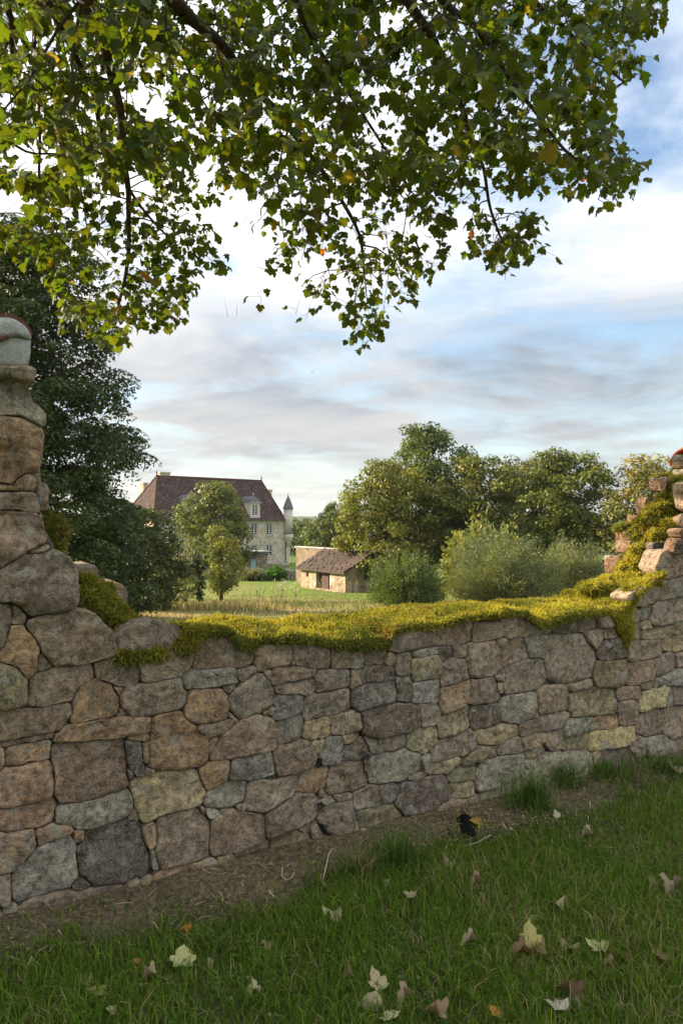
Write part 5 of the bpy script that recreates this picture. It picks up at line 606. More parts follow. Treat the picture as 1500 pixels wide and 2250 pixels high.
p -1739 448 210 0 206 52 198 112 147 158 66 158 0 157 -64 155 -141 151 -193 109 -200 51 -204 0 -208 -53 -207 -117 -145 -156 -66 -158 0 -155 64 -154 140 -151 191 -108 211 -53
y -2286 797 234 0 238 54 240 123 174 168 69 150 0 150 -73 158 -167 162 -224 114 -228 52 -228 0 -232 -53 -229 -117 -172 -166 -77 -167 0 -163 74 -160 161 -155 217 -111 230 -52
o -1799 772 243 0 252 56 242 121 173 163 84 177 0 171 -83 175 -179 170 -236 118 -248 55 -255 0 -260 -58 -259 -129 -164 -155 -80 -170 0 -171 79 -168 171 -162 260 -130 248 -55
y -2313 1116 196 0 197 53 189 113 142 161 64 163 0 159 -62 159 -135 153 -210 126 -211 57 -202 0 -197 -53 -187 -112 -133 -151 -63 -161 0 -165 68 -174 152 -173 198 -119 201 -54
p -1929 1115 184 0 181 53 173 114 124 155 58 162 0 166 -61 170 -134 167 -186 123 -187 55 -186 0 -183 -54 -177 -117 -120 -150 -57 -160 0 -168 62 -172 135 -169 188 -124 188 -56
r -1639 1106 103 0 107 51 108 115 73 148 34 153 0 154 -35 158 -79 159 -110 117 -109 52 -104 0 -100 -48 -98 -105 -74 -150 -35 -159 0 -163 37 -169 87 -176 96 -102 102 -49
p -2285 1431 244 0 240 53 226 111 155 145 74 154 0 159 -77 161 -171 159 -229 113 -234 52 -233 0 -231 -51 -226 -111 -173 -161 -76 -159 0 -153 72 -149 155 -145 244 -120 248 -55
g -1896 1433 142 0 147 49 147 110 103 146 46 145 0 144 -46 145 -102 143 -151 112 -149 50 -144 0 -144 -48 -137 -102 -101 -142 -48 -151 0 -154 50 -159 111 -157 138 -103 139 -46
g -1647 1418 103 0 102 47 101 105 77 151 36 159 0 159 -36 159 -79 155 -100 103 -104 48 -105 0 -108 -50 -109 -113 -74 -144 -34 -149 0 -150 35 -154 79 -154 102 -105 107 -49
n -2294 1723 213 0 214 45 214 100 166 147 73 145 0 135 -65 128 -138 122 -198 93 -213 44 -220 0 -229 -48 -232 -108 -146 -129 -67 -133 0 -134 69 -136 148 -131 209 -97 213 -44
n -1809 1721 260 0 260 48 259 107 200 156 89 155 0 147 -81 142 -170 133 -258 107 -269 50 -269 0 -272 -50 -286 -118 -182 -142 -82 -144 0 -141 82 -144 179 -140 255 -105 266 -49
p 2917 79 230 0 234 53 231 117 162 156 73 156 0 155 -71 152 -151 145 -230 117 -233 53 -235 0 -235 -53 -223 -113 -157 -151 -73 -157 0 -161 78 -167 175 -168 219 -111 226 -51
o 3389 73 266 0 256 52 241 109 171 147 79 152 0 144 -83 159 -197 169 -232 105 -237 48 -240 0 -245 -50 -244 -110 -189 -162 -82 -157 0 -148 75 -143 159 -137 261 -118 276 -56
p 3819 100 168 0 174 51 178 116 116 144 52 145 0 146 -52 145 -114 142 -186 122 -174 51 -166 0 -157 -46 -146 -96 -128 -159 -57 -157 0 -153 55 -152 115 -142 155 -101 161 -47
y 4180 91 190 0 182 44 172 93 133 136 63 144 0 146 -62 142 -140 143 -178 96 -186 45 -192 0 -199 -48 -193 -104 -128 -131 -58 -133 0 -133 60 -136 132 -135 204 -110 199 -48
p 4610 83 240 0 241 51 235 111 170 152 75 149 0 147 -72 144 -163 146 -248 117 -245 52 -237 0 -228 -48 -216 -101 -175 -156 -79 -158 0 -154 75 -150 162 -144 238 -112 244 -51
n 4935 77 85 0 80 45 72 91 61 146 30 161 0 163 -30 163 -66 159 -83 104 -83 47 -82 0 -79 -45 -78 -98 -64 -153 -29 -153 0 -153 28 -149 60 -144 97 -122 94 -53
y 2913 398 242 0 245 56 238 122 152 148 70 152 0 159 -76 165 -174 168 -242 124 -243 55 -229 0 -224 -51 -218 -111 -170 -164 -78 -169 0 -166 76 -165 164 -159 236 -121 242 -55
r 3295 398 128 0 133 52 137 119 98 162 44 162 0 158 -42 154 -90 148 -131 114 -135 53 -138 0 -139 -54 -135 -118 -91 -151 -43 -160 0 -168 47 -175 103 -170 117 -102 123 -48
g 3558 386 137 0 133 51 124 106 98 159 46 167 0 168 -47 172 -105 169 -126 108 -129 49 -134 0 -143 -55 -144 -123 -95 -153 -44 -158 0 -161 44 -160 91 -148 154 -132 147 -56
n 3919 400 224 0 220 51 208 109 148 147 69 153 0 172 -74 163 -164 163 -233 122 -230 54 -222 0 -218 -51 -207 -109 -152 -151 -70 -154 0 -154 74 -165 164 -163 230 -121 231 -54
y 4314 401 162 0 162 53 159 116 122 169 57 175 0 171 -51 157 -110 152 -174 128 -174 57 -168 0 -165 -54 -155 -113 -115 -159 -54 -166 0 -169 54 -167 120 -166 162 -118 162 -53
p 4741 391 277 0 270 54 257 115 178 150 85 161 0 168 -89 169 -197 167 -260 116 -265 53 -264 0 -264 -53 -255 -114 -190 -161 -85 -162 0 -158 81 -154 177 -149 283 -126 283 -57
g 2893 684 205 0 202 41 197 89 143 123 64 122 0 121 -62 118 -138 118 -226 102 -214 43 -214 0 -201 -41 -191 -87 -131 -113 -63 -121 0 -127 69 -132 157 -134 202 -92 205 -42
r 3342 687 242 0 243 45 252 104 171 133 78 135 0 133 -80 139 -162 126 -234 96 -244 45 -240 0 -240 -44 -236 -97 -184 -143 -77 -135 0 -126 70 -123 162 -126 239 -98 245 -45
o 3758 686 170 0 178 43 186 100 120 122 53 120 0 122 -54 123 -115 117 -168 90 -173 42 -171 0 -169 -41 -166 -89 -125 -127 -52 -118 0 -120 54 -124 121 -124 159 -86 165 -40
r 4111 672 180 0 181 42 177 91 131 127 60 130 0 127 -56 123 -123 119 -170 88 -177 41 -181 0 -185 -43 -184 -95 -124 -120 -56 -122 0 -120 54 -117 120 -117 185 -95 182 -42
r 4494 692 192 0 198 44 208 103 129 121 60 125 0 129 -62 130 -138 129 -180 89 -199 44 -201 0 -201 -44 -194 -96 -121 -113 -55 -116 0 -130 64 -135 140 -131 182 -90 189 -42
p 4856 665 158 0 154 39 146 83 113 122 53 128 0 129 -55 132 -120 129 -161 91 -167 42 -171 0 -174 -44 -165 -94 -103 -111 -48 -115 0 -118 52 -126 138 -148 168 -96 163 -41
n 2952 956 288 0 282 51 265 108 177 136 83 144 0 148 -88 152 -201 155 -282 115 -269 49 -265 0 -264 -48 -262 -107 -200 -154 -91 -156 0 -151 85 -147 185 -143 296 -121 295 -54
o 3507 963 279 0 279 51 264 107 166 128 79 136 0 144 -89 154 -206 159 -275 112 -273 50 -265 0 -257 -47 -246 -100 -183 -141 -83 -143 0 -142 83 -144 194 -149 267 -108 275 -50
g 4052 942 261 0 255 48 243 102 185 148 86 154 0 149 -83 149 -182 145 -257 108 -263 50 -267 0 -269 -51 -275 -116 -167 -134 -85 -151 0 -150 81 -145 175 -140 266 -112 267 -50
g 4563 964 243 0 239 48 231 103 173 146 75 142 0 147 -80 151 -172 146 -261 117 -259 52 -250 0 -243 -49 -230 -103 -160 -136 -75 -143 0 -146 80 -151 181 -154 249 -112 247 -49
y 4913 948 106 0 97 42 90 86 76 138 37 152 0 150 -36 149 -78 143 -109 105 -106 45 -101 0 -101 -43 -96 -93 -79 -144 -35 -144 0 -140 34 -139 75 -136 120 -116 115 -50
g 2966 1215 297 0 297 39 289 84 195 108 80 99 0 101 -85 106 -199 110 -306 89 -308 40 -296 0 -287 -38 -260 -76 -186 -103 -89 -110 0 -116 97 -120 219 -121 291 -85 293 -38
g 3530 1218 239 0 237 38 233 84 180 123 81 125 0 121 -76 116 -154 105 -266 96 -265 43 -265 0 -266 -43 -245 -89 -147 -101 -71 -109 0 -118 80 -122 187 -128 237 -86 240 -39
n 4011 1211 248 0 244 42 232 89 156 113 71 115 0 114 -80 130 -173 125 -237 90 -242 41 -238 0 -238 -41 -233 -89 -165 -119 -76 -123 0 -122 76 -122 162 -117 251 -96 255 -44
p 4413 1215 153 0 153 36 148 78 115 115 48 107 0 102 -44 99 -96 96 -155 81 -156 37 -151 0 -148 -35 -145 -76 -125 -125 -50 -110 0 -104 45 -101 96 -96 147 -78 153 -36
n 4793 1216 221 0 224 38 220 84 159 115 67 108 0 108 -66 107 -145 105 -220 84 -224 38 -223 0 -225 -39 -229 -88 -154 -111 -64 -104 0 -117 73 -118 145 -105 212 -81 220 -38
p 2889 1454 218 0 225 46 222 101 142 123 64 124 0 127 -69 132 -151 130 -232 106 -229 47 -219 0 -211 -43 -200 -91 -144 -124 -69 -133 0 -137 74 -142 162 -140 203 -93 213 -43
o 3253 1457 141 0 142 44 143 99 102 134 46 137 0 136 -48 140 -103 136 -131 91 -136 42 -143 0 -149 -46 -151 -105 -99 -130 -46 -134 0 -134 46 -135 100 -132 149 -103 140 -43
y 3668 1467 279 0 270 44 253 92 176 121 83 128 0 133 -91 140 -201 138 -262 95 -270 44 -270 0 -274 -44 -270 -98 -184 -127 -82 -127 0 -127 82 -126 182 -125 291 -106 287 -47
p 4229 1464 265 0 274 48 278 109 190 141 86 142 0 137 -75 125 -171 126 -291 114 -288 50 -279 0 -268 -47 -254 -99 -188 -139 -84 -139 0 -138 91 -150 192 -142 246 -96 258 -45
r 4667 1463 164 0 168 47 168 104 122 144 56 146 0 143 -54 142 -112 132 -152 94 -162 45 -170 0 -178 -49 -180 -112 -115 -135 -53 -140 0 -140 54 -141 117 -137 157 -97 160 -44
n 4923 1459 96 0 92 41 91 90 69 130 32 134 0 134 -33 137 -69 130 -82 82 -86 38 -90 0 -95 -42 -94 -93 -70 -132 -31 -132 0 -127 30 -124 65 -121 94 -93 96 -42
p 2818 1694 141 0 134 32 128 69 98 101 45 103 0 104 -45 103 -100 103 -162 88 -157 38 -144 0 -136 -33 -125 -68 -87 -89 -43 -99 0 -106 48 -111 109 -112 149 -81 146 -35
o 3217 1712 257 0 253 41 248 90 186 127 81 123 0 119 -75 115 -159 109 -262 95 -268 43 -259 0 -252 -41 -241 -87 -188 -129 -77 -118 0 -117 79 -120 183 -125 255 -92 257 -41
r 3691 1708 203 0 204 37 199 81 143 111 66 114 0 110 -64 110 -140 108 -212 86 -218 40 -214 0 -214 -39 -207 -85 -132 -102 -62 -107 0 -111 67 -116 149 -115 202 -83 204 -37
r 4040 1724 138 0 145 43 156 104 96 121 44 125 0 128 -47 132 -105 133 -138 92 -143 43 -144 0 -143 -43 -137 -91 -97 -124 -46 -130 0 -134 47 -135 106 -134 133 -89 138 -41
p 4365 1701 181 0 177 33 172 72 121 96 57 100 0 101 -60 105 -129 102 -177 74 -180 34 -183 0 -188 -35 -183 -76 -123 -97 -54 -95 0 -95 54 -95 121 -96 210 -87 189 -35
y 4795 1715 219 0 210 36 203 78 177 129 79 129 0 120 -69 112 -146 107 -235 90 -249 43 -245 0 -241 -41 -220 -85 -147 -107 -65 -106 0 -107 72 -117 163 -119 232 -89 227 -39'''
TINT0 = {'p': (.285, .218, .168), 'r': (.315, .212, .15), 'o': (.345, .235, .145), 'n': (.27, .215, .165), 'g': (.27, .255, .225),
        'b': (.285, .285, .26), 'y': (.345, .30, .185), 'Y': (.43, .37, .20), 'l': (.36, .335, .27), 'd': (.15, .125, .105), 'm': (.245, .215, .13)}
TINT = {k: tuple(f * (.86 * x + .14 * m) for x, m, f in zip(v, (.300, .238, .175), (1.86, 1.80, 1.64))) for k, v in TINT0.items()}
wall = empty('stone_wall', wp(0, .25, 0), 0, 'collapsed old rubble stone garden wall with a mossy gap in the middle', 'wall')
def stone_mesh(poly, depth, bulge, seed, rough=1.0, zc=0.0, sc=0.0):
    n = len(poly); ps = np.array(poly)
    size = float(np.sqrt(abs(np.sum(ps[:, 0] * np.roll(ps[:, 1], -1) - np.roll(ps[:, 0], -1) * ps[:, 1])) / 2))
    e = min(.011, size * .055)
    rings = [(1.0, depth), (1.0, e * .75), (1 - .30 * e / size, e * .22), (1 - .75 * e / size, 0), (1 - 2.2 * e / size, -bulge * .2), (.80, -bulge * .5), (.54, -bulge * .85), (.27, -bulge)]
    vs = []; o = Vector((seed * 7.3, seed * 3.1, seed * 1.7))
    cham = [.75 + .3 * mnoise.noise((math.cos(6.283 * k / n) * 1.6 + seed, math.sin(6.283 * k / n) * 1.6, seed * 2.2)) for k in range(n)]
    for ri, (f, d) in enumerate(rings):
        for k, (a, b) in enumerate(poly):
            ff = f if ri < 2 else 1 - (1 - f) * (1 + (cham[k] - .75) * 1.6 if ri < 5 else 1)
            q = Vector((a * ff, b * ff, 0)) 
            nz = mnoise.noise(q * 9 + o) * .011 + mnoise.noise(q * 26 + o) * .006 + mnoise.noise(q * 4 + o) * .012 + abs(mnoise.noise(q * 13 + o * 1.9)) * .010
            amp = 0 if ri == 0 else (.35 if ri < 4 else 1.0)
            jx = mnoise.noise(q * 34 + o * 1.3) * .004 if ri else 0; jz = mnoise.noise(q * 34 + o * 2.3) * .004 if ri else 0
            vs.append((q.x + jx, d - nz * amp * rough * min(1, size / .12), q.y + jz))
    vs.append((0, -bulge - mnoise.noise(o) * .01 * rough, 0))
    fs = []
    for i in range(len(rings) - 1):
        for k in range(n): fs.append((i*n+k, i*n+(k+1)%n, (i+1)*n+(k+1)%n, (i+1)*n+k))
    L = len(vs) - 1; i = len(rings) - 1
    fs += [(i*n+k, i*n+(k+1)%n, L) for k in range(n)]
    me = bpy.data.meshes.new('stone'); me.from_pydata(vs, [], fs); me.update()
    me.polygons.foreach_set('use_smooth', [True] * len(me.polygons)); me.materials.append(M['granite'])
    return me
wrot = math.atan2(TY, TX); winv = Matrix.Translation(-wall.location)
def place_stone(code, s, z, poly, depth=.15, w=0.0, mat=None, name='stone', bulge=None, tilt=.05, jit=.18, rough=1.0):
    seed = random.uniform(0, 100)
    b = random.uniform(.0, .005) if bulge is None else bulge
    me = stone_mesh(poly, depth, b, seed, rough)
    if mat: me.materials.clear(); me.materials.append(mat)
    o = link(name, me, wall)
    o.location = wp(s, w, z) - wall.location
    o.rotation_euler = (random.uniform(-tilt, tilt), 0, wrot + random.uniform(-tilt, tilt))
    c = TINT.get(code, TINT['n']); k = random.uniform(1 - jit, 1 + jit); h = random.uniform(-.05, .05)
    o.color = (c[0] * k * (1 + h), c[1] * k, c[2] * k * (1 - h), 1)
    return o
for ln in STONES.strip().splitlines():
    f = ln.split(); v = [int(a) / 1000 for a in f[1:]]
    poly = list(zip(v[2::2], v[3::2]))
    small = len(poly) < 17
    place_stone(f[0], v[0], v[1], poly, .13, random.uniform(-.012, .012) + (.012 if small else 0), rough=3.0 if v[0] < -1.2 and v[1] > 1.05 else 1.15)
# stones on top of the taller end, with the mortared half-round cap
def ring(pts, n=26):
    pts = [Vector((a, b, 0)) for a, b in pts]; m = len(pts)
    L = [(pts[(i + 1) % m] - pts[i]).length for i in range(m)]; tot = sum(L); out = []
    for k in range(n):
        d = tot * k / n; i = 0
        while d > L[i]: d -= L[i]; i += 1
        q = pts[i].lerp(pts[(i + 1) % m], d / L[i]); out.append((q.x, q.y))
    return out
def traced(pts, ox, oy, sc, w=0.0):
    q = [at_w(ox + a / sc, oy + b / sc, w) for a, b in pts]
    cs = sum(a for a, b in q) / len(q); cz = sum(b for a, b in q) / len(q)
    return cs, cz, [(a - cs, b - cz) for a, b in q]
def cap_piece(code, pts, depth, w, mat, name, label=None, bulge=.01, n=26, rough=1.0):
    cs, cz, q = traced(pts, 0, 680, 9.375, w)
    if sum(q[i][0] * q[(i+1) % len(q)][1] - q[(i+1) % len(q)][0] * q[i][1] for i in range(len(q))) < 0: q = q[::-1]
    o = place_stone(code, cs, cz, ring(q, n), depth, w, mat, name, bulge, .01, .05, rough)
    if label: o['label'] = label
    return o
cap_piece('n', [(-900,1120),(400,1160),(600,1140),(690,1180),(780,1240),(750,1340),(690,1480),(350,1430),(0,1370),(-900,1330)], .42, -.035, None, 'capping_slab', 'flat granite slab jutting out under the cement block')
cap_piece('l', [(-700,640),(0,640),(250,580),(420,575),(660,635),(640,850),(600,1150),(-700,1130)], .40, .005, M['cement'], 'cement_block', 'pale cement block under the rounded cap', .006, 26, .4)
cap_piece('l', [(-700,170),(150,165),(300,190),(450,280),(560,380),(640,500),(668,605),(560,610),(400,560),(250,570),(0,615),(-700,620)], .38, -.005, M['cement'], 'rounded_cap', 'grey rounded cement cap with a red tile rim', .012, 30, .4)
cap_piece('l', [(-700,560),(0,545),(200,515),(260,540),(100,612),(0,645),(-700,655)], .2, -.022, M['clay_dark'], 'tile_shard', 'dark red tile edge bedded in the cement joint', .004, 18, .5)
rim = MB(); prof = [(-700,135),(150,130),(300,155),(455,245),(575,355),(665,490),(690,560)]
a0 = [at_w(a / 9.375, 680 + b / 9.375, .0) for a, b in prof]
vs = []
for (s, z) in a0:
    for w_, dz in ((.012, 0), (.40, 0)):
        vs.append(wp(s, w_, z + .014) - wall.location); vs.append(wp(s - .012, w_, z - .012) - wall.location)
fs = []
for i in range(len(a0) - 1):
    a = i * 4; b = a + 4
    fs += [(a, b, b + 2, a + 2), (a + 1, a + 3, b + 3, b + 1), (a, a + 1, b + 1, b), (a + 2, b + 2, b + 3, a + 3)]
fs += [(0, 2, 3, 1), (len(vs) - 4, len(vs) - 3, len(vs) - 1, len(vs) - 2)]
rim.add(vs, fs).build('coping_tile', M['clay_dark'], wall)
# half-round clay tiles running along both standing ends
def coping(s0, s1, zc, r, mat, w=.24):
    m = MB(); vs = []; n = 12; k = 5
    for i in range(k + 1):
        s = s0 + (s1 - s0) * i / k
        for rr in (r, r - .02):
            for j in range(n + 1):
                a = math.pi * j / n; vs.append(wp(s, w - rr * math.cos(a), zc + rr * .62 * math.sin(a) + .006 * math.sin(i * 2.0)) - wall.location)
    N = n + 1; fs = []
    for i in range(k):
        o = i * 2 * N; p2 = o + 2 * N
        for j in range(n):
            fs += [(o+j, o+j+1, p2+j+1, p2+j), (o+N+j, p2+N+j, p2+N+j+1, o+N+j+1)]
        fs += [(o, p2, p2 + N, o + N), (o + n, o + N + n, p2 + N + n, p2 + n)]
    e = k * 2 * N
    for j in range(n): fs += [(j, N + j, N + j + 1, j + 1), (e + j, e + j + 1, e + N + j + 1, e + N + j)]
    return m.add(vs, fs).build('coping_tile', mat, wall, True)
# left standing end beyond the cap
for i in range(2): coping(-1.70 - .44 * i - .42, -1.70 - .44 * i, 2.05, .25, M['clay_dark'])
TILE_S = px_s(1476, .44)
for i in range(4): coping(TILE_S + .46 * i, TILE_S + .46 * i + .44, 1.945, .23, M['clay_red'])
def blk(px0, py0, px1, py1, w, code, depth=.3, n=24, name='stone', bulge=.006, rough=1.4, tilt=.06, side=0.0):
    if side: depth = side * (px1 - px0) / 296; w -= depth; px0 += side * (px1 - px0)
    s0, z0 = at_w(px0, py1, w); s1, z1 = at_w(px1, py0, w)
    hs, hz = (s1 - s0) / 2, (z1 - z0) / 2; sd = random.uniform(0, 50); q = []
    for k in range(n):
        a = 2 * math.pi * k / n; c, s_ = math.cos(a), math.sin(a)
        f = 1 / (abs(c) ** 5.5 + abs(s_) ** 5.5) ** (1 / 5.5)
        f *= 1 + .22 * mnoise.noise((c * 1.4 + sd, s_ * 1.4, sd))
        q.append((hs * c * f, hz * s_ * f))
    return place_stone(code, (s0 + s1) / 2, (z0 + z1) / 2, q, depth, w, None, name, bulge, tilt, .1, rough)
# masonry under the tile and the broken stepped end in the sun
for (x0, y0, x1, y1, c) in [(1472,1000,1500,1014,'l'),(1497,999,1535,1015,'o'),(1473,1015,1492,1030,'o'),(1493,1016,1540,1030,'y'),(1474,1031,1512,1046,'l'),(1513,1031,1550,1046,'o'),(1536,999,1580,1016,'n')]:
    blk(x0, y0, x1 + 16, y1, .40, c, .3, 16, side=.5)
for (x0, y0, x1, y1, w, c) in [(1428,1050,1478,1078,.42,'r'),(1441,1080,1470,1108,.40,'o'),(1400,1095,1422,1130,.46,'o'),(1380,1134,1408,1154,.46,'p'),
        (1354,1166,1392,1190,.46,'o'),(1354,1189,1397,1218,.44,'o'),(1330,1222,1370,1260,.42,'r'),(1424,1191,1460,1224,.16,'d'),
        (1466,1184,1515,1216,.04,'o'),(1472,1162,1530,1182,.04,'l'),(1350,1265,1369,1279,.30,'o'),(1340,1281,1356,1290,.28,'o'),(1500,1130,1560,1160,.02,'p'),(1480,1062,1530,1085,.3,'o')]:
    q_ = blk(x0 - 7, y0 - 1, x1 + 12, y1 + 1, w, c, .22, side=(.6 if w > .25 else .35)); k_ = random.uniform(.8, 1.1); q_.color = (.33 * k_, .195 * k_, .115 * k_, 1) if c != 'd' else (.16, .13, .10, 1)
# broken end of the standing part beside the big tree
for (x0, y0, x1, y1, w, c) in [(78,1062,108,1124,.28,'n'),(92,1138,150,1232,.26,'n'),(164,1243,187,1272,.38,'n'),(222,1284,278,1345,.36,'n'),(60,1000,90,1066,.24,'p'),(150,1240,215,1300,.30,'n'),(205,1335,270,1400,.20,'n')]:
    blk(x0, y0, x1, y1, w, c, .25, 20)
# mortar and rubble core
def core_top(s):
    return np.interp(s, [-2.6, -1.44, -1.40, -1.30, -1.24, -1.14, -1.06, -.9, -.7, .3, 1.9, 2.1, 2.36, 2.5, 2.62, 2.8, 2.95, 3.1, 3.12, 4], [2.05, 2.0, 1.62, 1.45, 1.22, 1.06, .97, .93, .92, .88, .90, .98, 1.08, 1.22, 1.38, 1.55, 1.68, 1.76, 1.93, 1.93])
ss = np.arange(-2.6, 5.05, .05); ws = [.03, .06, .16, .26, .36, .46, .5]
vs = []; 
for s in ss:
    zt = float(core_top(s))
    vs.append(wp(s, .03, -.2) - wall.location)
    for w in ws: vs.append(wp(s, w, zt - (.03 if w in (.03, .5) else 0) + .02 * mnoise.noise((s * 9, w * 9, 1))) - wall.location)
    vs.append(wp(s, .5, -1.0) - wall.location)
K = len(ws) + 2; fs = []
for i in range(len(ss) - 1):
    for k in range(K): a = i * K + k; b = i * K + (k + 1) % K; fs.append((a, b, b + K, a + K))
fs += [tuple(range(K))[::-1], tuple((len(ss) - 1) * K + k for k in range(K))]
MB().add(vs, fs).build('rubble_core', M['mortar'], wall)

# ------------------------------------------------------------------ moss
def strands(pos, nor, length, width, col, lean=.6, seed=1):
    r = np.random.default_rng(seed); n = len(pos)
    d = nor + r.normal(size=(n, 3)) * lean; d[:, 2] += .15; d /= np.linalg.norm(d, axis=1, keepdims=True)
    sd = np.cross(d, r.normal(size=(n, 3))); sd /= np.linalg.norm(sd, axis=1, keepdims=True) + 1e-9
    L = (length * r.uniform(.6, 1.4, n))[:, None]; W = (width * r.uniform(.7, 1.3, n))[:, None]
    bend = r.normal(size=(n, 3)) * .35; bend[:, 2] -= .25
    a = pos - sd * W; b = pos + sd * W; m = pos + d * L * .55; tip = pos + (d + bend * .6) * L
    m1 = m - sd * W * 1.1; m2 = m + sd * W * 1.1
    v = np.stack([a, b, m1, m2, tip], 1).reshape(-1, 3)
    base = np.arange(n)[:, None] * 5
    tris = np.concatenate([base + [0, 1, 3], base + [0, 3, 2], base + [2, 3, 4]], 0)
    c = np.repeat(col, 5, 0)
    return v, tris, c
def moss_col(p, r, green=0.0):
    k = np.clip(.48 - green + .70 * vnoise(p, 9.0, 31) + r.normal(size=len(p)) * .18, 0, 1)[:, None]
    c = np.array([.12, .14, .024]) * (1 - k) + np.array([.38, .35, .048]) * k
    dead = (vnoise(p, 14.0, 32) + r.normal(size=len(p)) * .35) > .85; c[dead] = np.array([.20, .13, .06])
    return c * r.uniform(.7, 1.25, (len(p), 1))
def grid_moss(name, G, n, label, seed, length=.018, width=.0022, dens=None):
    G = np.asarray(G); a, b = G.shape[:2]
    ii = (np.arange(a - 1)[:, None] * b + np.arange(b - 1)[None, :])
    q = np.stack([ii, ii + b, ii + b + 1, ii + 1], -1).reshape(-1, 4)
    V = G.reshape(-1, 3); r = np.random.default_rng(seed)
    e1 = V[q[:, 1]] - V[q[:, 0]]; e2 = V[q[:, 3]] - V[q[:, 0]]
    nr = np.cross(e1, e2); ar = np.linalg.norm(nr, axis=1); nr /= ar[:, None] + 1e-12
    pr = ar / ar.sum(); f = r.choice(len(q), n, p=pr); u = r.uniform(size=(n, 1)); w = r.uniform(size=(n, 1))
    Q = V[q[f]]; pos = (Q[:, 0] * (1 - u) + Q[:, 1] * u) * (1 - w) + (Q[:, 3] * (1 - u) + Q[:, 2] * u) * w
    v, t, c = strands(pos, nr[f], length, width, moss_col(pos, r), .65, seed)
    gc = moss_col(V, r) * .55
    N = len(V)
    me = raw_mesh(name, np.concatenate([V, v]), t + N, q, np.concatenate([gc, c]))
    return tag(link(name, me, None, M['moss']), label, 'moss', None, 'stuff')
low = [(395,1392),(420,1398),(440,1401),(505,1404),(515,1425),(545,1437),(562,1428),(570,1416),(640,1419),(700,1421),(730,1431),(780,1437),(850,1430),(862,1397),(900,1391),(955,1388),(985,1379),(1030,1368),(1060,1364),(1100,1360),(1135,1358),(1150,1357),(1165,1374),(1190,1387),(1230,1374),(1275,1362),(1330,1354),(1350,1377),(1365,1392),(1380,1345),(1392,1322),(1420,1296),(1450,1275)]
top = [(400,1374),(430,1358),(510,1350),(545,1353),(575,1367),(620,1355),(700,1349),(770,1352),(810,1340),(850,1334),(960,1325),(1100,1320),(1200,1314),(1240,1306),(1250,1297),(1300,1283),(1340,1268),(1370,1262),(1400,1256)]
ls = [at_w(a, b - 8, 0) for a, b in low]; ts = [at_w(a, b, .46) for a, b in top]
lsx = np.array([a for a, b in ls]); lsz = np.array([b for a, b in ls]); tsx = np.array([a for a, b in ts]); tsz = np.array([b for a, b in ts])
G = []
for s in np.arange(-.80, 2.38, .012):
    zl = float(np.interp(s, lsx, lsz)) + .016 * mnoise.noise((s * 22, 3, 0)) + .010 * mnoise.noise((s * 60, 7, 0)); zb = float(np.interp(s, tsx, tsz)) - .012
    zs = max(zl + .03, .62 * max(zl, float(core_top(s)) + .05) + .38 * zb)
    row = []
    for v in (0, .12, .25, .36, .45, .54, .63, .72, .8, .87, .94, 1.0):
        if v <= .25: w = -.014 - .022 * math.sin(v / .25 * math.pi); z = zl + (zs - zl) * (v / .25) ** 1.2
        elif v < .94: k = (v - .25) / .69; w = -.005 + .475 * k; z = zs + (zb - zs) * k
        else: w = .50 + .02 * (v - .94) / .06; z = zb - .12 * (v - .94) / .06
        lump = .036 * fbm(s, w, 5.0, 3, 2.0) + .024 * fbm(s, w, 15.0, 2, 5.0)
        if v > .2: z += lump
        else: w -= lump * .5
        row.append(wp(s, w, z))
    G.append(row)
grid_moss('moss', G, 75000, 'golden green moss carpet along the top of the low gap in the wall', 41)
def moss_blobs(name, blobs, n, label, seed, green=0.0):
    V = []; q = []; pos = []; nor = []; r = np.random.default_rng(seed)
    for (px, py, w, rx, rz, rw) in blobs:
        s, z = at_w(px, py, w); y = wp(s, w, z).y; a = rx / F * y; b = rz / F * y; N0 = len(V); nu, nv = 16, 11
        for i in range(nv + 1):
            ph = math.pi * i / nv
            for j in range(nu):
                th = 2 * math.pi * j / nu
                d = Vector((math.sin(ph) * math.cos(th), math.sin(ph) * math.sin(th), math.cos(ph)))
                k = 1 + .45 * mnoise.noise(d * 2.6 + Vector((px * .1, py * .1, 0)))
                V.append(wp(s + d.x * a * k, w + d.y * rw * k, z + d.z * b * k))
        for i in range(nv):
            for j in range(nu): q.append((N0 + i*nu + j, N0 + (i+1)*nu + j, N0 + (i+1)*nu + (j+1) % nu, N0 + i*nu + (j+1) % nu))
    V = np.array(V); q = np.array(q)
    c = V[q].mean(1); nr = np.cross(V[q[:, 2]] - V[q[:, 0]], V[q[:, 3]] - V[q[:, 1]]); ar = np.linalg.norm(nr, axis=1) + 1e-12; nr /= ar[:, None]
    f = r.choice(len(q), n, p=ar / ar.sum()); u = r.uniform(size=(n, 1)); w = r.uniform(size=(n, 1)); Q = V[q[f]]
    p = (Q[:, 0] * (1 - u) + Q[:, 1] * u) * (1 - w) + (Q[:, 3] * (1 - u) + Q[:, 2] * u) * w
    v, t, cc = strands(p, nr[f], .026, .0026, moss_col(p, r, green), .7, seed)
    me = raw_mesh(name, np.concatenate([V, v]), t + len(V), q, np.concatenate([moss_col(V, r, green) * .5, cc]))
    return tag(link(name, me, None, M['moss']), label, 'moss', None, 'stuff')
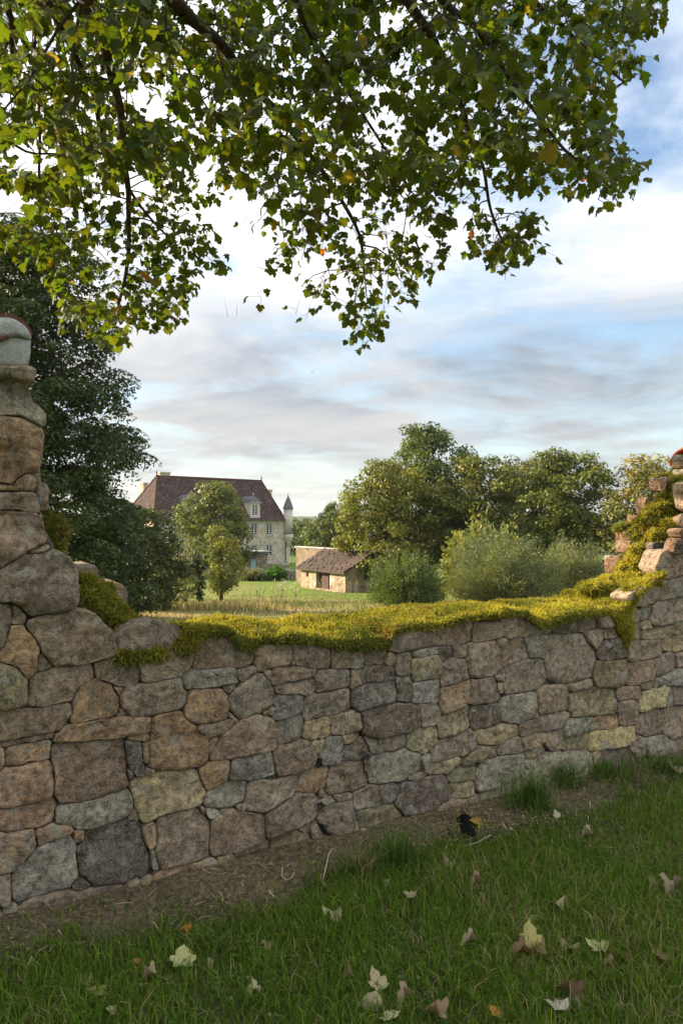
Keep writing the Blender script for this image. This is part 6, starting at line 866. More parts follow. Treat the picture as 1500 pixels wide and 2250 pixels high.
moss_blobs('moss', [(190,1285,.22,22,18,.06),(205,1310,.20,26,22,.06),(182,1318,.16,18,22,.05),(228,1330,.20,26,24,.06),(250,1345,.22,22,22,.06),(236,1362,.16,24,22,.05),(258,1380,.16,24,24,.05),(270,1362,.22,18,20,.05),(262,1400,.10,18,14,.04),(222,1296,.3,24,12,.05),(280,1385,.22,14,24,.05),(212,1345,.15,20,20,.05),
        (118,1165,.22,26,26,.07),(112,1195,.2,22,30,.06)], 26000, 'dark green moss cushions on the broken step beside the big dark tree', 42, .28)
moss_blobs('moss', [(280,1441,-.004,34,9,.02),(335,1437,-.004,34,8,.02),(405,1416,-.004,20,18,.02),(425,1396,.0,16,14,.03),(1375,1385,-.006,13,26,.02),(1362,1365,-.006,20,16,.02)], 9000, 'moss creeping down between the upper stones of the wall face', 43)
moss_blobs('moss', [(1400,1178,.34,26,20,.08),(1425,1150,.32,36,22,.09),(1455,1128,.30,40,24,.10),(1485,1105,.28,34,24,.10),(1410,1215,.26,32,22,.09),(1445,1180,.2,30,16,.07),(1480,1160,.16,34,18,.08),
        (1390,1250,.26,40,26,.10),(1425,1245,.2,34,30,.09),(1450,1255,.14,24,30,.06),(1395,1275,.2,44,18,.10),(1440,1275,.1,36,16,.07),(1355,1280,.3,44,16,.09),(1310,1292,.3,44,14,.10),(1470,1090,.32,24,18,.08),(1495,1060,.26,36,10,.10),(1368,1160,.44,20,8,.06),(1430,1192,.26,26,16,.06),(1405,1291,.075,34,11,.075),(1432,1283,.07,24,10,.07),(1385,1300,.05,20,10,.06),(1455,1050,.42,26,5,.06),(1505,1080,.2,30,26,.08),(1440,1215,.22,20,14,.05)], 52000, 'sunlit moss slope over the stepped rubble under the orange coping tile', 44)

G = []
for s in np.arange(2.12, 3.16, .012):
    row = []
    for w in np.arange(.03, .50, .02):
        z = float(core_top(s - .10 * (w - .25))) + .035 + .06 * fbm(s, w, 4.0, 3, 9.0) + .03 * fbm(s, w, 14.0, 2, 3.0) - .10 * max(0, (.09 - w) / .09) ** 2 - .08 * max(0, (w - .42) / .08) ** 2
        row.append(wp(s, w, z))
    G.append(row)
grid_moss('moss', G, 30000, 'green moss sheet climbing the broken rubble slope at the sunny wall end', 46)
# ------------------------------------------------------------------ country house
def wall_openings(x0, x1, z0, z1, ops, y=0.0, rev=.25):
    """front wall sheet in the plane y with real openings and their reveals"""
    m = MB(); xs = sorted({x0, x1, *[o[0] for o in ops], *[o[1] for o in ops]}); zs = sorted({z0, z1, *[o[2] for o in ops], *[o[3] for o in ops]})
    for i in range(len(xs) - 1):
        for j in range(len(zs) - 1):
            cx, cz = (xs[i] + xs[i+1]) / 2, (zs[j] + zs[j+1]) / 2
            if any(o[0] < cx < o[1] and o[2] < cz < o[3] for o in ops): continue
            m.add([(xs[i], y, zs[j]), (xs[i+1], y, zs[j]), (xs[i+1], y, zs[j+1]), (xs[i], y, zs[j+1])], [(0, 1, 2, 3)])
    for a, b, c, d in ops:
        for q in (((a,y,c),(a,y+rev,c),(a,y+rev,d),(a,y,d)), ((b,y,c),(b,y,d),(b,y+rev,d),(b,y+rev,c)), ((a,y,d),(a,y+rev,d),(b,y+rev,d),(b,y,d)), ((a,y,c),(b,y,c),(b,y+rev,c),(a,y+rev,c))):
            m.add(q, [(0, 1, 2, 3)])
    return m
def window(parent, a, b, c, d, y, rows=4, surround=True):
    g = MB().box(a, b, y + .16, y + .20, c, d).build('window', M['glass_dark'], parent)
    m = MB(); t = .07
    m.box(a, a + t, y + .08, y + .15, c, d).box(b - t, b, y + .08, y + .15, c, d).box(a + t, b - t, y + .08, y + .15, c, c + t).box(a + t, b - t, y + .08, y + .15, d - t, d)
    mid = (a + b) / 2; m.box(mid - .06, mid + .06, y + .07, y + .16, c + t, d - t)
    m.build('frame', M['white_paint'], g)
    for k in range(1, rows):
        z = c + (d - c) * k / rows; MB().box(a + t, mid - .06, y + .10, y + .15, z - .022, z + .022).box(mid + .06, b - t, y + .10, y + .15, z - .022, z + .022).build('glazing_bar', M['white_paint'], g)
    if surround:
        s = MB(); e = .22
        s.box(a - e, a - .003, y - .03, y + .1, c - .05, d + .003).box(b + .003, b + e, y - .03, y + .1, c - .05, d + .003).box(a - e, b + e, y - .035, y + .1, d + .006, d + e).box(a - e - .05, b + e + .05, y - .08, y + .1, c - .2, c - .053)
        s.build('surround', M['dressed'], g)
    return g
HX, HYY, HL, HD = -28.2, 115.0, 27.3, 9.0
hroot = empty('country_house', (HX, HYY, -6.25), math.atan2(.733, .681), 'large old stone country house with steep dark hipped tile roof and corner turret', 'house')
EZ, RZ = 7.80, 14.55
cols_ = [23.3, 19.9, 13.6, 7.3, 3.8]; ops = []
for x in cols_:
    ops += [(x - .62, x + .62, 1.40, 3.35), (x - .62, x + .62, 5.07, 7.02)]
wall_openings(0, HL, -.4, EZ - .1, ops).build('front_wall', M['rubble_house'], hroot)
MB().add([(0,0,-.4),(0,HD,-.4),(0,HD,EZ-.1),(0,0,EZ-.1),(HL,0,-.4),(HL,HD,-.4),(HL,HD,EZ-.1),(HL,0,EZ-.1)], [(0,3,2,1),(4,5,6,7),(1,2,6,5)]).build('side_walls', M['rubble_house'], hroot)
for o in ops: window(hroot, *o, 0.0, 5)
MB().box(-.12, HL + .12, -.12, -.006, -.4, .35).build('plinth', M['dressed'], hroot)
MB().box(-.1, HL + .1, -.16, -.004, EZ - .28, EZ - .06).build('cornice', M['dressed'], hroot)
roof = MB(); ov = .45; e = 1.05
lo = [(-ov, -ov, EZ - .18), (HL + ov, -ov, EZ - .18), (HL + ov, HD + ov, EZ - .18), (-ov, HD + ov, EZ - .18)]
mi = [(.55, .55, EZ + .85), (HL - .5, .55, EZ + .85), (HL - .5, HD - .55, EZ + .85), (.55, HD - .55, EZ + .85)]
RL, RR = (3.7, HD / 2, RZ), (HL - 1.9, HD / 2, RZ)
roof.add(lo + mi + [RL, RR], [(0,1,5,4),(1,2,6,5),(2,3,7,6),(3,0,4,7),(4,5,9,8),(5,6,9),(6,7,8,9),(7,4,8),(0,3,2,1)])
rf = roof.build('roof', M['roof_house'], hroot)
rt = MB()
rt.tube([RL, RR], .16, 6).tube([mi[0], RL], .12, 6).tube([mi[1], RR], .12, 6).tube([mi[3], RL], .12, 6)
rt.build('ridge_tiles', M['clay_dark'], rf)
for p in (RL, RR):
    MB().lathe([(.16, RZ), (.10, RZ + .25), (.05, RZ + .35), (.16, RZ + .5), (.12, RZ + .62), (.03, RZ + .72), (.02, RZ + 1.15)], p[0], p[1], 8).build('finial', M['iron'], rf, True)
def chimney(x, y, z0, z1, a, b):
    c = MB().box(x - a, x + a, y - b, y + b, z0, z1).build('chimney', M['rubble_house'], rf)
    MB().box(x - a - .1, x + a + .1, y - b - .1, y + b + .1, z1 + .003, z1 + .25).build('chimney_cap', M['dressed'], c)
chimney(HL + .1, 5.2, EZ - 2, RZ - 1.75, .45, .75); chimney(5.2, HD / 2 + .3, RZ - 1, RZ + .42, .9, .4); chimney(3.7, HD - .9, EZ - 1, RZ - 1.2, .4, .5)
def dormer(x):
    d = wall_openings(x - 1.05, x + 1.05, EZ - .06, EZ + 2.75, [(x - .58, x + .58, EZ + .55, EZ + 2.35)], -.1, .25)
    d.add([(x - 1.05, -.1, EZ - .06), (x - 1.05, 2.6, EZ - .06), (x - 1.05, 2.6, EZ + 2.75), (x - 1.05, -.1, EZ + 2.75)], [(0, 3, 2, 1)]).add([(x + 1.05, -.1, EZ - .06), (x + 1.05, 2.6, EZ - .06), (x + 1.05, 2.6, EZ + 2.75), (x + 1.05, -.1, EZ + 2.75)], [(0, 1, 2, 3)])
    o = d.build('dormer', M['plaster'], hroot)
    window(o, x - .58, x + .58, EZ + .55, EZ + 2.35, -.1, 5, False)
    z = EZ + 2.76; r = MB()
    r.box(x - 1.25, x + 1.25, -.3, -.12, z - .12, z + .02)
    r.build('dormer_cornice', M['dressed'], o)
    r = MB().add([(x-1.2,-.25,z),(x+1.2,-.25,z),(x+1.2,3.4,z),(x-1.2,3.4,z),(x-.75,.1,z+.75),(x+.75,.1,z+.75),(x+.75,4.0,z+.75),(x-.75,4.0,z+.75),(x,.35,z+1.05),(x,4.3,z+1.05)],
        [(0,1,5,4),(4,5,8),(1,2,6,5),(3,0,4,7),(5,6,9,8),(7,4,8,9)])
    r.build('dormer_roof', M['slate'], o)
    MB().lathe([(.1, z + 1.0), (.06, z + 1.2), (.12, z + 1.35), (.02, z + 1.75)], x, .4, 8).build('finial', M['dressed'], o, True)
dormer(20.0); dormer(7.3)
tx, ty = HL + .15, -.25
tw = MB().lathe([(.12, 2.9), (.35, 3.4), (.62, 4.0), (.84, 4.55), (.84, 5.15)], tx, ty, 20).build('turret_corbel', M['plaster'], hroot, True)
tu = MB().lathe([(.80, 5.25), (.80, 9.55)], tx, ty, 20).build('turret', M['plaster'], hroot, True)
MB().lathe([(.87, 5.153), (.89, 5.20), (.87, 5.248)], tx, ty, 20).build('string_course', M['iron'], tu, True)
MB().lathe([(1.0, 9.553), (.98, 9.62), (.80, 10.0), (.62, 10.6), (.40, 11.1), (.20, 11.5), (.07, 11.85), (.03, 12.4)], tx, ty, 20).build('turret_cap', M['slate'], tu, True)
a = math.atan2(-.9, .1)
MB().box(tx + .05, tx + .42, ty - .84, ty - .70, 5.5, 6.2).build('window', M['glass_dark'], tu)
MB().box(tx - .05, tx + .05, ty - .87, ty - .70, 5.4, 6.3).box(tx + .42, tx + .52, ty - .80, ty - .60, 5.4, 6.3).build('frame', M['dressed'], tu)
MB().box(HL + .02, HL + .75, -.02, .8, -.4, 3.1).build('corner_pilaster', M['plaster'], hroot)
MB().tube([(HL - .35, -.12, EZ - .3), (HL - .35, -.12, 0)], .07, 6).tube([(-.3, -.5, EZ - .17), (HL + .3, -.5, EZ - .17)], .08, 6).build('downpipe', M['iron'], hroot)

# ------------------------------------------------------------------ low outbuilding with pale blue door
ob = at(508, 1262, 101); ob.z = -6.1
ro = empty('outbuilding', ob, R(8), 'low flat roofed outbuilding with a pale blue door in front of the house', 'outbuilding')
wall_openings(0, 4.75, -.4, 3.05, [(2.55, 3.25, .15, 2.35)], 0, .2).build('front_wall', M['rubble_wall'], ro)
MB().add([(0,0,-.4),(0,4,-.4),(0,4,3.05),(0,0,3.05),(4.75,0,-.4),(4.75,4,-.4),(4.75,4,3.05),(4.75,0,3.05)], [(0,3,2,1),(4,5,6,7),(1,2,6,5)]).build('side_walls', M['rubble_wall'], ro)
MB().box(2.55, 3.25, .14, .19, .15, 2.35).build('door', M['door_blue'], ro)
MB().box(-.25, 5.0, -.25, 4.2, 3.06, 3.3).build('roof', M['slate'], ro)
MB().box(.2, 1.3, -.3, 1.5, 3.31, 3.42).build('roof_sheet', M['white_paint'], ro)
MB().box(2.7, 4.3, -.3, 1.5, 3.31, 3.42).build('roof_sheet', M['white_paint'], ro)

# ------------------------------------------------------------------ courtyard walls and gate pillars
def garden_wall(px0, px1, Y0, Y1, h, label, seed, thick=.5, mat='rubble_wall'):
    a = at(px0, 1200, Y0); b = at(px1, 1200, Y1); d = Vector((b.x - a.x, b.y - a.y, 0)); L = d.length
    r = empty('rubble_wall', (a.x, a.y, gz(a.x, a.y)), math.atan2(d.y, d.x), label, 'wall')
    m = MB(); n = max(4, int(L / .6)); vs = []
    for i in range(n + 1):
        x = L * i / n; q = Matrix.Rotation(r.rotation_euler.z, 3, 'Z') @ Vector((x, 0, 0)); g = gz(a.x + q.x, a.y + q.y) - r.location.z
        z = g + h * (1 + .16 * mnoise.noise((x * .8 + seed, seed, 0)))
        vs += [(x, 0, g - .4), (x, .03, z), (x, thick, z + .04), (x, thick, g - .4)]
    fs = []
    for i in range(n):
        o = i * 4; fs += [(o, o+4, o+5, o+1), (o+1, o+5, o+6, o+2), (o+2, o+6, o+7, o+3)]
    fs += [(0, 1, 2, 3), (n*4+3, n*4+2, n*4+1, n*4)]
    m.add(vs, fs).build('masonry', M[mat], r)
    k = MB()
    for i in range(n):
        if random.random() < .75:
            x = L * (i + .2) / n; z = vs[i*4+1][2]; k.box(x, x + L / n * random.uniform(.5, .9), -.03, thick + .03, z + .01, z + random.uniform(.1, .22))
    cs = k.build('coping_stones', M['dressed'], r); cs['kind'] = 'stuff'
    return r
garden_wall(420, 589, 98, 96, 1.0, 'low rubble wall running behind the small trees to the gate', 3)
garden_wall(625, 668, 96, 92, 1.05, 'low rubble wall between the gate pillar and the shed', 5)
garden_wall(1290, 1375, 60, 56, 1.5, 'grey rubble wall end showing between the willow bush and the ruined wall', 8)
def pillar(px, Y, h, label):
    p = at(px, 1200, Y); r = empty('gate_pillar', (p.x, p.y, gz(p.x, p.y)), R(6), label, 'gate pillar', 'gate pillars')
    MB().box(-.3, .3, -.3, .3, -.3, h).build('shaft', M['rubble_wall'], r); MB().box(-.36, .36, -.36, .36, h + .003, h + .16).build('cap', M['dressed'], r)
pillar(592, 100, 1.6, 'square stone gate pillar next to the outbuilding corner'); pillar(626, 100, 1.45, 'square stone gate pillar standing at the turret side of the opening')
fr = empty('rail_fence', at(640, 1200, 128), 0, 'thin far rail fence on the grass beside the house', 'fence')
fr.location.z = gz(fr.location.x, fr.location.y)
for k in range(4): MB().box(k * .62, k * .62 + .07, 0, .07, -.2, 1.0).build('post', M['wood_dark'], fr)
for z in (.45, .85): MB().box(-.1, 2.1, -.05, -.005, z, z + .09).build('rail', M['dressed'], fr)

# ------------------------------------------------------------------ stone shed with lean-to roof
sx, sy = -4.3, 82.0
sd = empty('stone_shed', (sx, sy, -5.65), math.atan2(-.832, .555), 'small stone lean-to shed with mossy brown tile roof and open doorway', 'shed')
# local x runs along the front towards the viewer, local y goes in under the roof
SL, SDp, se, sr_ = 8.4, 3.2, 2.12, 3.86
wall_openings(0, SL, -.4, se, [(3.0, 5.6, .05, 1.98), (1.05, 1.5, 1.1, 1.65)], 0, .4).build('front_wall', M['rubble_shed'], sd)
for X_ in (0, SL): MB().add([(X_,0,-.4),(X_,SDp,-.4),(X_,SDp,sr_),(X_,0,se)], [(0,1,2,3)]).build('gable_wall', M['rubble_shed'], sd)
MB().box(SL - .02, SL + .012, 2.2, 2.75, 1.2, 2.4).build('gable_opening', M['wood_dark'], sd)
dr = empty('doorway', (0, 0, 0)); dr.parent = sd
MB().box(3.0, 5.6, .42, .5, -.1, 1.98).build('inner_wall', M['wood_dark'], dr)
for k in range(4): MB().box(3.9 + .26 * k, 4.13 + .26 * k, .30, .34, .05, 1.9 - .03 * k).build('board', M['wood_dark'], dr)
MB().box(.6, 5.3, -.30, -.18, se - .20, se - .06).build('white_beam', M['white_paint'], sd)
r = MB(); n = 16; k = 6; vs = []
for i in range(n + 1):
    for j in range(k + 1):
        x = -.45 + (SL + .95) * i / n; y = -.5 + (SDp + .52) * j / k
        z = se - .02 + (y) * (sr_ - se) / SDp + .06 * mnoise.noise((x * .5, y * .5, 4)) - .10 * math.sin(math.pi * i / n) * math.sin(math.pi * j / k)
        vs.append((x, y, z + .14))
N = len(vs); vs += [(x, y, z - .14) for x, y, z in vs]; fs = []
for i in range(n):
    for j in range(k):
        a = i * (k + 1) + j; b = a + k + 1; fs += [(a, b, b + 1, a + 1), (N + a, N + a + 1, N + b + 1, N + b)]
for i in range(n):
    a = i * (k + 1); b = a + k + 1; fs += [(a, N + a, N + b, b), (a + k, b + k, N + b + k, N + a + k)]
for j in range(k):
    a = j; fs += [(a, a + 1, N + a + 1, N + a)]; a = n * (k + 1) + j; fs += [(a, N + a, N + a + 1, a + 1)]
rs = r.add(vs, fs).build('roof', M['roof_shed'], sd)
rows = 13; tiles = MB()
for j in range(rows):
    for i in range(26):
        if random.random() < .2: continue
        x = -.42 + (SL + .9) * (i + random.uniform(-.08, .08)) / 26; y = -.47 + (SDp + .44) * j / rows
        z = se + .125 + y * (sr_ - se) / SDp - .10 * math.sin(math.pi * i / 26) * math.sin(math.pi * j / rows) + random.uniform(0, .05); dz = .3 * (sr_ - se) / SDp
        tiles.add([(x, y, z + .06), (x + .30, y, z + .06 + random.uniform(-.02, .03)), (x + .30, y + .3, z + dz + .03), (x, y + .3, z + dz + .03), (x, y, z - .03), (x + .3, y, z - .03)], [(0, 1, 2, 3), (0, 4, 5, 1)])
tl = tiles.build('roof_tiles', M['roof_shed'], rs); tl['kind'] = 'stuff'
tw = MB().box(-6.6, SL + .4, SDp + .03, SDp + .55, -.6, sr_ + .05).build('tall_wall', M['rubble_tan'], sd)
MB().box(-6.75, SL + .5, SDp - .08, SDp + .66, sr_ + .055, sr_ + .17).build('coping', M['dressed'], tw)

# ------------------------------------------------------------------ trees
def leaf_faces(pos, nor, size, asp, r, tilt=.5):
    n = len(pos); d = nor + r.normal(size=(n, 3)) * tilt; d /= np.linalg.norm(d, axis=1, keepdims=True) + 1e-9
    u = np.cross(d, r.normal(size=(n, 3))); u /= np.linalg.norm(u, axis=1, keepdims=True) + 1e-9
    v = np.cross(d, u); S = (size * r.uniform(.6, 1.35, n))[:, None]
    a = pos - u * S * .5; b = pos + v * S * .5 * asp + d * S * .10; c = pos + u * S * .5; e = pos - v * S * .5 * asp + d * S * .10
    return np.stack([a, b, c, e], 1).reshape(-1, 3), (np.arange(n)[:, None] * 4 + np.arange(4)[None, :])
def crown(center, rx, rz, prof, ncl, clr, lpc, leaf, col, seed, flat=.65, asp=.7, warm=.10, ry=None, droop=0.0, fill=.35, tilt=.5):
    r = np.random.default_rng(seed); ry = ry or rx
    h = r.uniform(-1, 1, ncl * 3); pr = np.interp(h, np.linspace(-1, 1, len(prof)), prof)
    keep = r.uniform(size=len(h)) < pr / max(prof) + .05; h = h[keep][:ncl]; pr = pr[keep][:ncl]; n = len(h)
    th = r.uniform(0, 2 * math.pi, n); rho = np.where(r.uniform(size=n) < fill, r.uniform(.15, .75, n), r.uniform(.75, 1.0, n))
    lob = 1 + .16 * np.sin(th * 3 + h * 2.5 + seed) + .10 * np.sin(th * 5 - h * 4 + seed * 2)
    c = np.stack([rx * pr * rho * lob * np.cos(th), ry * pr * rho * lob * np.sin(th), rz * h], -1) + np.array(center)
    cr = clr * r.uniform(.6, 1.35, n)
    k = r.poisson(lpc * (cr / clr) ** 2).clip(4); id = np.repeat(np.arange(n), k); N = len(id)
    d = r.normal(size=(N, 3)); d[:, 2] = d[:, 2] * .9 + .25; d /= np.linalg.norm(d, axis=1, keepdims=True)
    rad = (r.uniform(size=N) ** .4)[:, None] * cr[id][:, None]
    pos = c[id] + d * rad * np.array([1, 1, flat]); pos[:, 2] -= droop * (rad[:, 0] ** 2) / clr
    nor = d * .8 + np.array([0, 0, .55])
    v, q = leaf_faces(pos, nor, leaf, asp, r, tilt)
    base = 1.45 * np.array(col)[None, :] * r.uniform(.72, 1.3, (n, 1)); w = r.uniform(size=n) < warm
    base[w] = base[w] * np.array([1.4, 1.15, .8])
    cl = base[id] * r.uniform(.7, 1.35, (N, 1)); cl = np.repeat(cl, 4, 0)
    return v, q, cl, c
def make_tree(name, label, X, Y, ztop, zbot, rx, prof, ncl, clr, lpc, leaf, col, seed, trunk=.25, group=None, cat='tree', limbs=9, base=None, mat='leaf_tree', lean=0.0, **kw):
    g = gz(X, Y) if base is None else base
    root = empty(name, (X, Y, g), 0, label, cat, group)
    zc = (ztop + zbot) / 2 - g; rz = (ztop - zbot) / 2
    v, q, cl, cc = crown((lean, 0, zc), rx, rz, prof, ncl, clr, lpc, leaf, col, seed, **kw)
    cr = link('crown', raw_mesh('crown', v, None, q, cl), root, M[mat])
    r = random.Random(seed); m = MB(); H = zc + rz * .55; pts = []
    for i in range(7):
        f = i / 6; pts.append((lean * f + r.uniform(-1, 1) * trunk * .8 * f, r.uniform(-1, 1) * trunk * .8 * f, -.3 + (H + .3) * f))
    m.tube(pts, [trunk * (1.5 if i == 0 else 1 - .8 * i / 6) for i in range(7)], 8)
    m.build('trunk', M['bark'], root, True)
    lm = MB()
    for i in range(limbs):
        e = Vector(cc[r.randrange(len(cc))]); f = r.uniform(.3, .8); a = Vector(pts[0]).lerp(Vector(pts[-1]), f)
        if e.z < a.z - .5: e.z = a.z
        mid = a.lerp(e, .5) + Vector((0, 0, .12 * (e - a).length))
        rr = trunk * (1 - .8 * f) * .55; lm.tube([a, mid, e], [rr, rr * .6, rr * .2], 5, False)
    if limbs: lm.build('limbs', M['bark'], root, True)
    return root
def tree_px(name, label, px, Y, top, bot, half, *a, **k):
    p = at(px, top, Y); b = at(px, bot, Y)
    return make_tree(name, label, p.x, Y, p.z, b.z, half / F * Y, *a, **k)
EGG = [.55, .85, 1.0, .95, .78, .35]; ROUND = [.5, .85, 1.0, 1.0, .85, .45]; BUSH = [.75, .95, 1.0, .95, .8, .45]; CONE = [.85, 1.0, .9, .72, .5, .2]
RG = 'leafy trees beyond the willow bushes'
tree_px('broadleaf_tree', 'tallest dark green tree rising behind the bushes in the row', 938, 84, 943, 1250, 108, [.8, .95, 1.0, .92, .75, .35], 260, 1.25, 100, .34, (.060, .085, .018), 101, .45, RG)
tree_px('broadleaf_tree', 'yellowing green tree spreading over the shed roof end', 848, 78, 1022, 1275, 106, ROUND, 240, 1.1, 90, .32, (.098, .105, .018), 102, .35, RG, warm=.15)
tree_px('broadleaf_tree', 'olive green rounded tree between the tallest tree and the widest one', 1062, 80, 1008, 1265, 112, ROUND, 240, 1.1, 90, .32, (.088, .098, .018), 103, .35, RG, warm=.16)
tree_px('broadleaf_tree', 'widest rounded green tree with a twin topped crown', 1245, 76, 998, 1275, 118, ROUND, 260, 1.1, 95, .32, (.080, .095, .018), 104, .4, RG, warm=.13)
tree_px('broadleaf_tree', 'pale green tree partly hidden by the orange tiled wall end', 1432, 70, 1012, 1270, 100, ROUND, 180, 1.05, 85, .30, (.105, .105, .026), 105, .35, RG, warm=.18)
tree_px('broadleaf_tree', 'small leafy tree filling the dip behind the tallest trees', 1150, 92, 1018, 1270, 100, ROUND, 170, 1.2, 85, .36, (.075, .085, .020), 106, .3, RG, warm=.15)
tree_px('broadleaf_tree', 'dark round tree behind the shed and its tall wall', 742, 112, 1110, 1225, 50, ROUND, 110, 1.0, 80, .36, (.052, .068, .014), 107, .35, RG)
make_tree('broadleaf_tree', 'green tree beyond the ruined wall end', 40, 74, 10.0, -4.5, 6, ROUND, 120, 1.2, 80, .36, (.085, .095, .02), 108, .35, RG)
# woods past the house
for i, (px, Y, tp, h, lab) in enumerate([(668, 190, 1142, 34, 'far pale green tree just past the turret'), (702, 165, 1150, 30, 'far green tree over the shed wall'), (640, 230, 1140, 40, 'far bluish green tree behind the turret')]):
    tree_px('far_tree', lab, px, Y, tp, 1225, h, ROUND, 90, 1.6, 60, .55, (.062, .085, .028), 120 + i, .3, 'far trees past the house')
wv = []; wq = []; wc = []; off = 0; r_ = np.random.default_rng(5)
for i in range(120):
    Y = r_.uniform(330, 900); X = r_.uniform(-.75, .75) * Y
    h = r_.uniform(6, 10); v, q, c, _ = crown((X, Y, gz(X, Y) + h * .5), h * .8, h * .5, ROUND, 26, 2.4, 26, 1.5, (.055, .075, .028), 300 + i)
    wv.append(v); wq.append(q + off); wc.append(c); off += len(v)
tag(link('distant_woods', raw_mesh('distant_woods', np.concatenate(wv), None, np.concatenate(wq), np.concatenate(wc)), None, M['leaf_tree']), 'far off woods scattered over the valley and hill', 'woods', None, 'stuff')
# trees on the house side
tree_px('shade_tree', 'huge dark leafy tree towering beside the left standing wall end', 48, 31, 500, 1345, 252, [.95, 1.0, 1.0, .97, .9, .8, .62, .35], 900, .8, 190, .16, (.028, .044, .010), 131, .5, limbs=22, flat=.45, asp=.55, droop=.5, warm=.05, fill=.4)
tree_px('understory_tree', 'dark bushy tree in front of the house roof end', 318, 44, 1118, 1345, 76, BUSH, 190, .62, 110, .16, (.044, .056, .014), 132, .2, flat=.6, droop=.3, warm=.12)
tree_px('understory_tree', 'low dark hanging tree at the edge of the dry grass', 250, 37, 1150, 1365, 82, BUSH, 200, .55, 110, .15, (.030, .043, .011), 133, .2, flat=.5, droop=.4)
tree_px('fruit_tree', 'thin fruit tree with whitish leaves and an ivy covered trunk', 408, 52, 1175, 1318, 46, ROUND, 70, .5, 55, .14, (.10, .105, .045), 134, .13, warm=.2)
tree_px('round_tree', 'big rounded green tree standing in front of the house', 474, 100, 1066, 1250, 75, [.55, .85, 1.0, .92, .72, .4], 190, 1.15, 85, .36, (.085, .100, .022), 135, .4, warm=.14)
tree_px('young_tree', 'light yellow green young tree with a forked trunk on the lawn', 486, 57, 1160, 1305, 46, [.35, .75, 1.0, .95, .7, .35], 130, .55, 70, .15, (.105, .115, .026), 136, .14, warm=.1, fill=.5)
p = at(437, 1200, 52); g = gz(p.x, p.y)
iv = empty('ivy_trunk', (p.x, p.y, g), 0, 'ivy wrapped dark trunk beside the thin fruit tree', 'tree')
MB().tube([(0, 0, -.3), (.05, 0, 1.2), (-.1, 0, 2.6), (.1, 0, 4.0)], [.17, .15, .12, .05], 8).build('trunk', M['bark'], iv, True)
v, q, c, _ = crown((0, 0, 1.6), .35, 1.7, [1, .9, .9, 1, 1.6, 1.5], 60, .22, 50, .12, (.035, .055, .012), 137)
link('ivy', raw_mesh('ivy', v, None, q, c), iv, M['leaf_tree'])
p = at(370, 1200, 49); g = gz(p.x, p.y)
br = empty('leaning_trunk', (p.x, p.y, g), 0, 'bare arching trunk leaning over at the meadow edge', 'tree')
MB().tube([(0, 0, -.3), (.15, 0, .4), (.6, 0, .95), (1.2, 0, 1.1), (1.7, 0, .9)], [.13, .11, .08, .05, .02], 7).tube([(.45, 0, .8), (.75, .1, 1.5), (.8, .2, 2.2)], [.06, .04, .02], 6).build('trunk', M['bark'], br, True)
v, q, c, _ = crown((1.0, 0, 1.5), .9, .5, ROUND, 22, .25, 40, .13, (.07, .085, .02), 138); link('crown', raw_mesh('crown', v, None, q, c), br, M['leaf_tree'])
# bushes with long narrow leaves
def bush(name, label, px, Y, top, half, n, leaf, col, seed, base_py=None, group=None, thin=.22, warm=.08, h0=0.0):
    p = at(px, top, Y); g = gz(p.x, Y); H = (p.z - g) * .88; a = half / F * Y; r = np.random.default_rng(seed)
    root = empty(name, (p.x, Y, g), 0, label, 'bush', group)
    m = 420; th = r.uniform(0, 2 * math.pi, m); u = np.sqrt(r.uniform(size=m)); tip = np.stack([a * u * np.cos(th), a * u * np.sin(th), H * (.35 + .65 * np.sqrt(1 - .8 * u ** 2)) * r.uniform(.70, 1.14, m) * (1 + .14 * np.sin(3 * th + seed) + .08 * np.sin(7 * th))], -1)
    root0 = np.stack([.25 * a * u * np.cos(th), .25 * a * u * np.sin(th), np.zeros(m)], -1)
    low = r.uniform(size=m) < .35; tip[low, 2] *= r.uniform(.2, .7, low.sum()); tip[low, :2] *= (1.06 / (u[low] + .12))[:, None].clip(0, 2.2)
    id = r.integers(0, m, n); f = (r.uniform(size=n) ** .6)[:, None]
    ctl = np.stack([tip[:, 0] * .45, tip[:, 1] * .45, tip[:, 2] * .75], -1)
    pos = root0[id] * (1 - f) ** 2 + 2 * ctl[id] * f * (1 - f) + tip[id] * f ** 2
    d = 2 * (1 - f) * (ctl[id] - root0[id]) + 2 * f * (tip[id] - ctl[id]); d /= np.linalg.norm(d, axis=1, keepdims=True) + 1e-9
    pos = pos + r.normal(size=(n, 3)) * a * .045
    pos[:, 2] = np.maximum(pos[:, 2], .02)
    ld = d + r.normal(size=(n, 3)) * .5; ld /= np.linalg.norm(ld, axis=1, keepdims=True); sdv = np.cross(ld, r.normal(size=(n, 3))); sdv /= np.linalg.norm(sdv, axis=1, keepdims=True) + 1e-9
    S = (leaf * r.uniform(.6, 1.4, n))[:, None]
    v = np.stack([pos, pos + ld * S * .5 + sdv * S * thin, pos + ld * S, pos + ld * S * .5 - sdv * S * thin], 1).reshape(-1, 3)
    tint = r.uniform(.75, 1.25, (m, 1))[id] * r.uniform(.75, 1.3, (n, 1)); c = 1.45 * np.array(col)[None] * tint
    wm = r.uniform(size=m)[id] < warm; c[wm] = c[wm] * np.array([1.35, 1.15, .8]); c = np.repeat(c, 4, 0)
    link('foliage', raw_mesh('foliage', v, None, np.arange(n)[:, None] * 4 + np.arange(4), c), root, M['leaf_tree'])
    st = MB()
    for i in range(0, m, 6): st.tube([root0[i], ctl[i] * .8 + root0[i] * .2, tip[i] * .95], [.03, .02, .008], 4, False)
    st.build('stems', M['twig'], root)
    return root
BG = 'bushes growing behind the mossy gap'
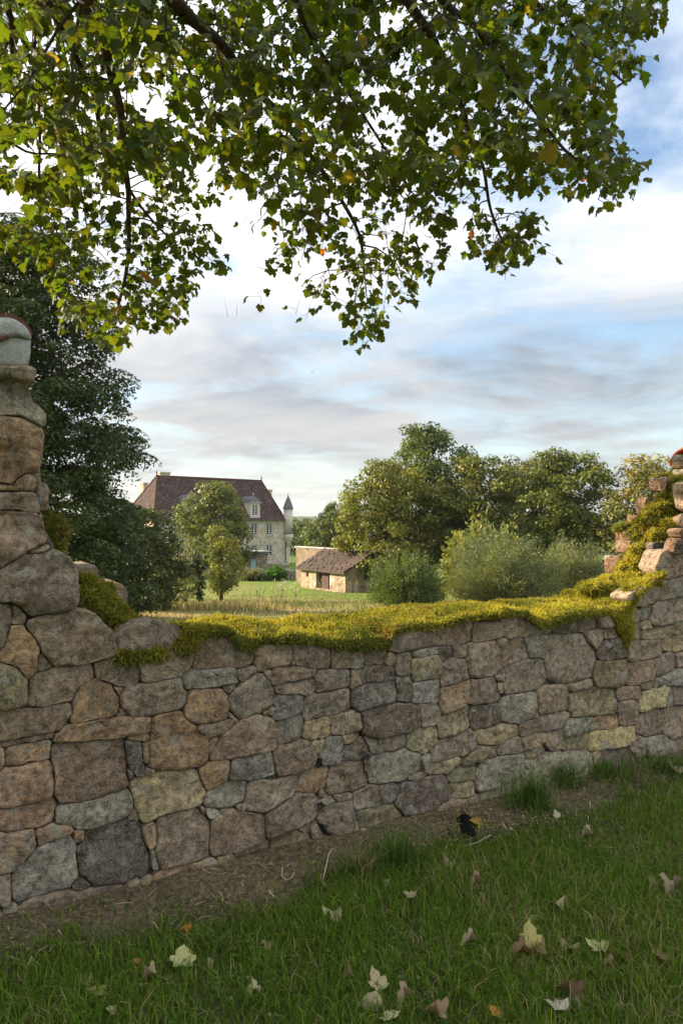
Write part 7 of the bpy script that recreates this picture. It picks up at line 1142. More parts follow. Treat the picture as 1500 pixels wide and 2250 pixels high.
bush('willow_bush', 'compact dark green bush nearest the shed behind the mossy wall', 893, 45, 1216, 88, 30000, .15, (.062, .085, .026), 201, group=BG, thin=.15)
bush('willow_bush', 'wide silvery green willow bush behind the mossy wall', 1110, 47, 1172, 128, 52000, .16, (.088, .104, .046), 202, group=BG, thin=.13)
bush('willow_bush', 'smaller pale willow bush tapering towards the ruined wall end', 1255, 50, 1183, 78, 26000, .16, (.100, .112, .050), 203, group=BG, thin=.13)
bush('shrub', 'tall yellow green shrub with leafy wands behind the wide willow bush', 1062, 55, 1143, 100, 12000, .30, (.100, .112, .034), 204, group=BG, thin=.3, warm=.12)
bush('round_shrub', 'small bright green shrub by the gate pillars', 606, 93, 1248, 26, 3500, .26, (.055, .12, .015), 205, thin=.35)
bush('shrub', 'loose grey green shrub in front of the outbuilding', 552, 92, 1252, 34, 3000, .26, (.09, .095, .045), 206, thin=.3)
# ------------------------------------------------------------------ the maple overhead
HALF = [(0, 0), (.20, -.10), (.43, -.07), (.43, .10), (.57, .21), (.62, .44), (.48, .49), (.35, .50), (.37, .68), (.22, .80), (.11, .87), (0, 1.0)]
OUT = HALF + [(-x, y) for x, y in HALF[-2:0:-1]]
def leaf_variant(curl, fold, wave, seed):
    r = random.Random(seed); vs = [(0, .36, 0)]
    for x, y in OUT:
        z = -fold * abs(x) * .8 - curl * (y - .3) ** 2 * (1 if y > .3 else .3) + wave * math.sin(6 * x + 5 * y + seed)
        vs.append((x * (1 - .35 * abs(fold)), y, z + r.uniform(-.02, .02)))
    n = len(OUT)
    return np.array(vs), np.array([(0, 1 + i, 1 + (i + 1) % n) for i in range(n)])
LV = [leaf_variant(.45, .25, .05, 1), leaf_variant(.8, -.15, .07, 2), leaf_variant(.3, .5, .06, 3), leaf_variant(.6, .05, .10, 4)]
maple = empty('maple_tree', (-2.6, -2.4, 0), 0, 'overhanging maple tree whose leafy boughs fill the top of the view', 'tree')
MO = Vector((-2.6, -2.4, 0))
LIMB = {  # photograph row/column waypoints with their distances
 'a': ([(-40,-250,3.8),(15,0,4.6),(32,60,4.9),(30,150,5.3),(5,190,5.5),(-60,260,5.8)], .045),
 'b': ([(20,-220,3.6),(100,0,4.7),(160,110,5.3),(205,205,5.8),(232,310,6.2),(262,370,6.4),(292,430,6.6),(330,480,6.8),(390,540,7.0)], .040),
 'c': ([(120,-200,3.2),(182,0,4.0),(216,60,4.3),(242,150,4.7),(262,260,5.1),(270,350,5.4),(285,440,5.7),(285,520,5.9),(275,600,6.0),(260,680,6.1)], .060),
 'd': ([(200,-150,4.0),(300,50,5.2),(350,80,5.5),(402,120,5.9),(430,190,6.2),(462,245,6.4)], .026),
 'e': ([(250,-180,3.2),(385,0,4.0),(430,55,4.3),(492,112,4.7),(530,170,5.0),(602,240,5.4),(642,292,5.6),(690,345,5.9),(740,420,6.1),(790,520,6.3),(800,600,6.4)], .058),
 'f': ([(560,-200,3.4),(650,0,4.3),(680,60,4.6),(706,105,4.8),(760,200,5.3),(830,300,5.6),(900,420,5.9)], .030),
 'g': ([(760,-200,3.4),(895,0,4.3),(945,80,4.7),(962,122,4.9),(985,190,5.2),(1012,232,5.4),(1032,300,5.6),(1064,372,5.8),(1080,460,6.0),(1110,540,6.1)], .045),
 'h': ([(830,-220,3.4),(975,0,4.4),(1040,52,4.8),(1082,112,5.2),(1112,165,5.4),(1180,260,5.7),(1260,350,5.9),(1330,400,6.0)], .036),
 'i': ([(1000,-220,3.6),(1150,-20,4.8),(1230,60,5.3),(1300,120,5.6),(1370,180,5.8)], .030),
 'j': ([(30,-120,4.2),(75,150,5.4),(92,300,6.0),(86,420,6.3),(92,500,6.5),(115,560,6.6),(140,620,6.7)], .018),
 'k': ([(-80,50,5.0),(-20,260,5.8),(60,340,6.2),(140,345,6.4),(180,420,6.6),(200,540,6.8)], .016),
}
nodes = []; limb_m = []
for k, (pts, rad) in LIMB.items():
    P3 = [at(*q) for q in pts]
    crown0 = Vector((-2.2, -1.9, 4.6 + .25 * (ord(k) % 4)))
    P3 = [crown0, crown0.lerp(P3[0], .5) + Vector((0, 0, .35))] + P3
    fine = []
    for i in range(len(P3) - 1):
        for j in range(4):
            f = j / 4; a, b = P3[i], P3[i + 1]; pm = P3[max(i - 1, 0)]; pn = P3[min(i + 2, len(P3) - 1)]
            q = .5 * ((2 * a) + (b - pm) * f + (2 * pm - 5 * a + 4 * b - pn) * f * f + (-pm + 3 * a - 3 * b + pn) * f ** 3)
            q = q + Vector((mnoise.noise(q * 2.1), mnoise.noise(q * 2.1 + Vector((9, 0, 0))), mnoise.noise(q * 2.1 + Vector((0, 9, 0))))) * .03
            fine.append(q)
    fine.append(P3[-1]); n = len(fine)
    rr = [rad * .82 * (1 - .86 * (i / (n - 1)) ** .8) + .004 for i in range(n)]
    MB().tube([q - MO for q in fine], rr, 8).build('limb', M['bark'], maple, True)
    nodes += [(q, rr[i]) for i, q in enumerate(fine) if i > 10]
MB().tube([(0, 0, -.3), (.05, .05, 1.0), (.1, .15, 2.4), (.3, .35, 4.0), (.4, .5, 5.4), (.4, .5, 7.5)], [.52, .40, .36, .34, .26, .12], 14).build('trunk', M['bark'], maple, True)
LOWER = [(-150,560),(0,560),(40,590),(95,610),(110,680),(140,735),(200,735),(245,765),(300,765),(330,715),(385,750),(400,700),(425,640),(450,605),(505,590),(500,555),(465,520),(450,470),(490,455),(515,490),(560,495),(595,515),(580,570),(575,630),(600,655),(650,640),(700,655),(735,680),(765,735),(790,775),(835,760),(850,712),(860,680),(915,665),(945,635),(965,595),(1025,590),(1040,560),(1080,590),(1105,615),(1125,585),(1195,565),(1205,520),(1180,478),(1110,440),(1150,425),(1210,435),(1280,445),(1335,470),(1390,425),(1415,370),(1385,315),(1345,275),(1345,205),(1390,195),(1425,155),(1385,105),(1425,75),(1462,30),(1462,-60)]
POLY = LOWER + [(1400,-160),(-150,-160)]
def inside(x, y):
    c = False; n = len(POLY)
    for i in range(n):
        x1, y1 = POLY[i]; x2, y2 = POLY[(i + 1) % n]
        if (y1 > y) != (y2 > y) and x < (x2 - x1) * (y - y1) / (y2 - y1) + x1: c = not c
    return c
HOLES = [(332, 225, 34, 42), (60, 345, 75, 34), (25, 455, 42, 36), (545, 455, 50, 30), (1108, 458, 38, 34), (590, 30, 26, 22), (960, 300, 30, 26), (180, 640, 22, 34), (215, 565, 30, 16), (505, 650, 60, 40), (620, 620, 40, 30), (885, 150, 26, 30), (440, 700, 40, 40), (1010, 520, 25, 30), (700, 590, 28, 40)]
rl = random.Random(77); clusters = []
def ok(x, y, m=0):
    if not inside(x, y): return False
    for hx, hy, a, b in HOLES:
        if ((x - hx) / a) ** 2 + ((y - hy) / b) ** 2 < 1: return False
    return True
tries = 0
while len(clusters) < 1540 and tries < 90000:
    tries += 1; x = rl.uniform(-140, 1462); y = rl.uniform(-150, 770)
    if not ok(x, y): continue
    Y = rl.uniform(4.6, 7.4) if rl.random() < .86 else rl.uniform(3.5, 4.6)
    if y > 430: Y = rl.uniform(5.2, 7.2)
    if any((x - c[0]) ** 2 + (y - c[1]) ** 2 < 13 ** 2 and abs(c[2] - Y) < .6 for c in clusters): continue
    clusters.append((x, y, Y))
clusters += [(650, 690, 6.3), (672, 700, 6.3), (500, 696, 6.4), (520, 692, 6.4), (575, 655, 6.3), (800, 770, 6.4), (1110, 615, 6.1), (1440, 40, 5.8), (1410, 130, 5.8), (1335, 465, 5.9), (1405, 400, 6.0)]
twig = MB(); leaves = []
for (x, y, Y) in clusters:
    c = at(x, y, Y)
    best = min(nodes, key=lambda q: (q[0] - c).length + (.6 * max(0, c.z - q[0].z)))
    a = best[0]; d = c - a; Ln = d.length
    mid = a.lerp(c, .5) + Vector((rl.uniform(-.08, .08), rl.uniform(-.08, .08), .10 * Ln + rl.uniform(-.03, .05)))
    pts = [a, a.lerp(mid, .5) + Vector((0, 0, .03 * Ln)), mid, mid.lerp(c, .55) + Vector((0, 0, .03)), c]
    r0 = min(.0045 + .0045 * Ln, best[1] * .8); twig.tube([q - MO for q in pts], [r0, r0 * .85, r0 * .65, r0 * .5, .0018], 5, False)
    if rl.random() < .55: nodes.append((mid, r0 * .6))
    n = rl.randint(7, 11) if y < 430 else rl.randint(5, 9)
    for i in range(n):
        f = rl.uniform(.55, 1.0); b = pts[3].lerp(pts[4], (f - .55) / .45) if f > .55 else pts[3]
        az = rl.uniform(0, 6.283); L = rl.uniform(.05, .12)
        off = Vector((math.cos(az) * L, math.sin(az) * L, rl.uniform(-.07, .05)))
        p = b + off
        sx = 750 + F * p.x / p.y; sy = HY - F * (p.z - CZ) / p.y
        if not ok(sx, sy) and rl.random() < .8: continue
        fwd = Vector((math.cos(az) * .75, math.sin(az) * .75, -rl.uniform(.35, 1.1))).normalized()
        up = Vector((rl.gauss(0, .45), rl.gauss(-.1, .45), 1.0)).normalized()
        side = fwd.cross(up).normalized(); nrm = side.cross(fwd).normalized()
        size = rl.uniform(.041, .086) * (1.12 if Y < 4.7 else 1.0)
        g = rl.random()
        if g < .004 and Y > 5.6: tint = (.30, .10, .03)
        elif g < .015: tint = (.19, .15, .025)
        else:
            k = rl.uniform(.75, 1.3); tint = (.052 * k * rl.uniform(.8, 1.3), .077 * k, .012 * k)
        leaves.append((p, side, fwd, nrm, size, tint, rl.randrange(4), size / p.y if (-30 < sx < 1530 and sy > -20) else 0))
        twig.tube([b - MO, p - MO], [.0013, .0011], 3, False)
twig.build('twigs', M['twig'], maple)
leaves.sort(key=lambda q: -q[7])
lm = []
for i, (v, f) in enumerate(LV):
    me = raw_mesh('leaf', v, f, None, np.ones((len(v), 3)), True); me.materials.append(M['leaf_maple']); lm.append(me)
def lmat(l): return Matrix(((l[1].x * l[4], l[2].x * l[4], l[3].x * l[4], l[0].x - MO.x), (l[1].y * l[4], l[2].y * l[4], l[3].y * l[4], l[0].y - MO.y), (l[1].z * l[4], l[2].z * l[4], l[3].z * l[4], l[0].z - MO.z), (0, 0, 0, 1)))
for l in leaves[:300]:
    o = link('leaf', lm[l[6]], maple); o.matrix_basis = lmat(l); o.color = (*l[5], 1)
V = []; T = []; C = []; off = 0
for l in leaves[300:]:
    v, f = LV[l[6]]; m = np.array(lmat(l)); V.append(v @ m[:3, :3].T + m[:3, 3]); T.append(f + off); off += len(v); C.append(np.tile(np.array(l[5]), (len(v), 1)))
lo_ = link('leaves', raw_mesh('leaves', np.concatenate(V), np.concatenate(T), None, np.concatenate(C), True), maple, M['leaf_maple']); lo_['kind'] = 'stuff'

# ------------------------------------------------------------------ grass, straw and litter on the near lawn
def blades(x, y, z, h, w, col, r, lean=.5, bend=.5):
    n = len(x); p = np.stack([x, y, z], -1); az = r.uniform(0, 2 * math.pi, n); d = np.stack([np.cos(az), np.sin(az), np.zeros(n)], -1)
    sa = az + r.normal(size=n) * .6 + 1.57; sdv = np.stack([np.cos(sa), np.sin(sa), np.zeros(n)], -1) * w[:, None]
    le = np.abs(r.normal(size=n)) * lean; up = np.array([0, 0, 1.0])
    m = p + (up * .6 + d * (le * .35)[:, None]) * h[:, None]; tip = p + (up * (1 - .35 * np.minimum(le, 1.4) ** 2)[:, None] + d * (le + bend * r.uniform(size=n))[:, None]) * h[:, None]
    v = np.stack([p - sdv, p + sdv, m - sdv * .8, m + sdv * .8, tip], 1).reshape(-1, 3); b = np.arange(n)[:, None] * 5
    return v, np.concatenate([b + [0, 1, 3], b + [0, 3, 2], b + [2, 3, 4]], 0), np.repeat(col, 5, 0)
r_ = np.random.default_rng(61)
def lawn_points(n, x0, x1, y0, y1):
    x = r_.uniform(x0, x1, n); y = r_.uniform(y0, y1, n); dw = -x * TY + (y - WA) * TX; k = dw < -.03
    return x[k], y[k], dw[k]
xs, ys, ds = [], [], []
for n, bx in ((330000, (-1.8, 3.4, 2.0, 5.7)), (60000, (-4.0, 5.4, .6, 6.6))):
    x, y, d = lawn_points(n, *bx); xs.append(x); ys.append(y); ds.append(d)
x = np.concatenate(xs); y = np.concatenate(ys); d = np.concatenate(ds); s = x * TX + (y - WA) * TY; pp = np.stack([x, y], -1)
bwv = bare_width(s) + .14 * vnoise(pp, 5.0, 21) + .12 * vnoise(pp, 14.0, 24)
dens = np.clip((-d - bwv + .05) / .22, .13, 1) * np.clip(.82 + .45 * vnoise(pp, 2.6, 25) + .25 * vnoise(pp, 9, 26), .12, 1)
k = r_.uniform(size=len(x)) < dens; x, y, d, pp = x[k], y[k], d[k], pp[k]; n = len(x)
hh = r_.gamma(6, .0075, n) * (1 + .40 * vnoise(pp, 2.2, 27)) * np.clip((-d) / .5, .55, 1); ww = r_.uniform(.0011, .0023, n)
gcol = np.array([.095, .165, .018]) * r_.uniform(.6, 1.4, (n, 1)) * (1 + .25 * vnoise(pp, 1.4, 28))[:, None]
yb = r_.uniform(size=n) < .28; gcol[yb] = np.array([.17, .24, .028]) * r_.uniform(.7, 1.2, (yb.sum(), 1))
dry = r_.uniform(size=n) < np.clip(.08 + .22 * vnoise(pp, 2.4, 29) + .15 * vnoise(pp, 8, 30), .015, .6); gcol[dry] = np.array([.32, .25, .13]) * r_.uniform(.6, 1.3, (dry.sum(), 1))
v, t_, c = blades(x, y, gz_arr(x, y) - .004, np.clip(hh, .012, .12), ww, gcol, r_, .55, .5)
tag(link('lawn_grass', raw_mesh('lawn_grass', v, t_, None, c), None, M['grass']), 'shaded green lawn grass in front of the wall', 'grass', None, 'stuff')
# clover and small round weeds
n = 5200; x, y, d = lawn_points(n, -1.8, 3.4, 1.9, 5.0); k = (-d > .5) & (vnoise(np.stack([x, y], -1), 2.0, 33) > .05); x, y = x[k], y[k]; n = len(x)
pos = np.stack([x, y, gz_arr(x, y) + r_.uniform(.015, .04, n)], -1); v, q = leaf_faces(pos, np.tile(np.array([0, 0, 1.0]), (n, 1)), .016, .9, r_, .3)
tag(link('clover', raw_mesh('clover', v, None, q, np.repeat(np.array([.075, .14, .035]) * r_.uniform(.7, 1.4, (n, 1)), 4, 0)), None, M['grass']), 'low clover and weeds scattered through the lawn', 'weeds', None, 'stuff')
# straw lying on the bare strip
n = 90000; x, y, d = lawn_points(n, -3.0, 4.4, 1.4, 6.2); s = x * TX + (y - WA) * TY; pp = np.stack([x, y], -1)
pr = np.where(-d < bare_width(s) + .16, 1.0, .06) * np.clip(.52 + .70 * vnoise(pp, 4, 34) + .3 * vnoise(pp, 13, 37), .03, 1); k = r_.uniform(size=len(x)) < pr * .75; x, y = x[k], y[k]; n = len(x)
az = r_.uniform(0, 6.283, n); L = r_.gamma(3, .013, n).clip(.012, .13); z = gz_arr(x, y) + r_.uniform(.004, .018, n); el = r_.normal(size=n) * .22 + .06
dv = np.stack([np.cos(az) * np.cos(el), np.sin(az) * np.cos(el), np.sin(el)], -1) * L[:, None]; sv = np.stack([-np.sin(az), np.cos(az), np.zeros(n)], -1) * r_.uniform(.0009, .0021, n)[:, None]
p = np.stack([x, y, z], -1); bend = r_.normal(size=(n, 3)) * L[:, None] * .12; bend[:, 2] = np.abs(bend[:, 2]); m_ = p + dv * .5 + bend
v = np.stack([p - sv, p + sv, m_ + sv, m_ - sv, p + dv], 1).reshape(-1, 3); b = np.arange(n)[:, None] * 5
cc = np.array([.50, .38, .22]) * r_.uniform(.35, 1.35, (n, 1)); cc[r_.uniform(size=n) < .45] *= np.array([.42, .36, .32])
tag(link('straw_litter', raw_mesh('straw_litter', v, np.concatenate([b + [0, 1, 2], b + [0, 2, 3], b + [3, 2, 4]], 0), None, np.repeat(cc, 5, 0)), None, M['straw']), 'dry straw and plant litter on the bare strip along the wall foot', 'litter', None, 'stuff')
# small crumbs of stone and leaf on the soil
n = 16000; x, y, d = lawn_points(n, -3.0, 4.4, 1.4, 6.2); s = x * TX + (y - WA) * TY; k = -d < bare_width(s) + .12; x, y = x[k], y[k]; n = len(x)
sz = r_.gamma(2, .0028, n).clip(.002, .02); tet = np.array([(1, 0, -.4), (-.5, .87, -.4), (-.5, -.87, -.4), (0, 0, .8)])
v = (tet[None] * r_.uniform(.6, 1.3, (n, 4, 1)) * sz[:, None, None] + np.stack([x, y, gz_arr(x, y) + .002], -1)[:, None, :]).reshape(-1, 3); b = np.arange(n)[:, None] * 4
cc = np.array([.17, .135, .10]) * r_.uniform(.4, 1.5, (n, 1)); cc[r_.uniform(size=n) < .05] = (.5, .47, .42)
tag(link('soil_crumbs', raw_mesh('soil_crumbs', v, np.concatenate([b + [0, 1, 3], b + [1, 2, 3], b + [2, 0, 3]], 0), None, np.repeat(cc, 4, 0)), None, M['straw']), 'crumbs of earth and grit on the bare strip', 'grit', None, 'stuff')
def on_lawn(px, py):
    Y = CZ * F / (py - HY); q = at(px, py, Y)
    for _ in range(4):
        g = gz(q.x, q.y); Y = (CZ - g) * F / (py - HY); q = at(px, py, Y)
    return q
def tuft(px, py, h, n, spread, label, dryf, seed):
    q = on_lawn(px, py); r = np.random.default_rng(seed); x = q.x + r.normal(size=n) * spread; y = q.y + r.normal(size=n) * spread * .7
    c = np.array([.085, .15, .024]) * r.uniform(.6, 1.5, (n, 1)); dr = r.uniform(size=n) < dryf; c[dr] = np.array([.30, .23, .12]) * r.uniform(.6, 1.2, (dr.sum(), 1))
    v, t, c = blades(x - q.x, y - q.y, np.zeros(n) - .005, h * r.uniform(.45, 1.15, n), r.uniform(.0014, .0027, n), c, r, .6, .7)
    o = link('grass_tuft', raw_mesh('grass_tuft', v, t, None, c), None, M['grass']); o.location = (q.x, q.y, gz(q.x, q.y))
    tag(o, label, 'grass tuft', 'grass tufts at the wall foot')
tuft(795, 1925, .13, 240, .05, 'half dry straggly grass tuft at the wall foot, beside the curved white stalk', .45, 1)
tuft(872, 1900, .17, 330, .055, 'bright green bushy grass tuft in the bare strip before the middle stones', .08, 2)
tuft(1165, 1775, .22, 320, .06, 'tall leaning grass tuft at the wall foot near the black pipe', .06, 3)
tuft(1240, 1725, .16, 240, .055, 'medium grass tuft against the pale bottom stones', .15, 4)
tuft(1338, 1705, .13, 260, .09, 'low broad grass tuft under the big pink bottom stone', .08, 5)
tuft(1448, 1690, .12, 260, .10, 'leafy grass tuft by the pale fallen leaves at the far wall foot', .05, 6)
tuft(470, 2085, .10, 160, .07, 'small yellowish grass tuft at the edge of the bare earth', .2, 7)
tuft(560, 2010, .06, 60, .05, 'sparse short tuft in the middle of the bare earth', .3, 8)
# fallen leaves
FV = [leaf_variant(.15, .10, .05, 11), leaf_variant(-1.1, -.5, .10, 12), leaf_variant(.5, 1.5, .07, 13), leaf_variant(-.6, .5, .28, 14), leaf_variant(1.3, -1.2, .2, 15)]
fm = []
for v, f in FV:
    me = raw_mesh('fallen_leaf', v - np.array([0, .4, 0]), f, None, np.ones((len(v), 3)), False); me.materials.append(M['leaf_dry']); fm.append(me)
FALL = [(403,2117,44,0,'py',.2,1.0,'large pale yellow leaf lying flat in front of the bare earth'),(215,2184,44,0,'yl',1.9,.35,'yellow leaf beside a curled brown one in the dark grass'),(186,2178,32,4,'tn',.5,.3,'tightly curled tan leaf touching a yellow leaf'),
(309,2119,32,2,'oc',2.6,.9,'ochre folded leaf standing near the flat pale leaf'),(327,2156,32,4,'cr',1.0,.5,'small cream crumpled leaf below the ochre one'),(557,2180,28,3,'cr',.3,.2,'small cream leaf half sunk in the grass'),(587,2084,22,3,'tn',1.2,.2,'little tan leaf at the grass edge below the bare earth'),
(243,2237,22,1,'cr',2.0,.3,'cream leaf scrap at the bottom edge of the lawn'),(732,2013,38,3,'pg',1.4,.25,'pale greenish cream leaf lying above the middle lawn'),(407,2058,24,4,'or',.8,.6,'small orange brown leaf on the strip edge'),(50,2168,26,4,'br',.4,.2,'dark brown curled leaf in the bottom corner'),(463,2126,16,3,'tn',.9,.3,'tiny tan leaf right of the flat pale leaf'),
(1238,1982,66,2,'cr',2.5,.9,'large cream folded leaf standing up in the lawn'),(1178,2018,32,2,'yl',1.2,.2,'small yellow tan leaf below the standing cream leaf'),(1163,2076,46,1,'yl',.1,.9,'upright yellow leaf above two brown ones'),(1140,2102,40,4,'br',1.6,.25,'brown curled leaf touching the upright yellow leaf'),(1183,2105,40,4,'rb',.2,.3,'reddish tan leaf folded next to the upright yellow leaf'),
(1250,2090,44,3,'tn',1.8,.4,'arched tan leaf with brown edge in mid lawn'),(1314,2097,42,1,'py',.7,.5,'pale yellow cupped leaf with a short stalk'),(1335,2131,24,4,'pk',1.1,.3,'small pinkish leaf scrap beside a dark brown leaf'),(1373,2127,34,4,'db',.2,.4,'dark brown shrivelled leaf in the grass'),(1436,2110,54,1,'br',1.0,.4,'big two-tone brown leaf with a pale rim'),
(1480,1966,46,4,'wb',2.2,.5,'brown leaf with white curled edges at the lawn side'),(1446,2010,42,2,'oc',2.7,.3,'thin ochre leaf seen edge on'),(1437,1948,28,3,'tn',.4,.3,'faded tan leaf among dry stalks'),(826,2171,42,1,'cr',.6,.5,'cream fan shaped leaf with clear veins'),(802,2200,58,2,'cr',1.5,.7,'long cream folded leaf beside the fan shaped one'),
(1247,2193,50,4,'db',.3,.5,'brown crumpled leaf in the middle of a small heap'),(1222,2228,50,1,'wg',1.3,.2,'broad whitish leaf at the front of the small heap'),(1271,2210,46,2,'gr',.4,.6,'grey tan folded leaf at the side of the small heap'),(1243,2178,28,2,'cr',1.7,.3,'cream sliver of leaf behind the small heap'),(1090,2233,30,0,'or',.9,.4,'bright orange yellow leaf at the bottom edge'),
(892,2208,40,4,'tn',1.8,.4,'tan curled leaf near the cream fan shaped leaf'),(957,2236,44,4,'rb',.6,.4,'pinkish brown leaf at the bottom edge of the lawn'),(855,2239,38,0,'pg',.2,.3,'pale green leaf at the bottom edge below the long cream leaf'),(1029,2080,32,4,'pk',1.7,.3,'pinkish tan leaf alone in the middle lawn'),(900,1979,26,1,'cr',1.2,.2,'cream leaf at the upper edge of the lawn'),
(983,1911,26,3,'tn',.6,.7,'tan leaf standing on the bare strip'),(846,1941,32,2,'wg',.5,.5,'whitish folded leaf on the strip beside the grass tufts'),(765,2146,20,3,'br',.2,.6,'small brown leaf stuck in deep grass'),(1047,1952,32,4,'rb',1.5,.2,'reddish brown leaf at the edge of the bare strip'),(1221,1800,16,1,'wg',.3,.8,'tiny white leaf scrap on the soil under the tall tuft'),
(1288,1841,24,4,'cr',1.0,.3,'small crumpled cream leaf on the upper lawn'),(1477,1697,32,1,'cr',.9,.4,'cream leaf by the far wall foot'),(1046,1806,38,2,'oc',2.4,1.0,'ochre brown leaf leaning above the black pipe'),(1495,1690,22,2,'wg',1.9,.6,'white leaf sliver beside the cream leaf at the far wall foot')]
FC = {'py': (.50, .48, .20), 'yl': (.52, .44, .16), 'tn': (.36, .27, .16), 'oc': (.40, .23, .05), 'cr': (.50, .41, .24), 'pg': (.44, .42, .23), 'or': (.55, .26, .05), 'br': (.26, .175, .085), 'rb': (.36, .25, .145), 'pk': (.44, .33, .21), 'db': (.17, .105, .055), 'wb': (.36, .27, .18), 'wg': (.52, .46, .34), 'gr': (.34, .29, .21)}
for i, (px, py, size, var, c, rz, tilt, lab) in enumerate(FALL):
    q = on_lawn(px, py + size * .15); L = size / F * q.y * 1.12
    o = link('fallen_leaf', fm[var]); o.location = (q.x, q.y, gz(q.x, q.y) + .022 + .20 * L * min(1, tilt)); o.scale = (L, L, L)
    o.rotation_euler = (min(tilt * .9, 1.2) if i % 2 else -min(tilt * .5, .6) + 1.0 * (tilt > .8), random.uniform(-.3, .3), rz)
    o.color = (*[q_ * .82 for q_ in FC[c]], 1); tag(o, lab, 'leaf', 'fallen leaves on the lawn')
def stalk(pts, label, rad=.003):
    P3 = []
    for px, py, dz in pts: q = on_lawn(px, py); P3.append(Vector((q.x, q.y, gz(q.x, q.y) + .01 + dz)))
    o = P3[0].copy(); m = MB().tube([a - o for a in P3], [rad * (1 - .12 * i) for i in range(len(P3))], 6).build('dry_stalk', M['pale'], None, True); o.z = o.z; m.location = o
    tag(m, label, 'stalk', 'pale dry stalks')
M['pale'] = plain('pale', (.42, .34, .23), .8, .2, 20)
stalk([(620,1922,.02),(619,1935,.01),(628,1944,.01),(640,1945,.02),(646,1938,.03)], 'curled white stalk like a hook on the bare strip')
stalk([(708,1942,.0),(716,1925,.03),(722,1912,.06),(730,1904,.07),(735,1903,.06)], 'bent pale stalk standing beside the half dry tuft')
stalk([(1010,1866,.0),(1045,1862,.01),(1078,1848,.02)], 'straight pale straw lying in front of the black pipe', .003)
# black pipe end at the wall foot
a = on_lawn(1020, 1805); b = on_lawn(1040, 1862); g0 = Vector((a.x, a.y, gz(a.x, a.y))); d = Vector((b.x, b.y, gz(b.x, b.y))) - g0
pr = empty('plastic_pipe', g0, 0, 'short black plastic pipe slanting out of the soil at the wall foot', 'pipe')
pd = [Vector((0, 0, .0)), d * .5 + Vector((0, 0, -.004)), d * 1.0 + Vector((0, 0, -.02))]
MB().tube(pd, [.034, .034, .034], 14, False).build('tube', M['black_plastic'], pr, True)
MB().tube([q + Vector((0, 0, .0)) for q in (pd[0] - d * .02, pd[0] + d * .06)], [.039, .039], 14).build('collar', M['black_plastic'], pr, True)
# meadow behind the wall
r_ = np.random.default_rng(71); n = 60000; y = 26 + 44 * r_.uniform(size=n) ** 1.1; x = r_.uniform(-.34, .30, n) * y; pp = np.stack([x, y], -1)
k = np.clip(.42 + .85 * vnoise(pp, .16, 35) + .35 * vnoise(pp, .7, 36), 0, 1) * np.clip((60 - y) / 18, .02, 1); keep = r_.uniform(size=n) < .25 + .75 * k; x, y, pp, k = x[keep], y[keep], pp[keep], k[keep]; n = len(x)
dry = (r_.uniform(size=n) < .18 + .62 * k)[:, None]
cc = np.where(dry, np.array([.40, .30, .135]) * r_.uniform(.6, 1.25, (n, 1)), np.array([.14, .17, .035]) * r_.uniform(.6, 1.3, (n, 1)))
v, t_, c = blades(x, y, gz_arr(x, y) - .02, (.18 + .44 * k) * r_.uniform(.5, 1.25, n), r_.uniform(.012, .024, n), cc, r_, .35, .4)
tag(link('meadow_grass', raw_mesh('meadow_grass', v, t_, None, c), None, M['straw']), 'dry golden meadow grass sloping down behind the wall', 'grass', None, 'stuff')
def weed(px, py, Y, h, n, spread, label, flower, col, seed):
    p = at(px, py, Y); g = gz(p.x, Y); root = empty('tall_weed', (p.x, Y, g), 0, label, 'plant', 'tall dry weeds in the meadow'); r = random.Random(seed); m = MB(); V = []; nv = []
    for i in range(n):
        bx, by = r.gauss(0, spread), r.gauss(0, spread); H = h * r.uniform(.55, 1.1); tx_, ty_ = bx + r.gauss(0, .18), by + r.gauss(0, .18)
        m.tube([(bx, by, -.05), ((bx + tx_) / 2, (by + ty_) / 2, H * .55), (tx_, ty_, H)], [.013, .010, .006], 3, False)
        for j in range(7): V.append((tx_ + r.gauss(0, .09), ty_ + r.gauss(0, .09), H + r.gauss(0, .07))); nv.append((0, -.4, 1))
        for j in range(6): f = r.uniform(.2, .9); V.append((bx + (tx_ - bx) * f + r.gauss(0, .07), by + (ty_ - by) * f + r.gauss(0, .07), H * f)); nv.append((0, 0, 1))
    m.build('stems', M['stem'], root); rr = np.random.default_rng(seed); v, q = leaf_faces(np.array(V), np.array(nv, float), .10, .6, rr, .8)
    k = np.tile(np.array([1] * 7 + [0] * 6), n)[:, None]; c = np.where(k == 1, np.array(flower), np.array(col)) * rr.uniform(.7, 1.2, (len(V), 1))
    link('foliage', raw_mesh('foliage', v, None, q, np.repeat(c, 4, 0)), root, M['leaf_dry'])
M['stem'] = plain('stem', (.16, .11, .06), .9)
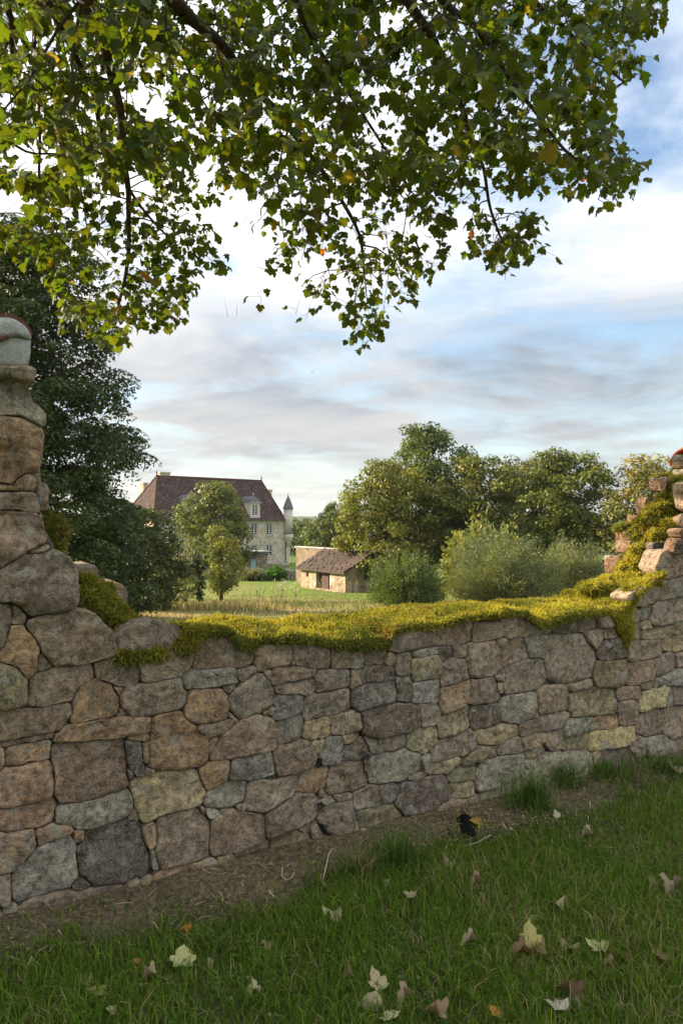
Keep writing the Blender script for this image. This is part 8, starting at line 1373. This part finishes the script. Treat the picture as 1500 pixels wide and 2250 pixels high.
WH, BRN, GR = (.62, .57, .46), (.30, .20, .11), (.20, .17, .07)
weed(615, 1290, 58, 1.5, 16, .35, 'clump of tall weeds with white fluffy seed heads before the lawn', WH, GR, 1)
weed(570, 1300, 56, 1.2, 8, .45, 'thin weeds with few white seed heads left of the fluffy clump', WH, GR, 2)
weed(645, 1290, 60, 1.3, 9, .4, 'white tipped weeds at the corner of the shed', WH, GR, 3)
weed(700, 1290, 62, 1.5, 14, .6, 'rusty brown dried weeds in front of the shed doorway', BRN, BRN, 4)
weed(760, 1295, 62, 1.4, 16, .7, 'rusty brown dried weeds along the shed gable', BRN, BRN, 5)
weed(735, 1310, 52, 1.2, 9, .6, 'sparse brown weed stalks standing in mid meadow', BRN, GR, 6)
weed(530, 1315, 54, .8, 6, .4, 'short brown weeds by the young tree', BRN, GR, 7)
weed(310, 1355, 38, 1.0, 7, .25, 'yellowish dead weed under the low dark tree', (.45, .34, .15), BRN, 8)
# a bird far off
bp = at(686, 818, 110); bd = empty('bird', bp, R(30), 'tiny dark bird flying in the open sky', 'bird')
MB().add([(-.18,0,0),(-.05,-.05,.03),(-.05,.05,.03),(.12,0,.02),(.20,0,.04),(-.05,0,-.05)], [(0,1,2),(1,3,2),(0,5,1),(0,2,5),(1,5,3),(2,3,5),(3,4,5)]).add([(-.06,0,.03),(.06,0,.03),(-.02,.40,.12),(-.06,0,.03),(.06,0,.03),(-.02,-.40,.12)], [(0,1,2),(3,5,4)]).build('body', M['iron'], bd)
# thin evening air
if HAZE > 0:
    hz = MB().box(-4300, 4300, -320, 5400, -60, 120).build('haze', None, None); hz.data.materials.clear()
    t = NT('haze'); pv = t.node('ShaderNodeVolumePrincipled'); pv.inputs['Color'].default_value = (.82, .88, .95, 1); pv.inputs['Density'].default_value = HAZE; pv.inputs['Anisotropy'].default_value = .3
    t.l.new(pv.outputs[0], t.out.inputs['Volume']); hz.data.materials.append(t.m); tag(hz, 'thin pale evening haze over the whole valley', 'haze', None, 'stuff')
